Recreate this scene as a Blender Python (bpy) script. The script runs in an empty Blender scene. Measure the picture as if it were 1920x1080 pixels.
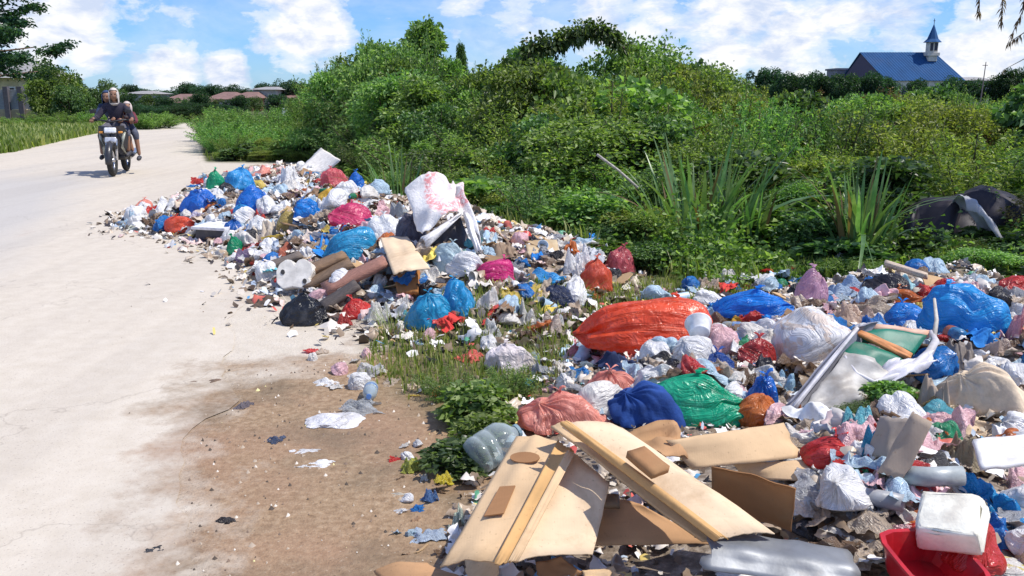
import bpy, bmesh, math, random
import numpy as np
from mathutils import Vector, Matrix, Euler

random.seed(7)
RNG = np.random.default_rng(11)
SC = bpy.context.scene
COL = SC.collection
R = math.radians

# ------------------------------------------------------------------ camera
CAM_Z = 1.4; PITCH = R(12.2); FPX = 1663.0
cd = bpy.data.cameras.new('camera'); cam = bpy.data.objects.new('camera', cd); COL.objects.link(cam)
cam.location = (0, 0, CAM_Z); cam.rotation_euler = (R(90) - PITCH, 0, 0)
cd.sensor_width = 36; cd.lens = FPX / 1920 * 36; cd.clip_start = 0.05; cd.clip_end = 3000
SC.camera = cam
FWD = np.array([0, math.cos(PITCH), -math.sin(PITCH)]); UPV = np.array([0, math.sin(PITCH), math.cos(PITCH)])

# ------------------------------------------------------------------ light
SC.view_settings.view_transform = 'Standard'; SC.view_settings.look = 'None'
SC.view_settings.gamma = 1; SC.view_settings.exposure = 0.2; SC.view_settings.use_curve_mapping = False
SUN_EL, SUN_AZ = 58, 98            # azimuth clockwise from +Y
sdir = Vector((math.sin(R(SUN_AZ)) * math.cos(R(SUN_EL)), math.cos(R(SUN_AZ)) * math.cos(R(SUN_EL)), math.sin(R(SUN_EL))))
sl = bpy.data.lights.new('sun', 'SUN'); sl.energy = 4.3; sl.angle = R(0.55); sl.color = (1, 0.95, 0.87)
so = bpy.data.objects.new('sun', sl); COL.objects.link(so); so.rotation_euler = sdir.to_track_quat('Z', 'Y').to_euler()

world = bpy.data.worlds.new('World'); SC.world = world; world.use_nodes = True
wt = world.node_tree; wt.nodes.clear()

def nd(t, typ, **kw):
    n = t.nodes.new(typ)
    for k, v in kw.items():
        if k.startswith('i_'):
            n.inputs[k[2:].replace('_', ' ')].default_value = v
        else:
            setattr(n, k, v)
    return n

def math_node(t, op, a, b=None, clamp=False):
    n = t.nodes.new('ShaderNodeMath'); n.operation = op; n.use_clamp = clamp
    for i, v in enumerate((a, b)):
        if v is None: continue
        if isinstance(v, (int, float)): n.inputs[i].default_value = v
        else: t.links.new(v, n.inputs[i])
    return n.outputs[0]

def ramp(t, fac, stops, interp='LINEAR'):
    n = t.nodes.new('ShaderNodeValToRGB'); e = n.color_ramp.elements; n.color_ramp.interpolation = interp
    while len(e) < len(stops): e.new(0.5)
    for el, (p, c) in zip(e, stops):
        el.position = p; el.color = (*c, 1) if len(c) == 3 else c
    t.links.new(fac, n.inputs[0]); return n.outputs[0]

def mixc(t, fac, a, b, mode='MIX'):
    n = t.nodes.new('ShaderNodeMix'); n.data_type = 'RGBA'; n.blend_type = mode
    for sock, v in ((n.inputs[0], fac), (n.inputs[6], a), (n.inputs[7], b)):
        if isinstance(v, (int, float)): sock.default_value = v
        elif isinstance(v, tuple): sock.default_value = (*v, 1)
        else: t.links.new(v, sock)
    return n.outputs[2]

def noise(t, vec, scale, detail=4, rough=0.55, dist=0.0, out=0):
    n = nd(t, 'ShaderNodeTexNoise', i_Scale=scale, i_Detail=detail, i_Roughness=rough, i_Distortion=dist)
    if vec is not None: t.links.new(vec, n.inputs['Vector'])
    return n.outputs[out]

def ray(px, py):
    d = FWD + np.array([(px - 960) / FPX, 0, 0]) - UPV * ((py - 540) / FPX)
    return d / np.linalg.norm(d)

def build_sky():
    t = wt
    sky = nd(t, 'ShaderNodeTexSky', sky_type='NISHITA', sun_disc=False, sun_elevation=R(SUN_EL), sun_rotation=R(SUN_AZ),
             air_density=1.0, dust_density=0.2, ozone_density=2.5)
    bg1 = nd(t, 'ShaderNodeBackground', i_Strength=0.125)
    # the lower sky of the picture is a saturated blue
    tint = mixc(t, 1.0, sky.outputs[0], (0.43, 0.69, 1.16), 'MULTIPLY')
    t.links.new(tint, bg1.inputs[0])
    tc = nd(t, 'ShaderNodeTexCoord'); D = tc.outputs['Generated']
    mp = nd(t, 'ShaderNodeMapping'); t.links.new(D, mp.inputs[0]); mp.inputs['Scale'].default_value = (1, 1, 2.1)
    warp = noise(t, mp.outputs[0], 9, 3, out=1)
    wv = nd(t, 'ShaderNodeVectorMath', operation='MULTIPLY_ADD'); t.links.new(warp, wv.inputs[0])
    wv.inputs[1].default_value = (0.05, 0.05, 0.05); t.links.new(mp.outputs[0], wv.inputs[2])
    n1 = noise(t, wv.outputs[0], 11, 9, 0.62)
    # cumulus heaps: soft bumps in certain directions, broken up by the noise
    blobs = [(110, 30, .055, 1), (60, 70, .045, .8), (160, 100, .028, .8), (20, 20, .05, .8), (320, 130, .03, .8), (270, 138, .02, .6), (350, 140, .02, .6),
             (425, 130, .026, 1), (570, 40, .055, .8), (615, 60, .035, .8), (500, 90, .03, .45), (520, 0, .06, .5),
             (1130, 30, .05, .6), (1230, 60, .05, .7), (1360, 50, .07, .75), (1480, 100, .06, .8), (1350, 110, .05, .7),
             (1850, 100, .06, .9), (1780, 120, .04, .7), (1700, 20, .05, .45), (1560, 60, .05, .5), (1000, 60, .05, .4), (1920, 20, .05, .5),
             (740, -10, .04, .35), (870, 10, .03, .3)]
    acc = None
    for px, py, r, w in blobs:
        d = ray(px, py)
        dn = nd(t, 'ShaderNodeVectorMath', operation='DISTANCE'); t.links.new(D, dn.inputs[0]); dn.inputs[1].default_value = tuple(d)
        mr = nd(t, 'ShaderNodeMapRange', interpolation_type='SMOOTHSTEP'); t.links.new(dn.outputs['Value'], mr.inputs[0])
        mr.inputs[1].default_value = r * 1.5; mr.inputs[2].default_value = 0; mr.inputs[3].default_value = 0; mr.inputs[4].default_value = w * .46
        acc = mr.outputs[0] if acc is None else math_node(t, 'MAXIMUM', acc, mr.outputs[0])
    # elsewhere an even field of clouds of the same kind
    big = noise(t, mp.outputs[0], 2.3, 2)
    base = math_node(t, 'MULTIPLY', math_node(t, 'SUBTRACT', big, 0.46), 0.7)
    base = math_node(t, 'MAXIMUM', base, 0.0)
    dens = math_node(t, 'ADD', n1, math_node(t, 'MAXIMUM', acc, base))
    cm = ramp(t, dens, [(0.57, (0, 0, 0)), (0.67, (.6, .6, .6)), (0.79, (1, 1, 1))], 'EASE')
    # thin veil
    n3 = noise(t, mp.outputs[0], 5, 6, 0.6, 0.6)
    veil = ramp(t, n3, [(0.40, (0.02, .02, .02)), (0.68, (.38, .38, .38))])
    fac = math_node(t, 'MAXIMUM', cm, veil, True)
    n2 = noise(t, wv.outputs[0], 26, 6, 0.6)
    ccol = ramp(t, n2, [(0.34, (0.62, 0.71, 0.90)), (0.54, (0.96, 0.97, 1.0))])
    bg2 = nd(t, 'ShaderNodeBackground', i_Strength=0.92); t.links.new(ccol, bg2.inputs[0])
    mx = nd(t, 'ShaderNodeMixShader'); t.links.new(fac, mx.inputs[0]); t.links.new(bg1.outputs[0], mx.inputs[1]); t.links.new(bg2.outputs[0], mx.inputs[2])
    out = nd(t, 'ShaderNodeOutputWorld'); t.links.new(mx.outputs[0], out.inputs[0])
build_sky()

# ------------------------------------------------------------------ pixel -> world
def W(px, py, z=0.0):
    d = ray(px, py); k = (z - CAM_Z) / d[2]
    return np.array([d[0] * k, d[1] * k, z])
def YD(px, py, y):
    d = ray(px, py); k = y / d[1]
    return np.array([d[0] * k, y, CAM_Z + d[2] * k])
def proj(p):
    v = np.array(p, float) - np.array([0, 0, CAM_Z]); z = v @ FWD
    return 960 + FPX * v[0] / z, 540 - FPX * (v @ UPV) / z

# ------------------------------------------------------------------ value noise (numpy)
def vnoise(x, y, s, seed=0):
    x = np.asarray(x, float) / s; y = np.asarray(y, float) / s
    xi = np.floor(x).astype(int); yi = np.floor(y).astype(int); fx = x - xi; fy = y - yi
    def h(a, b):
        n = (a * 374761393 + b * 668265263 + seed * 974634777) & 0xffffffff
        n = ((n ^ (n >> 13)) * 1274126177) & 0xffffffff
        return ((n ^ (n >> 16)) & 0xffff) / 65535.0
    u = fx * fx * (3 - 2 * fx); v = fy * fy * (3 - 2 * fy)
    return (h(xi, yi) * (1 - u) + h(xi + 1, yi) * u) * (1 - v) + (h(xi, yi + 1) * (1 - u) + h(xi + 1, yi + 1) * u) * v

def sdist(X, Y, poly):
    """signed distance, positive inside"""
    P = np.array(poly); best = np.full(X.shape, 1e9); ins = np.zeros(X.shape, bool)
    for i in range(len(P)):
        a = P[i]; b = P[(i + 1) % len(P)]; ab = b - a; L = ab @ ab
        t = np.clip(((X - a[0]) * ab[0] + (Y - a[1]) * ab[1]) / L, 0, 1)
        best = np.minimum(best, np.hypot(X - a[0] - t * ab[0], Y - a[1] - t * ab[1]))
        c = ((a[1] > Y) != (b[1] > Y)) & (X < (b[0] - a[0]) * (Y - a[1]) / (b[1] - a[1] + 1e-12) + a[0])
        ins ^= c
    return np.where(ins, best, -best)
def pxpoly(pts): return [tuple(W(a, b)[:2]) for a, b in pts]
def sstep(x, a, b):
    t = np.clip((x - a) / (b - a), 0, 1); return t * t * (3 - 2 * t)

REAR = pxpoly([(225, 434), (370, 462), (450, 500), (500, 560), (640, 618), (760, 640), (900, 668), (1060, 640), (1190, 560), (1200, 480), (900, 424), (760, 380), (690, 350), (640, 336), (500, 332), (400, 344), (330, 380), (240, 408)])
FRONT = pxpoly([(835, 1085), (900, 905), (955, 820), (1030, 720), (1070, 660), (1340, 590), (1500, 540), (1760, 515), (1960, 550), (2400, 700), (2600, 1500), (800, 1400)])
CARVE = pxpoly([(820, 810), (1500, 800), (1530, 1100), (1600, 1300), (780, 1300)])
GAP = pxpoly([(700, 640), (800, 600), (1060, 560), (1180, 480), (1500, 470), (1600, 530), (1340, 575), (1100, 660), (1040, 740), (960, 800), (850, 800), (740, 720)])
BROWN = pxpoly([(760, 640), (560, 690), (400, 690), (365, 760), (370, 860), (330, 950), (290, 1080), (230, 1400), (900, 1500), (2600, 1500), (2600, 600), (1400, 620), (1060, 560)])
def height_np(X, Y):
    d1 = sdist(X, Y, REAR); d2 = sdist(X, Y, FRONT)
    n = 0.65 + 0.7 * vnoise(X, Y, 0.55, 3)
    h = 0.34 * sstep(d1, -0.05, 1.1) * n * (1 - .35 * sstep(Y, 11, 16)) + 0.24 * sstep(d2, -0.05, 0.9) * n * (1 - .62 * sstep(sdist(X, Y, CARVE), -.15, .25))
    n2 = vnoise(X, Y, 0.22, 5) - 0.5
    h += 0.05 * n2 * sstep(np.maximum(d1, d2), 0, .3)
    h += 0.012 * (vnoise(X, Y, 0.5, 9) - .5) * sstep(X, -4, 0)
    return h
GX0, GY0, GS = -9.0, 1.0, 0.05
_gx = np.arange(GX0, 9.0, GS); _gy = np.arange(GY0, 24, GS)
_GX, _GY = np.meshgrid(_gx, _gy); GH = height_np(_GX, _GY)
def g(x, y):
    i = (y - GY0) / GS; j = (x - GX0) / GS
    if i < 0 or j < 0 or i >= GH.shape[0] - 1 or j >= GH.shape[1] - 1: return 0.0
    a, b = int(i), int(j); u, v = i - a, j - b
    return float((GH[a, b] * (1 - v) + GH[a, b + 1] * v) * (1 - u) + (GH[a + 1, b] * (1 - v) + GH[a + 1, b + 1] * v) * u)
def hit(px, py):
    d = ray(px, py)
    k = 1.5
    while k < 40:
        p = np.array([0, 0, CAM_Z]) + d * k
        if p[2] <= g(p[0], p[1]):
            return p
        k += 0.015
    return W(px, py)

# ------------------------------------------------------------------ object helpers
def link(name, me, mat=None, parent=None, loc=None):
    o = bpy.data.objects.new(name, me); COL.objects.link(o)
    if mat is not None and me is not None:
        if len(me.materials) == 0: me.materials.append(mat)
        elif me.materials[0] is not mat:
            o.material_slots[0].link = 'OBJECT'; o.material_slots[0].material = mat
    if parent is not None: o.parent = parent
    if loc is not None: o.location = loc
    return o
def tag(o, label=None, cat=None, group=None, kind=None):
    if label: o['label'] = label
    if cat: o['category'] = cat
    if group: o['group'] = group
    if kind: o['kind'] = kind
    return o
def empty(name, loc=(0, 0, 0), rz=0.0):
    o = bpy.data.objects.new(name, None); COL.objects.link(o); o.location = loc; o.rotation_euler = (0, 0, rz); o.empty_display_size = .1
    return o
def copy_tree(o, parent=None):
    c = o.copy(); COL.objects.link(c); c.parent = parent
    for ch in o.children:
        copy_tree(ch, c)
    return c
def mesh_np(name, V, F, smooth=False):
    V = np.asarray(V, np.float32); F = np.asarray(F, np.int32); k = F.shape[1]
    me = bpy.data.meshes.new(name)
    me.vertices.add(len(V)); me.vertices.foreach_set('co', V.ravel())
    me.loops.add(F.size); me.loops.foreach_set('vertex_index', F.ravel())
    me.polygons.add(len(F)); me.polygons.foreach_set('loop_start', np.arange(0, F.size, k, dtype=np.int32))
    me.polygons.foreach_set('loop_total', np.full(len(F), k, np.int32))
    if smooth: me.polygons.foreach_set('use_smooth', np.ones(len(F), bool))
    me.update(calc_edges=True); return me
def bm_mesh(name, bm, smooth=False):
    me = bpy.data.meshes.new(name); bm.to_mesh(me); bm.free()
    if smooth: me.polygons.foreach_set('use_smooth', np.ones(len(me.polygons), bool))
    return me
def add_box(bm, c, s, rot=None, bev=0.0):
    m = Matrix.Translation(Vector(c)) @ (rot.to_matrix().to_4x4() if rot else Matrix()) @ Matrix.Diagonal((s[0], s[1], s[2], 1))
    r = bmesh.ops.create_cube(bm, size=1, matrix=m)
    if bev > 0:
        es = {e for v in r['verts'] for e in v.link_edges}
        bmesh.ops.bevel(bm, geom=list(es), offset=bev, segments=2, affect='EDGES', profile=.6)
    return r
def add_cyl(bm, a, b, r1, r2=None, seg=10, caps=True):
    a = Vector(a); b = Vector(b); d = b - a; L = d.length
    m = Matrix.Translation((a + b) / 2) @ d.to_track_quat('Z', 'Y').to_matrix().to_4x4()
    return bmesh.ops.create_cone(bm, cap_ends=caps, segments=seg, radius1=r1, radius2=r1 if r2 is None else r2, depth=L, matrix=m)
def add_lathe(bm, prof, seg=20, mat=Matrix()):
    rings = []
    for r, z in prof:
        rings.append([bm.verts.new(mat @ Vector((r * math.cos(2 * math.pi * i / seg), r * math.sin(2 * math.pi * i / seg), z))) for i in range(seg)])
    for A, B in zip(rings[:-1], rings[1:]):
        for i in range(seg):
            bm.faces.new((A[i], A[(i + 1) % seg], B[(i + 1) % seg], B[i]))
    for ring, fl in ((rings[0], True), (rings[-1], False)):
        try: bm.faces.new(ring[::-1] if fl else ring)
        except Exception: pass
def add_tube(bm, pts, r, seg=7):
    pts = [Vector(p) for p in pts]; rs = r if isinstance(r, (list, tuple)) else [r] * len(pts)
    prev = None
    for i, p in enumerate(pts):
        d = (pts[min(i + 1, len(pts) - 1)] - pts[max(i - 1, 0)]).normalized()
        q = d.to_track_quat('Z', 'Y')
        ring = [bm.verts.new(p + q @ Vector((rs[i] * math.cos(2 * math.pi * k / seg), rs[i] * math.sin(2 * math.pi * k / seg), 0))) for k in range(seg)]
        if prev:
            for k in range(seg): bm.faces.new((prev[k], prev[(k + 1) % seg], ring[(k + 1) % seg], ring[k]))
        else: bm.faces.new(ring[::-1])
        prev = ring
    bm.faces.new(prev)
def add_torus(bm, c, R1, r2, axis='X', seg=28, s2=8, arc=(0, 2 * math.pi)):
    full = abs(arc[1] - arc[0] - 2 * math.pi) < 1e-4; rings = []
    n = seg if full else seg + 1
    for i in range(n):
        a = arc[0] + (arc[1] - arc[0]) * i / seg; ring = []
        for k in range(s2):
            b = 2 * math.pi * k / s2; rr = R1 + r2 * math.cos(b); h = r2 * math.sin(b)
            v = (h, rr * math.cos(a), rr * math.sin(a)) if axis == 'X' else (rr * math.cos(a), rr * math.sin(a), h)
            ring.append(bm.verts.new(Vector(c) + Vector(v)))
        rings.append(ring)
    for i in range(n if full else n - 1):
        A = rings[i]; B = rings[(i + 1) % n]
        for k in range(s2): bm.faces.new((A[k], B[k], B[(k + 1) % s2], A[(k + 1) % s2]))
    if not full:
        bm.faces.new(rings[0]); bm.faces.new(rings[-1][::-1])

# ------------------------------------------------------------------ materials
def new_mat(name):
    m = bpy.data.materials.new(name); m.use_nodes = True; t = m.node_tree; t.nodes.clear()
    out = t.nodes.new('ShaderNodeOutputMaterial'); p = t.nodes.new('ShaderNodeBsdfPrincipled')
    t.links.new(p.outputs[0], out.inputs[0]); return m, t, p, out
def bump(t, p, h, strength=.3, dist=.01):
    b = nd(t, 'ShaderNodeBump', i_Strength=strength, i_Distance=dist); t.links.new(h, b.inputs['Height'])
    t.links.new(b.outputs[0], p.inputs['Normal'])
    return b.outputs[0]
def pos(t): return nd(t, 'ShaderNodeNewGeometry').outputs['Position']
_MC = {}
def plastic(col, alpha=1.0, rough=.27, trans=.36):
    if min(col) > .45: trans = .16
    key = ('pl', col, alpha, rough, trans)
    if key in _MC: return _MC[key]
    m, t, p, out = new_mat('plastic_film'); P = pos(t)
    v = noise(t, P, 14, 4); v2 = noise(t, P, 3.0, 2)
    dk = tuple(c * .85 for c in col); lt = tuple(min(1, c * 1.10 + .07) for c in col)
    base = ramp(t, v, [(0.35, dk), (0.52, col), (0.72, lt)])
    # dust and grime caught on the film
    dirt = ramp(t, noise(t, P, 9, 6, .7), [(0.60, (0, 0, 0)), (0.82, (.3, .3, .3))])
    base = mixc(t, dirt, base, (0.42, 0.35, 0.27))
    t.links.new(base, p.inputs['Base Color'])
    rr = ramp(t, v2, [(0.3, (rough * .8,) * 3), (0.7, (min(1, rough * 1.5),) * 3)]); t.links.new(rr, p.inputs['Roughness'])
    p.inputs['Specular IOR Level'].default_value = .75
    fo = nd(t, 'ShaderNodeAttribute', attribute_name='fold').outputs['Vector']
    rn_ = noise(t, fo, 2.6, 3, .5, .5); r2 = math_node(t, 'ABSOLUTE', math_node(t, 'SUBTRACT', rn_, .5)); r3 = math_node(t, 'ABSOLUTE', math_node(t, 'SUBTRACT', noise(t, fo, 6.5, 2, .5, .8), .5))
    nrm = bump(t, p, math_node(t, 'ADD', math_node(t, 'MULTIPLY', math_node(t, 'MULTIPLY', r2, 5.0), ramp(t, noise(t, P, 5, 3), [(.35, (.15, .15, .15)), (.65, (1, 1, 1))])), math_node(t, 'MULTIPLY', math_node(t, 'ABSOLUTE', math_node(t, 'SUBTRACT', noise(t, P, 13, 3, .5, 1.2), .5)), 2.6)), .62, .015)
    tr = nd(t, 'ShaderNodeBsdfTranslucent'); t.links.new(base, tr.inputs[0]); t.links.new(nrm, tr.inputs['Normal'])
    mx = nd(t, 'ShaderNodeMixShader'); mx.inputs[0].default_value = trans
    t.links.new(p.outputs[0], mx.inputs[1]); t.links.new(tr.outputs[0], mx.inputs[2]); res = mx.outputs[0]
    if alpha < 1:
        tp = nd(t, 'ShaderNodeBsdfTransparent'); tp.inputs[0].default_value = (*[min(1, .5 + c * .6) for c in col], 1)
        mx2 = nd(t, 'ShaderNodeMixShader')
        fres = nd(t, 'ShaderNodeLayerWeight', i_Blend=.35); t.links.new(nrm, fres.inputs['Normal'])
        a = math_node(t, 'ADD', math_node(t, 'MULTIPLY', fres.outputs['Facing'], .6), alpha - .1, True)
        t.links.new(a, mx2.inputs[0]); t.links.new(tp.outputs[0], mx2.inputs[1]); t.links.new(res, mx2.inputs[2]); res = mx2.outputs[0]
    t.links.new(res, out.inputs[0]); _MC[key] = m; return m
def solid(col, rough=.6, metal=0.0, var=.25, bumps=.2, scale=20, name='painted_surface', dirt=.3):
    key = ('so', col, rough, metal, var, bumps, scale, dirt)
    if key in _MC: return _MC[key]
    m, t, p, out = new_mat(name); P = pos(t)
    base = ramp(t, noise(t, P, scale, 5), [(0.3, tuple(c * (1 - var) for c in col)), (0.7, tuple(min(1, c * (1 + var)) for c in col))])
    if dirt > 0:
        d = ramp(t, noise(t, P, scale * .4, 6, .7), [(0.52, (0, 0, 0)), (0.75, (dirt,) * 3)])
        base = mixc(t, d, base, (0.25, 0.2, 0.15))
    t.links.new(base, p.inputs['Base Color']); p.inputs['Roughness'].default_value = rough; p.inputs['Metallic'].default_value = metal
    bump(t, p, noise(t, P, scale * 5, 4), bumps, .004); _MC[key] = m; return m
def printed(base, ink, scale=7, name='printed_film', thr=.52):
    """pale woven sack or wrapper with blotchy faded print"""
    key = ('pr', base, ink, scale, thr)
    if key in _MC: return _MC[key]
    m, t, p, out = new_mat(name); P = pos(t)
    f = ramp(t, noise(t, P, scale, 3, .5, 1.2), [(thr, (0, 0, 0)), (thr + .03, (.8, .8, .8))])
    c = mixc(t, f, base, ink); f2 = ramp(t, noise(t, P, scale * 3, 5), [(0.3, (.78, .78, .78)), (.7, (1, 1, 1))])
    c = mixc(t, 1.0, c, f2, 'MULTIPLY'); t.links.new(c, p.inputs['Base Color']); p.inputs['Roughness'].default_value = .5
    bump(t, p, noise(t, nd(t, 'ShaderNodeAttribute', attribute_name='fold').outputs['Vector'], 4, 4, .6, .8), .7, .03); _MC[key] = m; return m
def fabric(col, scale=60):
    key = ('fa', col)
    if key in _MC: return _MC[key]
    m, t, p, out = new_mat('cloth'); P = pos(t)
    c = ramp(t, noise(t, P, 10, 6, .65), [(0.3, tuple(x * .6 for x in col)), (0.7, tuple(min(1, x * 1.25) for x in col))])
    t.links.new(c, p.inputs['Base Color']); p.inputs['Roughness'].default_value = .9
    bump(t, p, noise(t, P, scale, 4), .5, .006); _MC[key] = m; return m
def cardboard(col=(0.66, 0.465, 0.275), dark=False):
    key = ('cb', col, dark)
    if key in _MC: return _MC[key]
    m, t, p, out = new_mat('kraft_cardboard'); tc = nd(t, 'ShaderNodeTexCoord'); P = pos(t)
    c = ramp(t, noise(t, P, 5, 5, .6), [(0.3, tuple(x * .82 for x in col)), (0.7, tuple(x * 1.1 for x in col))])
    st = ramp(t, noise(t, P, 3.1, 6, .7, .4), [(0.50, (0, 0, 0)), (0.68, (.55, .55, .55))])
    c = mixc(t, st, c, (0.36, 0.22, 0.11)); cr = nd(t, 'ShaderNodeMapping'); t.links.new(P, cr.inputs[0]); cr.inputs['Rotation'].default_value = (0, 0, .6); cr.inputs['Scale'].default_value = (3, 22, 3); c = mixc(t, ramp(t, noise(t, cr.outputs[0], 1.5, 5, .65), [(.58, (0, 0, 0)), (.72, (.4, .4, .4))]), c, tuple(x * .72 for x in col))
    sp = ramp(t, noise(t, P, 90, 2), [(0.66, (0, 0, 0)), (0.74, (.35, .35, .35))]); c = mixc(t, sp, c, (.22, .14, .08))
    wv = nd(t, 'ShaderNodeTexWave', i_Scale=40.0, i_Distortion=.4); wv.bands_direction = 'X'; t.links.new(tc.outputs['Object'], wv.inputs[0])
    c = mixc(t, math_node(t, 'MULTIPLY', wv.outputs['Fac'], .02), c, tuple(x * .6 for x in col))
    t.links.new(c, p.inputs['Base Color']); p.inputs['Roughness'].default_value = .85; p.inputs['Specular IOR Level'].default_value = .2
    hh = math_node(t, 'ADD', math_node(t, 'MULTIPLY', wv.outputs['Fac'], .03), noise(t, P, 12, 6, .65)); bump(t, p, hh, .35, .006)
    _MC[key] = m; return m
def wood(col):
    key = ('wd', col)
    if key in _MC: return _MC[key]
    m, t, p, out = new_mat('weathered_wood'); tc = nd(t, 'ShaderNodeTexCoord')
    mp = nd(t, 'ShaderNodeMapping'); t.links.new(tc.outputs['Object'], mp.inputs[0]); mp.inputs['Scale'].default_value = (2, 30, 30)
    c = ramp(t, noise(t, mp.outputs[0], 3, 6, .6, .5), [(0.3, tuple(x * .5 for x in col)), (.7, tuple(x * 1.3 for x in col))])
    t.links.new(c, p.inputs['Base Color']); p.inputs['Roughness'].default_value = .85; bump(t, p, noise(t, mp.outputs[0], 5, 4), .5, .005)
    _MC[key] = m; return m
def leafmat(cols, name='leaves', trans=.42, rough=.42, big=1.3):
    """cols: 3 leaf colours, picked leaf by leaf, with a broad drift over the place"""
    m, t, p, out = new_mat(name); ge = nd(t, 'ShaderNodeNewGeometry')
    f = math_node(t, 'ADD', math_node(t, 'MULTIPLY', ge.outputs['Random Per Island'], .62), math_node(t, 'MULTIPLY', noise(t, ge.outputs['Position'], big, 3), .62))
    f = math_node(t, 'SUBTRACT', f, .12)
    c = ramp(t, f, [(0.12, cols[0]), (.5, cols[1]), (.86, cols[2])])
    oi = nd(t, 'ShaderNodeObjectInfo')
    hs = nd(t, 'ShaderNodeHueSaturation'); t.links.new(c, hs.inputs['Color'])
    t.links.new(math_node(t, 'ADD', math_node(t, 'MULTIPLY', oi.outputs['Random'], .05), .475), hs.inputs['Hue'])
    t.links.new(math_node(t, 'ADD', math_node(t, 'MULTIPLY', oi.outputs['Random'], .65), .93), hs.inputs['Value'])
    t.links.new(hs.outputs[0], p.inputs['Base Color']); p.inputs['Roughness'].default_value = rough; p.inputs['Specular IOR Level'].default_value = .35
    tr = nd(t, 'ShaderNodeBsdfTranslucent'); tcx = mixc(t, 1.0, hs.outputs[0], (1.25, 1.5, .5), 'MULTIPLY'); t.links.new(tcx, tr.inputs[0])
    mx = nd(t, 'ShaderNodeMixShader'); mx.inputs[0].default_value = trans
    t.links.new(p.outputs[0], mx.inputs[1]); t.links.new(tr.outputs[0], mx.inputs[2]); t.links.new(mx.outputs[0], out.inputs[0]); return m

LEAF_DARK = leafmat([(0.024, 0.05, 0.018), (0.065, 0.115, 0.038), (0.22, 0.3, 0.14)], rough=.35)
LEAF_MID = leafmat([(0.045, 0.085, 0.022), (0.125, 0.2, 0.05), (0.33, 0.42, 0.16)])
LEAF_OLIVE = leafmat([(0.07, 0.1, 0.028), (0.175, 0.225, 0.05), (0.4, 0.43, 0.15)])
LEAF_FRESH = leafmat([(0.05, 0.1, 0.032), (0.125, 0.225, 0.065), (0.33, 0.43, 0.17)])
LEAF_BLADE = leafmat([(0.045, 0.085, 0.03), (0.09, 0.165, 0.06), (0.27, 0.35, 0.18)], 'blade', rough=.3, big=8)
LEAF_DRY = leafmat([(0.05, 0.03, 0.015), (0.13, 0.085, 0.045), (0.28, 0.20, 0.11)], 'dry_leaves')
LEAF_FAR = leafmat([(0.012, 0.035, 0.02), (0.028, 0.065, 0.032), (0.06, 0.11, 0.05)], 'far_leaves', big=.4)
GRASSM = leafmat([(0.07, 0.095, 0.02), (0.16, 0.20, 0.05), (0.36, 0.33, 0.14)], 'grass', big=.9)
BARK = wood((0.16, 0.11, 0.075))
TWIG = wood((0.10, 0.075, 0.05))

# ------------------------------------------------------------------ ground and road
def soil_colours(t, P, damp, sand):
    """damp brown stain with a ragged soft edge over pale sand; the same on road and verge, so that it crosses the road edge"""
    nz = noise(t, P, 1.9, 8, .68); nf = noise(t, P, 30, 5, .65)
    b1 = ramp(t, nf, [(0.28, (0.20, 0.128, 0.070)), (.5, (0.32, 0.215, 0.128)), (.74, (0.44, 0.325, 0.21))])
    red = ramp(t, noise(t, P, 1.1, 4), [(0.42, (0, 0, 0)), (.66, (.6, .6, .6))]); b1 = mixc(t, red, b1, (0.34, 0.195, 0.125))
    dk = ramp(t, noise(t, P, 1.6, 5, .6), [(0.46, (0, 0, 0)), (.64, (.6, .6, .6))]); b1 = mixc(t, dk, b1, (0.13, 0.105, 0.068))
    f = math_node(t, 'ADD', damp, math_node(t, 'MULTIPLY', math_node(t, 'SUBTRACT', nz, .5), 1.5))
    f = ramp(t, f, [(0.32, (0, 0, 0)), (.48, (.5, .5, .5)), (.66, (1, 1, 1))])
    c = mixc(t, f, sand, b1)
    grit = ramp(t, noise(t, P, 75, 3, .6), [(0.64, (0, 0, 0)), (.72, (.5, .5, .5))]); c = mixc(t, math_node(t, 'MULTIPLY', grit, f), c, (.52, .45, .36))
    return c, f
SAND = [(0.25, (0.53, 0.465, 0.375)), (.55, (0.585, 0.52, 0.43)), (.8, (0.62, 0.56, 0.47))]
def ground_material():
    m, t, p, out = new_mat('soil'); P = pos(t)
    at = lambda n: nd(t, 'ShaderNodeAttribute', attribute_name=n).outputs['Fac']
    damp, veg, pile = at('damp'), at('veg'), at('pile')
    nf = noise(t, P, 30, 5, .65); ns = noise(t, P, 110, 3)
    sand = ramp(t, noise(t, P, 9, 6, .6), SAND); c, f = soil_colours(t, P, damp, sand)
    grit2 = ramp(t, ns, [(0.30, (.8, .8, .8)), (.38, (0, 0, 0))]); c = mixc(t, math_node(t, 'MULTIPLY', grit2, .6), c, (.10, .075, .05))
    c = mixc(t, pile, c, ramp(t, noise(t, P, 18, 6, .7), [(0.3, (0.07, 0.053, 0.038)), (.5, (0.21, 0.165, 0.125)), (.68, (.44, .38, .32))]))
    gcol = ramp(t, noise(t, P, 7, 7, .7), [(0.35, (0.035, 0.040, 0.015)), (.55, (0.09, 0.10, 0.032)), (.72, (0.24, .19, .12))]); c = mixc(t, veg, c, gcol)
    t.links.new(c, p.inputs['Base Color'])
    rr = mixc(t, f, (.9, .9, .9), (.75, .75, .75)); t.links.new(rr, p.inputs['Roughness']); p.inputs['Specular IOR Level'].default_value = .25
    hh = math_node(t, 'ADD', nf, math_node(t, 'MULTIPLY', ns, .4)); bump(t, p, hh, .5, .02)
    return m
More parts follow.
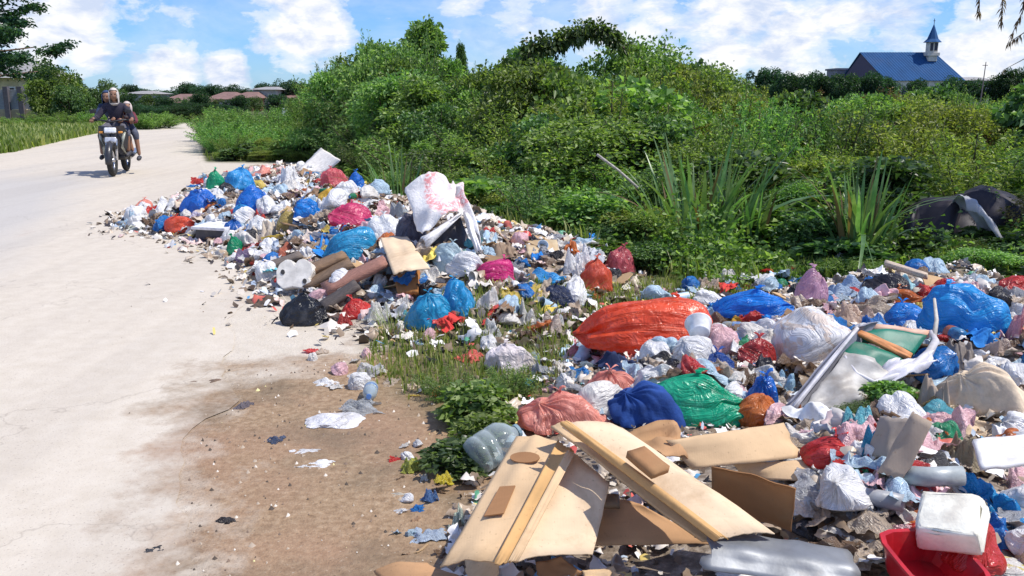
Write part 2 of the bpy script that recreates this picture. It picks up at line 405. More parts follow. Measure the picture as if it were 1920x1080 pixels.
def road_material():
    m, t, p, out = new_mat('dusty_concrete'); P = pos(t)
    sh = nd(t, 'ShaderNodeAttribute', attribute_name='dust').outputs['Fac']
    mp = nd(t, 'ShaderNodeMapping'); t.links.new(P, mp.inputs[0]); mp.inputs['Scale'].default_value = (1, .35, 1); mp.inputs['Rotation'].default_value = (0, 0, R(-18))
    nz = noise(t, mp.outputs[0], .8, 7, .6); nf = noise(t, P, 70, 4, .6); nm = noise(t, P, 9, 6, .6)
    grey = ramp(t, nf, [(0.25, (0.41, 0.385, 0.35)), (.6, (0.50, 0.47, 0.43)), (.8, (0.58, 0.545, 0.50))])
    dust = ramp(t, nm, SAND)
    f = math_node(t, 'ADD', sh, math_node(t, 'MULTIPLY', math_node(t, 'SUBTRACT', nz, .5), .9)); f = ramp(t, f, [(.25, (0, 0, 0)), (.75, (1, 1, 1))])
    c = mixc(t, f, grey, dust)
    sp = ramp(t, noise(t, P, 120, 2), [(0.30, (.55, .55, .55)), (.38, (0, 0, 0))]); c = mixc(t, sp, c, (.25, .2, .17))
    rust = ramp(t, noise(t, mp.outputs[0], 1.4, 5, .6), [(0.64, (0, 0, 0)), (.76, (.4, .4, .4))]); c = mixc(t, rust, c, (.42, .25, .17)); c, _f = soil_colours(t, P, nd(t, 'ShaderNodeAttribute', attribute_name='damp').outputs['Fac'], c)
    tk = nd(t, 'ShaderNodeMapping'); t.links.new(P, tk.inputs[0]); tk.inputs['Rotation'].default_value = (0, 0, R(-17)); tk.inputs['Scale'].default_value = (1.6, .07, 1)
    trk = ramp(t, noise(t, tk.outputs[0], 1.3, 4, .55), [(.40, (.16, .16, .16)), (.52, (0, 0, 0))]); c = mixc(t, trk, c, (.33, .29, .25))
    crk = nd(t, 'ShaderNodeTexVoronoi', feature='DISTANCE_TO_EDGE', i_Scale=.55); wn = nd(t, 'ShaderNodeVectorMath', operation='ADD'); t.links.new(P, wn.inputs[0]); t.links.new(noise(t, P, 2.5, 4, out=1), wn.inputs[1]); t.links.new(wn.outputs[0], crk.inputs['Vector'])
    c = mixc(t, ramp(t, crk.outputs['Distance'], [(0, (.35, .35, .35)), (.006, (0, 0, 0))]), c, (.24, .20, .165))
    t.links.new(c, p.inputs['Base Color']); p.inputs['Roughness'].default_value = .88; p.inputs['Specular IOR Level'].default_value = .25
    bump(t, p, math_node(t, 'ADD', nf, math_node(t, 'MULTIPLY', nm, .5)), .35, .006); return m

_q = lambda px, py: tuple(W(px, py)[:2])
RE = [(-0.1, -3), (-0.5, 0), _q(335, 1080), _q(405, 760), _q(440, 560), _q(446, 480), _q(425, 400), _q(378, 310), _q(368, 270), _q(380, 230), (-26, 62), (-60, 75)]
LE = [(-8.0, -3), (-8.2, 0), (-8.6, 4), (-9.3, 8), (-10.4, 14), _q(-40, 293), _q(20, 286), _q(150, 256), _q(285, 230), (-27.5, 62), (-64, 75)]
RE[2] = (RE[2][0], RE[2][1])
def re_x(y): return np.interp(y, [p[1] for p in RE], [p[0] for p in RE])
def le_x(y): return np.interp(y, [p[1] for p in LE], [p[0] for p in LE])
# front edge of the thicket: distance for a given pixel column
_YX = [300, 380, 560, 640, 700, 760, 900, 1050, 1180, 1350, 1500, 1700, 1920, 2300]
_YY = [float(W(0, py)[1]) for py in (268, 298, 300, 303, 355, 392, 432, 462, 486, 512, 508, 508, 528, 590)]
def yfront(px): return np.interp(px, _YX, _YY)

def build_ground():
    n = 150; u = np.linspace(-1, 1, 2 * n + 1)
    xs = np.concatenate([-9 - np.geomspace(.1, 900, 46)[::-1], np.arange(-9, 9.01, .075), 9 + np.geomspace(.1, 900, 46)])
    ys = np.concatenate([[-40, -15, -5, -1], np.arange(0, 24.01, .075), 24 + np.geomspace(.1, 1200, 50)])
    X, Y = np.meshgrid(xs, ys); Z = height_np(X, Y); Z = np.where((Y < .3), 0, Z)
    V = np.stack([X, Y, Z], -1).reshape(-1, 3); h, w = X.shape
    idx = np.arange(h * w).reshape(h, w)
    F = np.stack([idx[:-1, :-1], idx[:-1, 1:], idx[1:, 1:], idx[1:, :-1]], -1).reshape(-1, 4)
    me = mesh_np('ground', V, F, True)
    dist = sdist(X, Y, BROWN)
    damp = np.clip(.5 + dist / 1.1, 0, 1)
    pile = sstep(np.maximum(sdist(X, Y, REAR), sdist(X, Y, FRONT)), -.02, .25)
    pxc = 960 + FPX * X / np.maximum(Y * math.cos(PITCH) + CAM_Z * math.sin(PITCH), .5)
    veg = sstep(Y - yfront(pxc), -1.5, -.5) * (X > re_x(Y) + .1); veg = np.maximum(veg, sstep(sdist(X, Y, GAP), -.15, .2) * .75)
    veg = np.maximum(veg, (X < le_x(Y) - .2) * 1.0); veg = np.maximum(veg, (Y > 50) * 1.0)
    for nme, arr in (('damp', damp), ('veg', veg), ('pile', pile), ('shoulder', damp * 0)):
        a = me.attributes.new(nme, 'FLOAT', 'POINT'); a.data.foreach_set('value', arr.astype(np.float32).ravel())
    o = link('ground', me, ground_material()); tag(o, kind='structure')
    # road
    ys = np.concatenate([np.arange(-3, 24, .12), np.arange(24, 62, .6)]); k = 40; rows = []
    for y in ys:
        a = le_x(y) + .12 * (vnoise(3, y, .9, 2) - .5); b = re_x(y) + .22 * (vnoise(7, y, .5, 4) - .5) + .05 * (vnoise(7, y, .12, 4) - .5)
        rows.append([(a + (b - a) * i / k, y, .004) for i in range(k + 1)])
    V = np.array(rows).reshape(-1, 3); h = len(ys); w = k + 1; idx = np.arange(h * w).reshape(h, w)
    F = np.stack([idx[:-1, :-1], idx[:-1, 1:], idx[1:, 1:], idx[1:, :-1]], -1).reshape(-1, 4)
    V[:, 2] = .004 + .006 * sstep(re_x(V[:, 1]) - V[:, 0], 0.0, .6)
    me = mesh_np('road', V, F, True)
    d = re_x(V[:, 1]) - V[:, 0]
    dust = 1 - sstep(d, .9, 3.4)
    dust = np.maximum(dust, sstep(V[:, 1], 11, 20) * .75); dust = np.maximum(dust, (1 - sstep(V[:, 1], 2.5, 6.5)) * .9)
    a = me.attributes.new('damp', 'FLOAT', 'POINT'); a.data.foreach_set('value', np.clip(.5 + sdist(V[:, 0], V[:, 1], BROWN) / 1.1, 0, 1).astype(np.float32))
    a = me.attributes.new('dust', 'FLOAT', 'POINT'); a.data.foreach_set('value', dust.astype(np.float32))
    tag(link('road', me, road_material()), kind='structure')
build_ground()

# ------------------------------------------------------------------ film and cloth shapes
def normalise(V):
    lo, hi = V.min(0), V.max(0); s = np.where(hi - lo < 1e-6, 1, hi - lo)
    V = V - [(lo[0] + hi[0]) / 2, (lo[1] + hi[1]) / 2, lo[2]]; return V / s
def ico(sub):
    bm = bmesh.new(); bmesh.ops.create_icosphere(bm, subdivisions=sub, radius=1); bm.verts.ensure_lookup_table()
    V = np.array([v.co[:] for v in bm.verts]); F = np.array([[v.index for v in f.verts] for f in bm.faces]); bm.free(); return V, F
ICO4 = ico(4); ICO5 = ico(5); ICO6 = ico(6)
def unit(v): return v / (np.linalg.norm(v, axis=-1, keepdims=True) + 1e-9)
def creases(P, rg, k, w, spread=.9, warp=.18, lim=.45):
    """sharp straight-ish folds: a sum of |distance to random planes|, the planes bent a little"""
    ph = rg.uniform(0, 6.28, (3, 3)); fr = rg.normal(0, 2.2, (3, 3)); Q = P + warp * np.stack([np.sin(P @ fr[i] + ph[i, 0]) for i in range(3)], 1)
    out = np.zeros(len(P)); n = unit(rg.normal(0, 1, (k, 3))); d = rg.uniform(-spread, spread, k); sg = np.where(rg.random(k) < .62, -1, 1) * rg.uniform(.4, 1.6, k)
    for i in range(k):
        x = np.abs(Q @ n[i] - d[i]); out += sg[i] * np.minimum(x, lim)
    return w * (out - out.mean())
def tri(x): return np.abs(((x / math.pi) % 2) - 1) * 2 - 1
def bag_shape(seed, level=5, neck=(0, 0, 1), squash=.7, elong=1.2, tight=.6, pleat=.09):
    rg = np.random.default_rng(seed); V, F = {4: ICO4, 5: ICO5, 6: ICO6}[level]; a = unit(np.array(neck, float) + rg.normal(0, .08, 3))
    u = unit(np.cross(a, [.3, .9, .2])); v = np.cross(a, u); ax = V @ a; pu, pv = V @ u, V @ v; phi = np.arctan2(pv, pu); t = np.arccos(np.clip(ax, -1, 1)) / math.pi
    P = V.copy(); lump = np.zeros(len(V)); St = V - .62 * ax[:, None] * a
    for i in range(8):
        f = rg.normal(0, 1.4 + i * .42, 3); lump += rg.uniform(.04, .12) / (1 + i * .3) * np.sin(V @ f + rg.uniform(0, 6.28))
    m = 1 + lump + creases(V, rg, 14, .065) + creases(St, rg, 40, .030, .9, .25, .22)
    # pleats running down from the gathered neck, dying away over the body
    k1 = rg.integers(6, 9); k2 = rg.integers(11, 16); wob = .7 * np.sin(3 * V @ rg.normal(0, 1, 3)) + .45 * np.sin(7 * V @ rg.normal(0, 1, 3))
    pl = np.abs(np.sin(k1 / 2 * phi + wob + rg.uniform(0, 6))) * .6 + np.abs(np.sin(k2 / 2 * phi + 1.6 * wob + 5 * t)) * .4
    m += pleat * (pl - .5) * (np.exp(-t / .30) * 1.4 + .38) * np.clip(t / .06, 0, 1)
    P = V * m[:, None]
    pin = sstep(t, -.02, .20) ** tight; along = P @ a; per = P - along[:, None] * a
    P = along[:, None] * a * (1 - .10 * (1 - pin))[:, None] + per * pin[:, None] + a * (.22 * np.exp(-(t / .07) ** 2))[:, None]
    P = P * [elong, 1 / math.sqrt(elong), squash]
    fl = -.34 * squash; z = P[:, 2]; P[:, 2] = np.where(z < fl, fl + (z - fl) * .12, z); P[:, :2] *= (1 + .16 * np.exp(-((z - fl) / .25) ** 2))[:, None]
    w2 = phi + .25 * wob; fold = np.stack([np.cos(w2) * 2.4 + seed, np.sin(w2) * 2.4, t * 1.5 + .25 * lump], 1)
    return P, F, fold
def film_shape(seed, nx=60, ny=48, aspect=.8, relief=1.0, fine=1.0, dome=.5):
    """a crumpled piece of film or cloth lying loosely: ragged outline, folds, edges that turn down"""
    rg = np.random.default_rng(seed); x, y = np.meshgrid(np.linspace(-1, 1, nx), np.linspace(-1, 1, ny)); x, y = x.ravel(), y.ravel()
    r = np.sqrt(x * x * (1 - y * y / 2.2) + y * y * (1 - x * x / 2.2)); th = np.arctan2(y, x); out = 1 + .12 * (2 * vnoise(th * 3 + seed, 0 * th, .5, seed) - 1) + .16 * np.sin(2 * th + rg.uniform(0, 6)) + .12 * np.sin(3 * th + rg.uniform(0, 6)) + .08 * np.sin(5 * th + rg.uniform(0, 6)) + .06 * np.sin(9 * th + rg.uniform(0, 6))
    P = np.stack([x * out, y * out * aspect, 0 * x], 1); p2 = P[:, :2]; z = np.zeros(len(P)); wx = np.sin(2.3 * P[:, 0] + 1.7 * P[:, 1] + seed) * .5 + (vnoise(P[:, 0] + 5, P[:, 1] + 5, .4, seed) - .5) * 1.6; main = rg.uniform(0, 3.14)
    for i in range(7):
        an = main + rg.normal(0, .5 if i < 4 else 1.2); f = rg.uniform(2.5, 4.5) * (1 + i * .42); z += relief * .17 / (1 + i * .35) * tri((p2 @ [math.cos(an), math.sin(an)]) * f + wx * (1 + i * .3) + rg.uniform(0, 6.28)) * (.4 + 1.1 * vnoise(P[:, 0] + 9, P[:, 1] + 9, .45, seed + i))
    z += fine * creases(P, rg, 40, .035, .9, .15, .25) + .3 * relief * (vnoise(P[:, 0] + 3, P[:, 1] + 3, .6, seed + 20) - .5)
    z = z - np.percentile(z, 6); env = 1 - sstep(r, .5, 1.0) * (.3 + .65 * vnoise(th * 2 + 9, r, .6, seed + 3))
    P[:, 2] = np.maximum(z, -.02) * env + dome * .34 * (1 - np.clip(r, 0, 1) ** 2) * (.6 + .4 * np.sin(3 * x + seed))
    for ax_ in (0, 1):
        P[:, ax_] += .10 * fine * (vnoise(P[:, 0] + 7, P[:, 1] + 7, .22, seed + 30 + ax_) - .5) + .06 * tri(wx * 3 + p2[:, 1 - ax_] * 7)
    idx = np.arange(nx * ny).reshape(ny, nx); F = np.stack([idx[:-1, :-1], idx[:-1, 1:], idx[1:, 1:], idx[1:, :-1]], -1).reshape(-1, 4)
    c, s_ = math.cos(main), math.sin(main); fold = np.stack([(x * c + y * s_) * 5 + seed, (-x * s_ + y * c) * 1.8, z * 3], 1); return P, F, fold
def crush_shape(seed, elong=1.3, amp=1.0):
    """film crushed into a loose heap: a film sheet folded over a low mound, drawn together"""
    P, F, fold = film_shape(seed, 64, 56, .85, 1.25 * amp, 1.3, .9); r = np.hypot(P[:, 0], P[:, 1]); k = 1 - .38 * sstep(r, .2, 1.2); P[:, 0] *= k * elong; P[:, 1] *= k; P[:, 2] *= 1.25
    P[:, 2] += .12 * (vnoise(P[:, 0] + 4, P[:, 1] + 4, .3, seed + 50) - .3) * (r < 1); return P, F, fold
def rotz(V, a):
    c, s = math.cos(a), math.sin(a); return np.stack([V[:, 0] * c - V[:, 1] * s, V[:, 0] * s + V[:, 1] * c, V[:, 2]], 1)
def film_mesh(name, V, F, fold):
    me = mesh_np(name, normalise(V), F, True); a = me.attributes.new('fold', 'FLOAT_VECTOR', 'POINT'); a.data.foreach_set('vector', fold.astype(np.float32).ravel()); return me
def family(shapes, angles, name): return [film_mesh(name, rotz(V, a), F, fo) for V, F, fo in shapes for a in angles]
BAGS = family([bag_shape(s, 5, nk, sq, el, .6, pl) for s, nk, sq, el, pl in ((1, (.2, -.2, 1), .75, 1.1, .12), (2, (.7, -.4, .8), .6, 1.3, .14), (3, (-.5, .1, 1), .8, 1.0, .12), (4, (-.9, -.3, .4), .5, 1.4, .16), (5, (.1, -.7, .8), .65, 1.2, .14), (6, (-.3, .2, 1), .55, 1.25, .18), (7, (.9, .2, .2), .5, 1.5, .17))], (0, 2.3), 'film_bag')
# large bags seen close: each its own shape
HBAGS = [film_mesh('film_bag', *q) for q in (bag_shape(s, 6, nk, sq, el, tg, pl) for s, nk, sq, el, tg, pl in (
    (21, (-1, -.1, .05), .5, 1.55, .5, .16), (22, (.1, -.3, 1), .7, 1.15, .6, .13), (23, (-.9, 0, .35), .65, 1.35, .7, .15), (24, (.95, .1, .4), .55, 1.4, .55, .16), (25, (.4, .1, .9), .8, 1.0, .6, .15), (26, (-.4, -.2, .9), .5, 1.4, .6, .15), (27, (.9, -.1, .15), .48, 1.7, .6, .17), (28, (.5, .5, .8), .65, 1.3, .8, .11)))]
SHEETS = family([film_shape(s, aspect=a, relief=r, fine=f, dome=d) for s, a, r, f, d in ((31, .8, 1.0, 1, .5), (32, .6, 1.2, 1.1, .4), (33, .7, .9, 1.2, .6), (34, .9, 1.1, .8, .3), (35, .5, 1.0, 1.3, .5))], (0, 1.7, 3.9), 'crumpled_film') + family([crush_shape(s, e, a) for s, e, a in ((61, 1.3, 1.0), (62, 1.7, 1.1), (63, 1.1, 1.2), (64, 1.5, 1.3))], (0, 2.5), 'crushed_film')
FLATS = family([film_shape(s, 30, 24, aspect=a, relief=.5, fine=.8, dome=.1) for s, a in ((41, .7), (42, .5), (43, .85))], (0, 2.3, 4.1), 'flat_film')
SMALLB = BAGS[2:8]
FILMS = SHEETS[:15] + SHEETS[17:19]

HEROES = []   # (px, py, short description)
def fit(box, dr=.75, sink=.02, zoff=0.0, cap=None):
    x0, y0, x1, y1 = box; cx = (x0 + x1) / 2; P = hit(cx, y1); P = np.array(P); P[2] += zoff
    if zoff: P = W(cx, y1, P[2])
    rel = P - np.array([0, 0, CAM_Z]); dep = rel @ FWD; hz = np.array([rel[0], rel[1]]); L = np.linalg.norm(hz); hz /= L
    a = math.atan2(CAM_Z - P[2], L); Wd = (x1 - x0) / FPX * dep; v = (y1 - y0) / FPX * dep; D = dr * Wd
    H = (v - D * math.sin(a)) / math.cos(a)
    if H < .32 * v: H = .32 * v / math.cos(a); D = .72 * v / math.sin(a)
    if cap and H > cap * Wd: H = cap * Wd; D = min((v - H * math.cos(a)) / math.sin(a), 1.5 * Wd)
    loc = P + np.array([hz[0] * D / 2, hz[1] * D / 2, -sink * H]); rz = math.atan2(-hz[0], hz[1])
    return loc, (Wd, D, H * (1 + sink)), rz
def knot_mesh():
    bm = bmesh.new()
    add_tube(bm, [(0, 0, -.3), (.02, 0, 0), (0, .02, .12)], [.26, .1, .13], 9)
    for s in (-1, 1):
        pts = [(s * .02, 0, .08), (s * .18, .05, .28), (s * .36, -.04, .42), (s * .5, .1, .38)]
        vs = []
        for i, q in enumerate(pts):
            wd = (.04, .12, .17, .12)[i]; vs.append([bm.verts.new((q[0] + wd * .3, q[1] - wd, q[2] + .02 * i)), bm.verts.new((q[0], q[1], q[2] + wd * .5)), bm.verts.new((q[0] - wd * .3, q[1] + wd, q[2]))])
        for A, B in zip(vs[:-1], vs[1:]):
            for k in range(2): bm.faces.new((A[k], A[k + 1], B[k + 1], B[k]))
    return bm_mesh('tied_knot', bm, True)
KNOT = knot_mesh(); KNOT.materials.append(None)
for me in BAGS + HBAGS + SHEETS + FLATS: me.materials.append(None)
_cyc = {}
def pick(lst, key, seed=None):
    if seed is not None: return lst[seed % len(lst)]
    _cyc[key] = _cyc.get(key, -1) + 1; return lst[(_cyc[key] * 5) % len(lst)]
def setmat(o, m):
    o.material_slots[0].link = 'OBJECT'; o.material_slots[0].material = m
def item(name, box, meshes, mat, label, cat, short=None, dr=.75, rot=None, seed=None, group=None, zoff=0, knot=False, sink=.04, yaw=0):
    loc, dim, rz = fit(box, dr, sink, zoff, .55 if meshes is SHEETS else (.25 if meshes is FLATS else None))
    o = bpy.data.objects.new(name, pick(meshes, id(meshes), seed)); COL.objects.link(o); setmat(o, mat)
    o.location = loc; o.scale = dim; e = Euler((0, 0, rz + yaw))
    if rot: 
        q = Euler((0, 0, rz)).to_quaternion() @ Euler(rot).to_quaternion(); e = q.to_euler()
    o.rotation_euler = e
    tag(o, label, cat, group)
    if knot:
        k = bpy.data.objects.new('knot', KNOT); COL.objects.link(k); setmat(k, mat); k.parent = o
        m = o.data; top = max(m.vertices, key=lambda v: v.co.z).co; s = .055
        k.location = (top.x, top.y, top.z - .01); k.scale = (s / dim[0], s / dim[1], s / dim[2]); k.rotation_euler = (.3, -.2, random.uniform(0, 6))
    HEROES.append(((box[0] + box[2]) / 2, (box[1] + box[3]) / 2, short or label, box))
    return o

BLUE = (0.012, 0.21, 0.74); SKYB = (0.03, 0.37, 0.80); CYAN = (0.06, 0.42, 0.60); TEAL = (0.10, 0.42, 0.45); GREEN = (0.01, 0.42, 0.20)
ORED = (0.95, 0.115, 0.035); RED = (0.74, 0.045, 0.035); SALM = (0.95, 0.36, 0.27); MAG = (0.70, 0.04, 0.16); PINK = (0.80, 0.33, 0.38)
WHT = (0.91, 0.90, 0.89); OFFW = (0.84, 0.80, 0.74); CREAM = (0.70, 0.59, 0.44); YEL = (0.78, 0.48, 0.04); MUST = (0.55, 0.42, 0.13)
GREY = (0.33, 0.34, 0.37); DGREY = (0.10, 0.10, 0.13); BLK = (0.015, 0.015, 0.02); PBLU = (0.50, 0.66, 0.78); MINT = (0.40, 0.70, 0.60); NAVY = (0.02, 0.035, 0.10); LILAC = (.52, .48, .62)
MAROON = (.22, .04, .035); TAN = (.45, .31, .19); BRN = (.17, .10, .06); ORNG = (.75, .22, .04)

# ---- name, box, family, colour/material, label, category, short
B_, H_, S_, F_, M_ = BAGS, HBAGS, FILMS, FLATS, SMALLB
def bag(box, col, label, short, alpha=1, fam=None, knot=True, **k): return item('plastic_bag', box, fam or B_, plastic(col, alpha), label, 'plastic bag', short, knot=knot, **k)
def film(box, col, label, short, alpha=1, fam=None, name='plastic_sheet', cat='plastic sheet', mat=None, **k): return item(name, box, fam or S_, mat or plastic(col, alpha), label, cat, short, **k)
def cloth(box, col, label, short, **k): return item('cloth_rag', box, k.pop('fam', S_), fabric(col), label, 'rag', short, **k)

def rear_pile():
    bag((385, 316, 424, 362), GREEN, 'small green plastic bag at the far road edge of the rear heap', 'the small green bag at the far end')
    bag((418, 310, 480, 358), SKYB, 'light blue plastic bag beside the small green bag at the far end', 'the light blue bag at the far end')
    film((474, 304, 550, 330), SALM, 'flat red plastic sheet at the back of the rear heap', 'the flat red sheet', fam=F_)
    film((518, 308, 574, 350), WHT, 'white crumpled sack in front of the flat red sheet', 'the white crumpled sack', name='white_sack', cat='sack', fam=S_)
    bag((600, 312, 655, 354), (0.80, .15, .17), 'pinkish red plastic bag just below the tilted pale board', 'the pinkish red bag')
    bag((650, 320, 684, 358), BLUE, 'small deep blue bag right of the pinkish red bag', 'the small deep blue bag', fam=M_)
    film((656, 303, 712, 345), OFFW, 'whitish plastic film at the foot of the bushes, top right of the rear heap', 'the whitish film by the bushes', alpha=.8)
    bag((592, 348, 654, 388), YEL, 'yellow plastic bag in the middle of the rear heap', 'the yellow bag')
    bag((616, 376, 700, 428), MAG, 'shiny crimson plastic bag below the yellow bag', 'the crimson bag')
    bag((550, 368, 618, 418), (0.01, .27, .80), 'round bright blue bag left of the crimson bag', 'the round bright blue bag', fam=H_, seed=2)
    bag((338, 350, 406, 400), (0.02, .20, .76), 'cobalt blue plastic bag at the road side of the rear heap', 'the cobalt blue bag by the road')
    bag((440, 343, 508, 402), BLUE, 'large royal blue bag in the left half of the rear heap', 'the large royal blue bag')
    bag((438, 380, 482, 414), SKYB, 'smaller sky blue bag below the large royal blue bag', 'the smaller sky blue bag', fam=M_)
    film((508, 368, 576, 394), WHT, 'long white curved plastic panel left of the round bright blue bag', 'the white curved panel', fam=F_, name='curved_board', cat='board')
    film((456, 388, 510, 420), MAROON, 'dark red folded cloth below the white curved panel', 'the dark red folded cloth', name='cloth_rag', cat='rag', mat=fabric((.45, .04, .035)))
    bag((310, 400, 380, 438), (.90, .12, .05), 'orange red bag at the front left edge of the rear heap', 'the orange red bag on the road edge')
    bag((256, 372, 288, 398), SALM, 'small salmon bag among the white scraps at the left tip of the rear heap', 'the small salmon bag', fam=M_)
    film((284, 366, 346, 402), WHT, 'white plastic film right of the small salmon bag', 'the white film at the left tip', alpha=.85)
    film((224, 392, 264, 428), PBLU, 'pale blue grey crumpled wrapper at the leftmost tip of the rear heap', 'the pale blue wrapper at the left tip')
    film((234, 412, 284, 434), (.62, .66, .58), 'flat whitish green wrapper lying on the road at the left tip', 'the flat greenish wrapper', fam=F_)
    film((344, 392, 400, 412), LILAC, 'lilac grey crumpled film behind the orange red bag', 'the lilac film')
    bag((416, 408, 458, 444), (0.008, .13, .5), 'small royal blue bag right of the dark box with a white lid', 'the small blue bag by the dark box', fam=M_)
    bag((424, 440, 458, 478), (0.0, .34, .15), 'small green bag below the small blue bag near the dark box', 'the small green bag by the dark box', fam=M_)
    film((440, 462, 478, 494), (.24, .17, .26), 'purple grey rag under the small green bag', 'the purple grey rag', name='cloth_rag', cat='rag', mat=fabric((.2, .15, .24)))
    bag((518, 392, 574, 434), MUST, 'dull mustard bag below the round bright blue bag', 'the mustard bag')
    cloth((476, 408, 522, 456), (.66, .57, .46), 'beige rag hanging down left of the mustard bag', 'the beige rag')
    film((552, 424, 624, 460), (.70, .62, .56), 'pinkish beige crumpled paper below the mustard bag', 'the pinkish beige paper', name='crumpled_paper', cat='paper', mat=fabric((.68, .58, .5)))
    film((604, 418, 712, 498), (0.04, .42, .74), 'large torn light blue bag spread below the crimson bag', 'the torn light blue bag', fam=H_, name='plastic_bag', cat='plastic bag', dr=.6)
    cloth((500, 448, 570, 484), (.42, .13, .08), 'reddish brown rag on top of the wooden boards', 'the reddish brown rag')
    bag((525, 538, 618, 614), (.018, .02, .028), 'round black rubbish bag standing at the front edge of the rear heap', 'the round black bag', fam=H_, seed=3, knot=True)
    cloth((462, 544, 534, 578), (.10, .07, .05), 'dark brown soggy rag trailing left of the round black bag', 'the dark brown soggy rag', fam=F_)
    bag((676, 396, 762, 452), WHT, 'white knotted bag left of the printed sack', 'the white knotted bag')
    bag((738, 392, 806, 466), (.13, .12, .17), 'dark grey bag right under the printed sack', 'the dark grey bag')
    film((724, 374, 776, 412), (.5, .54, .56), 'grey translucent film behind the white knotted bag', 'the grey film', alpha=.7)
    bag((798, 446, 884, 524), (.52, .66, .70), 'pale grey blue bag below the printed sack', 'the pale grey blue bag', alpha=.85)
    film((860, 464, 898, 494), MINT, 'mint green plastic scrap right of the pale grey blue bag', 'the mint scrap')
    bag((886, 478, 966, 532), (.80, .03, .24), 'hot pink bag in the right half of the rear heap', 'the hot pink bag', fam=H_, seed=0)
    film((962, 492, 1064, 534), SKYB, 'flat bright blue bag right of the hot pink bag', 'the flat bright blue bag', fam=S_, name='plastic_bag', cat='plastic bag')
    bag((822, 514, 898, 600), (0.02, .38, .74), 'teal blue bag at the front of the rear heap, right of the pair', 'the right teal blue bag', fam=H_, seed=4)
    bag((754, 534, 850, 624), (0.03, .42, .72), 'teal blue bag with pale top, left one of the two leaning together', 'the left teal blue bag', fam=H_, seed=1)
    bag((638, 552, 700, 600), RED, 'torn red bag right of the round black bag', 'the torn red bag')
    film((626, 580, 668, 618), (.55, .06, .05), 'red plastic strip at the front edge below the torn red bag', 'the red strip')
    film((676, 558, 748, 614), (.70, .68, .62), 'off white crumpled film between the red and teal blue bags', 'the off white film')
    bag((1008, 528, 1080, 576), NAVY, 'navy black bag at the right end of the rear heap', 'the navy black bag')
    bag((1080, 476, 1150, 552), (.80, .13, .06), 'orange net bag at the right tip of the rear heap', 'the orange net bag', alpha=.85)
    bag((1130, 456, 1192, 516), (.58, .10, .12), 'dull red bag behind the orange net bag against the weeds', 'the dull red bag')
    film((1050, 450, 1120, 534), WHT, 'white translucent bag left of the orange net bag', 'the white translucent bag', alpha=.75, fam=S_)
    film((1042, 444, 1092, 484), ORNG, 'orange and yellow food wrapper at the back right of the rear heap', 'the orange wrapper')
    cloth((900, 446, 985, 492), (.30, .21, .14), 'brown rag among dead leaves right of the printed sack', 'the brown rag')
    film((880, 528, 960, 590), (.70, .66, .60), 'off white shredded plastic right of the teal blue bags', 'the off white shredded plastic')
    film((940, 548, 1020, 616), (.58, .57, .52), 'greyish crumpled sack in front of the flat bright blue bag', 'the greyish crumpled sack')
    film((1000, 580, 1064, 632), (.60, .50, .42), 'torn beige sack between the rear heap and the big orange bag', 'the torn beige sack')
    film((870, 590, 950, 642), (.56, .56, .54), 'grey white torn sack in front of the right teal blue bag', 'the grey white torn sack')
    bag((906, 632, 1008, 704), (.78, .70, .70), 'pinkish white bag on the grass between the two heaps', 'the pinkish white bag', fam=B_, alpha=.85)
    film((842, 648, 908, 684), (.85, .17, .12), 'bright red film lying on the grass left of the pinkish white bag', 'the bright red film', fam=F_)
    film((650, 668, 728, 712), (.74, .73, .72), 'clear whitish bag on the dirt left of the leafy plant', 'the clear whitish bag', alpha=.6)
    film((580, 700, 644, 728), WHT, 'small white film on the dirt, highest of the loose pieces there', 'the small white film on the dirt', fam=F_)
    film((634, 736, 724, 782), (.55, .58, .60), 'crumpled clear bag on the dirt just behind the flat white bag', 'the crumpled clear bag', alpha=.6)
    bag((572, 766, 688, 806), (.84, .82, .82), 'flat white bag lying on bare dirt', 'the flat white bag', knot=False, fam=H_, seed=4)
rear_pile()

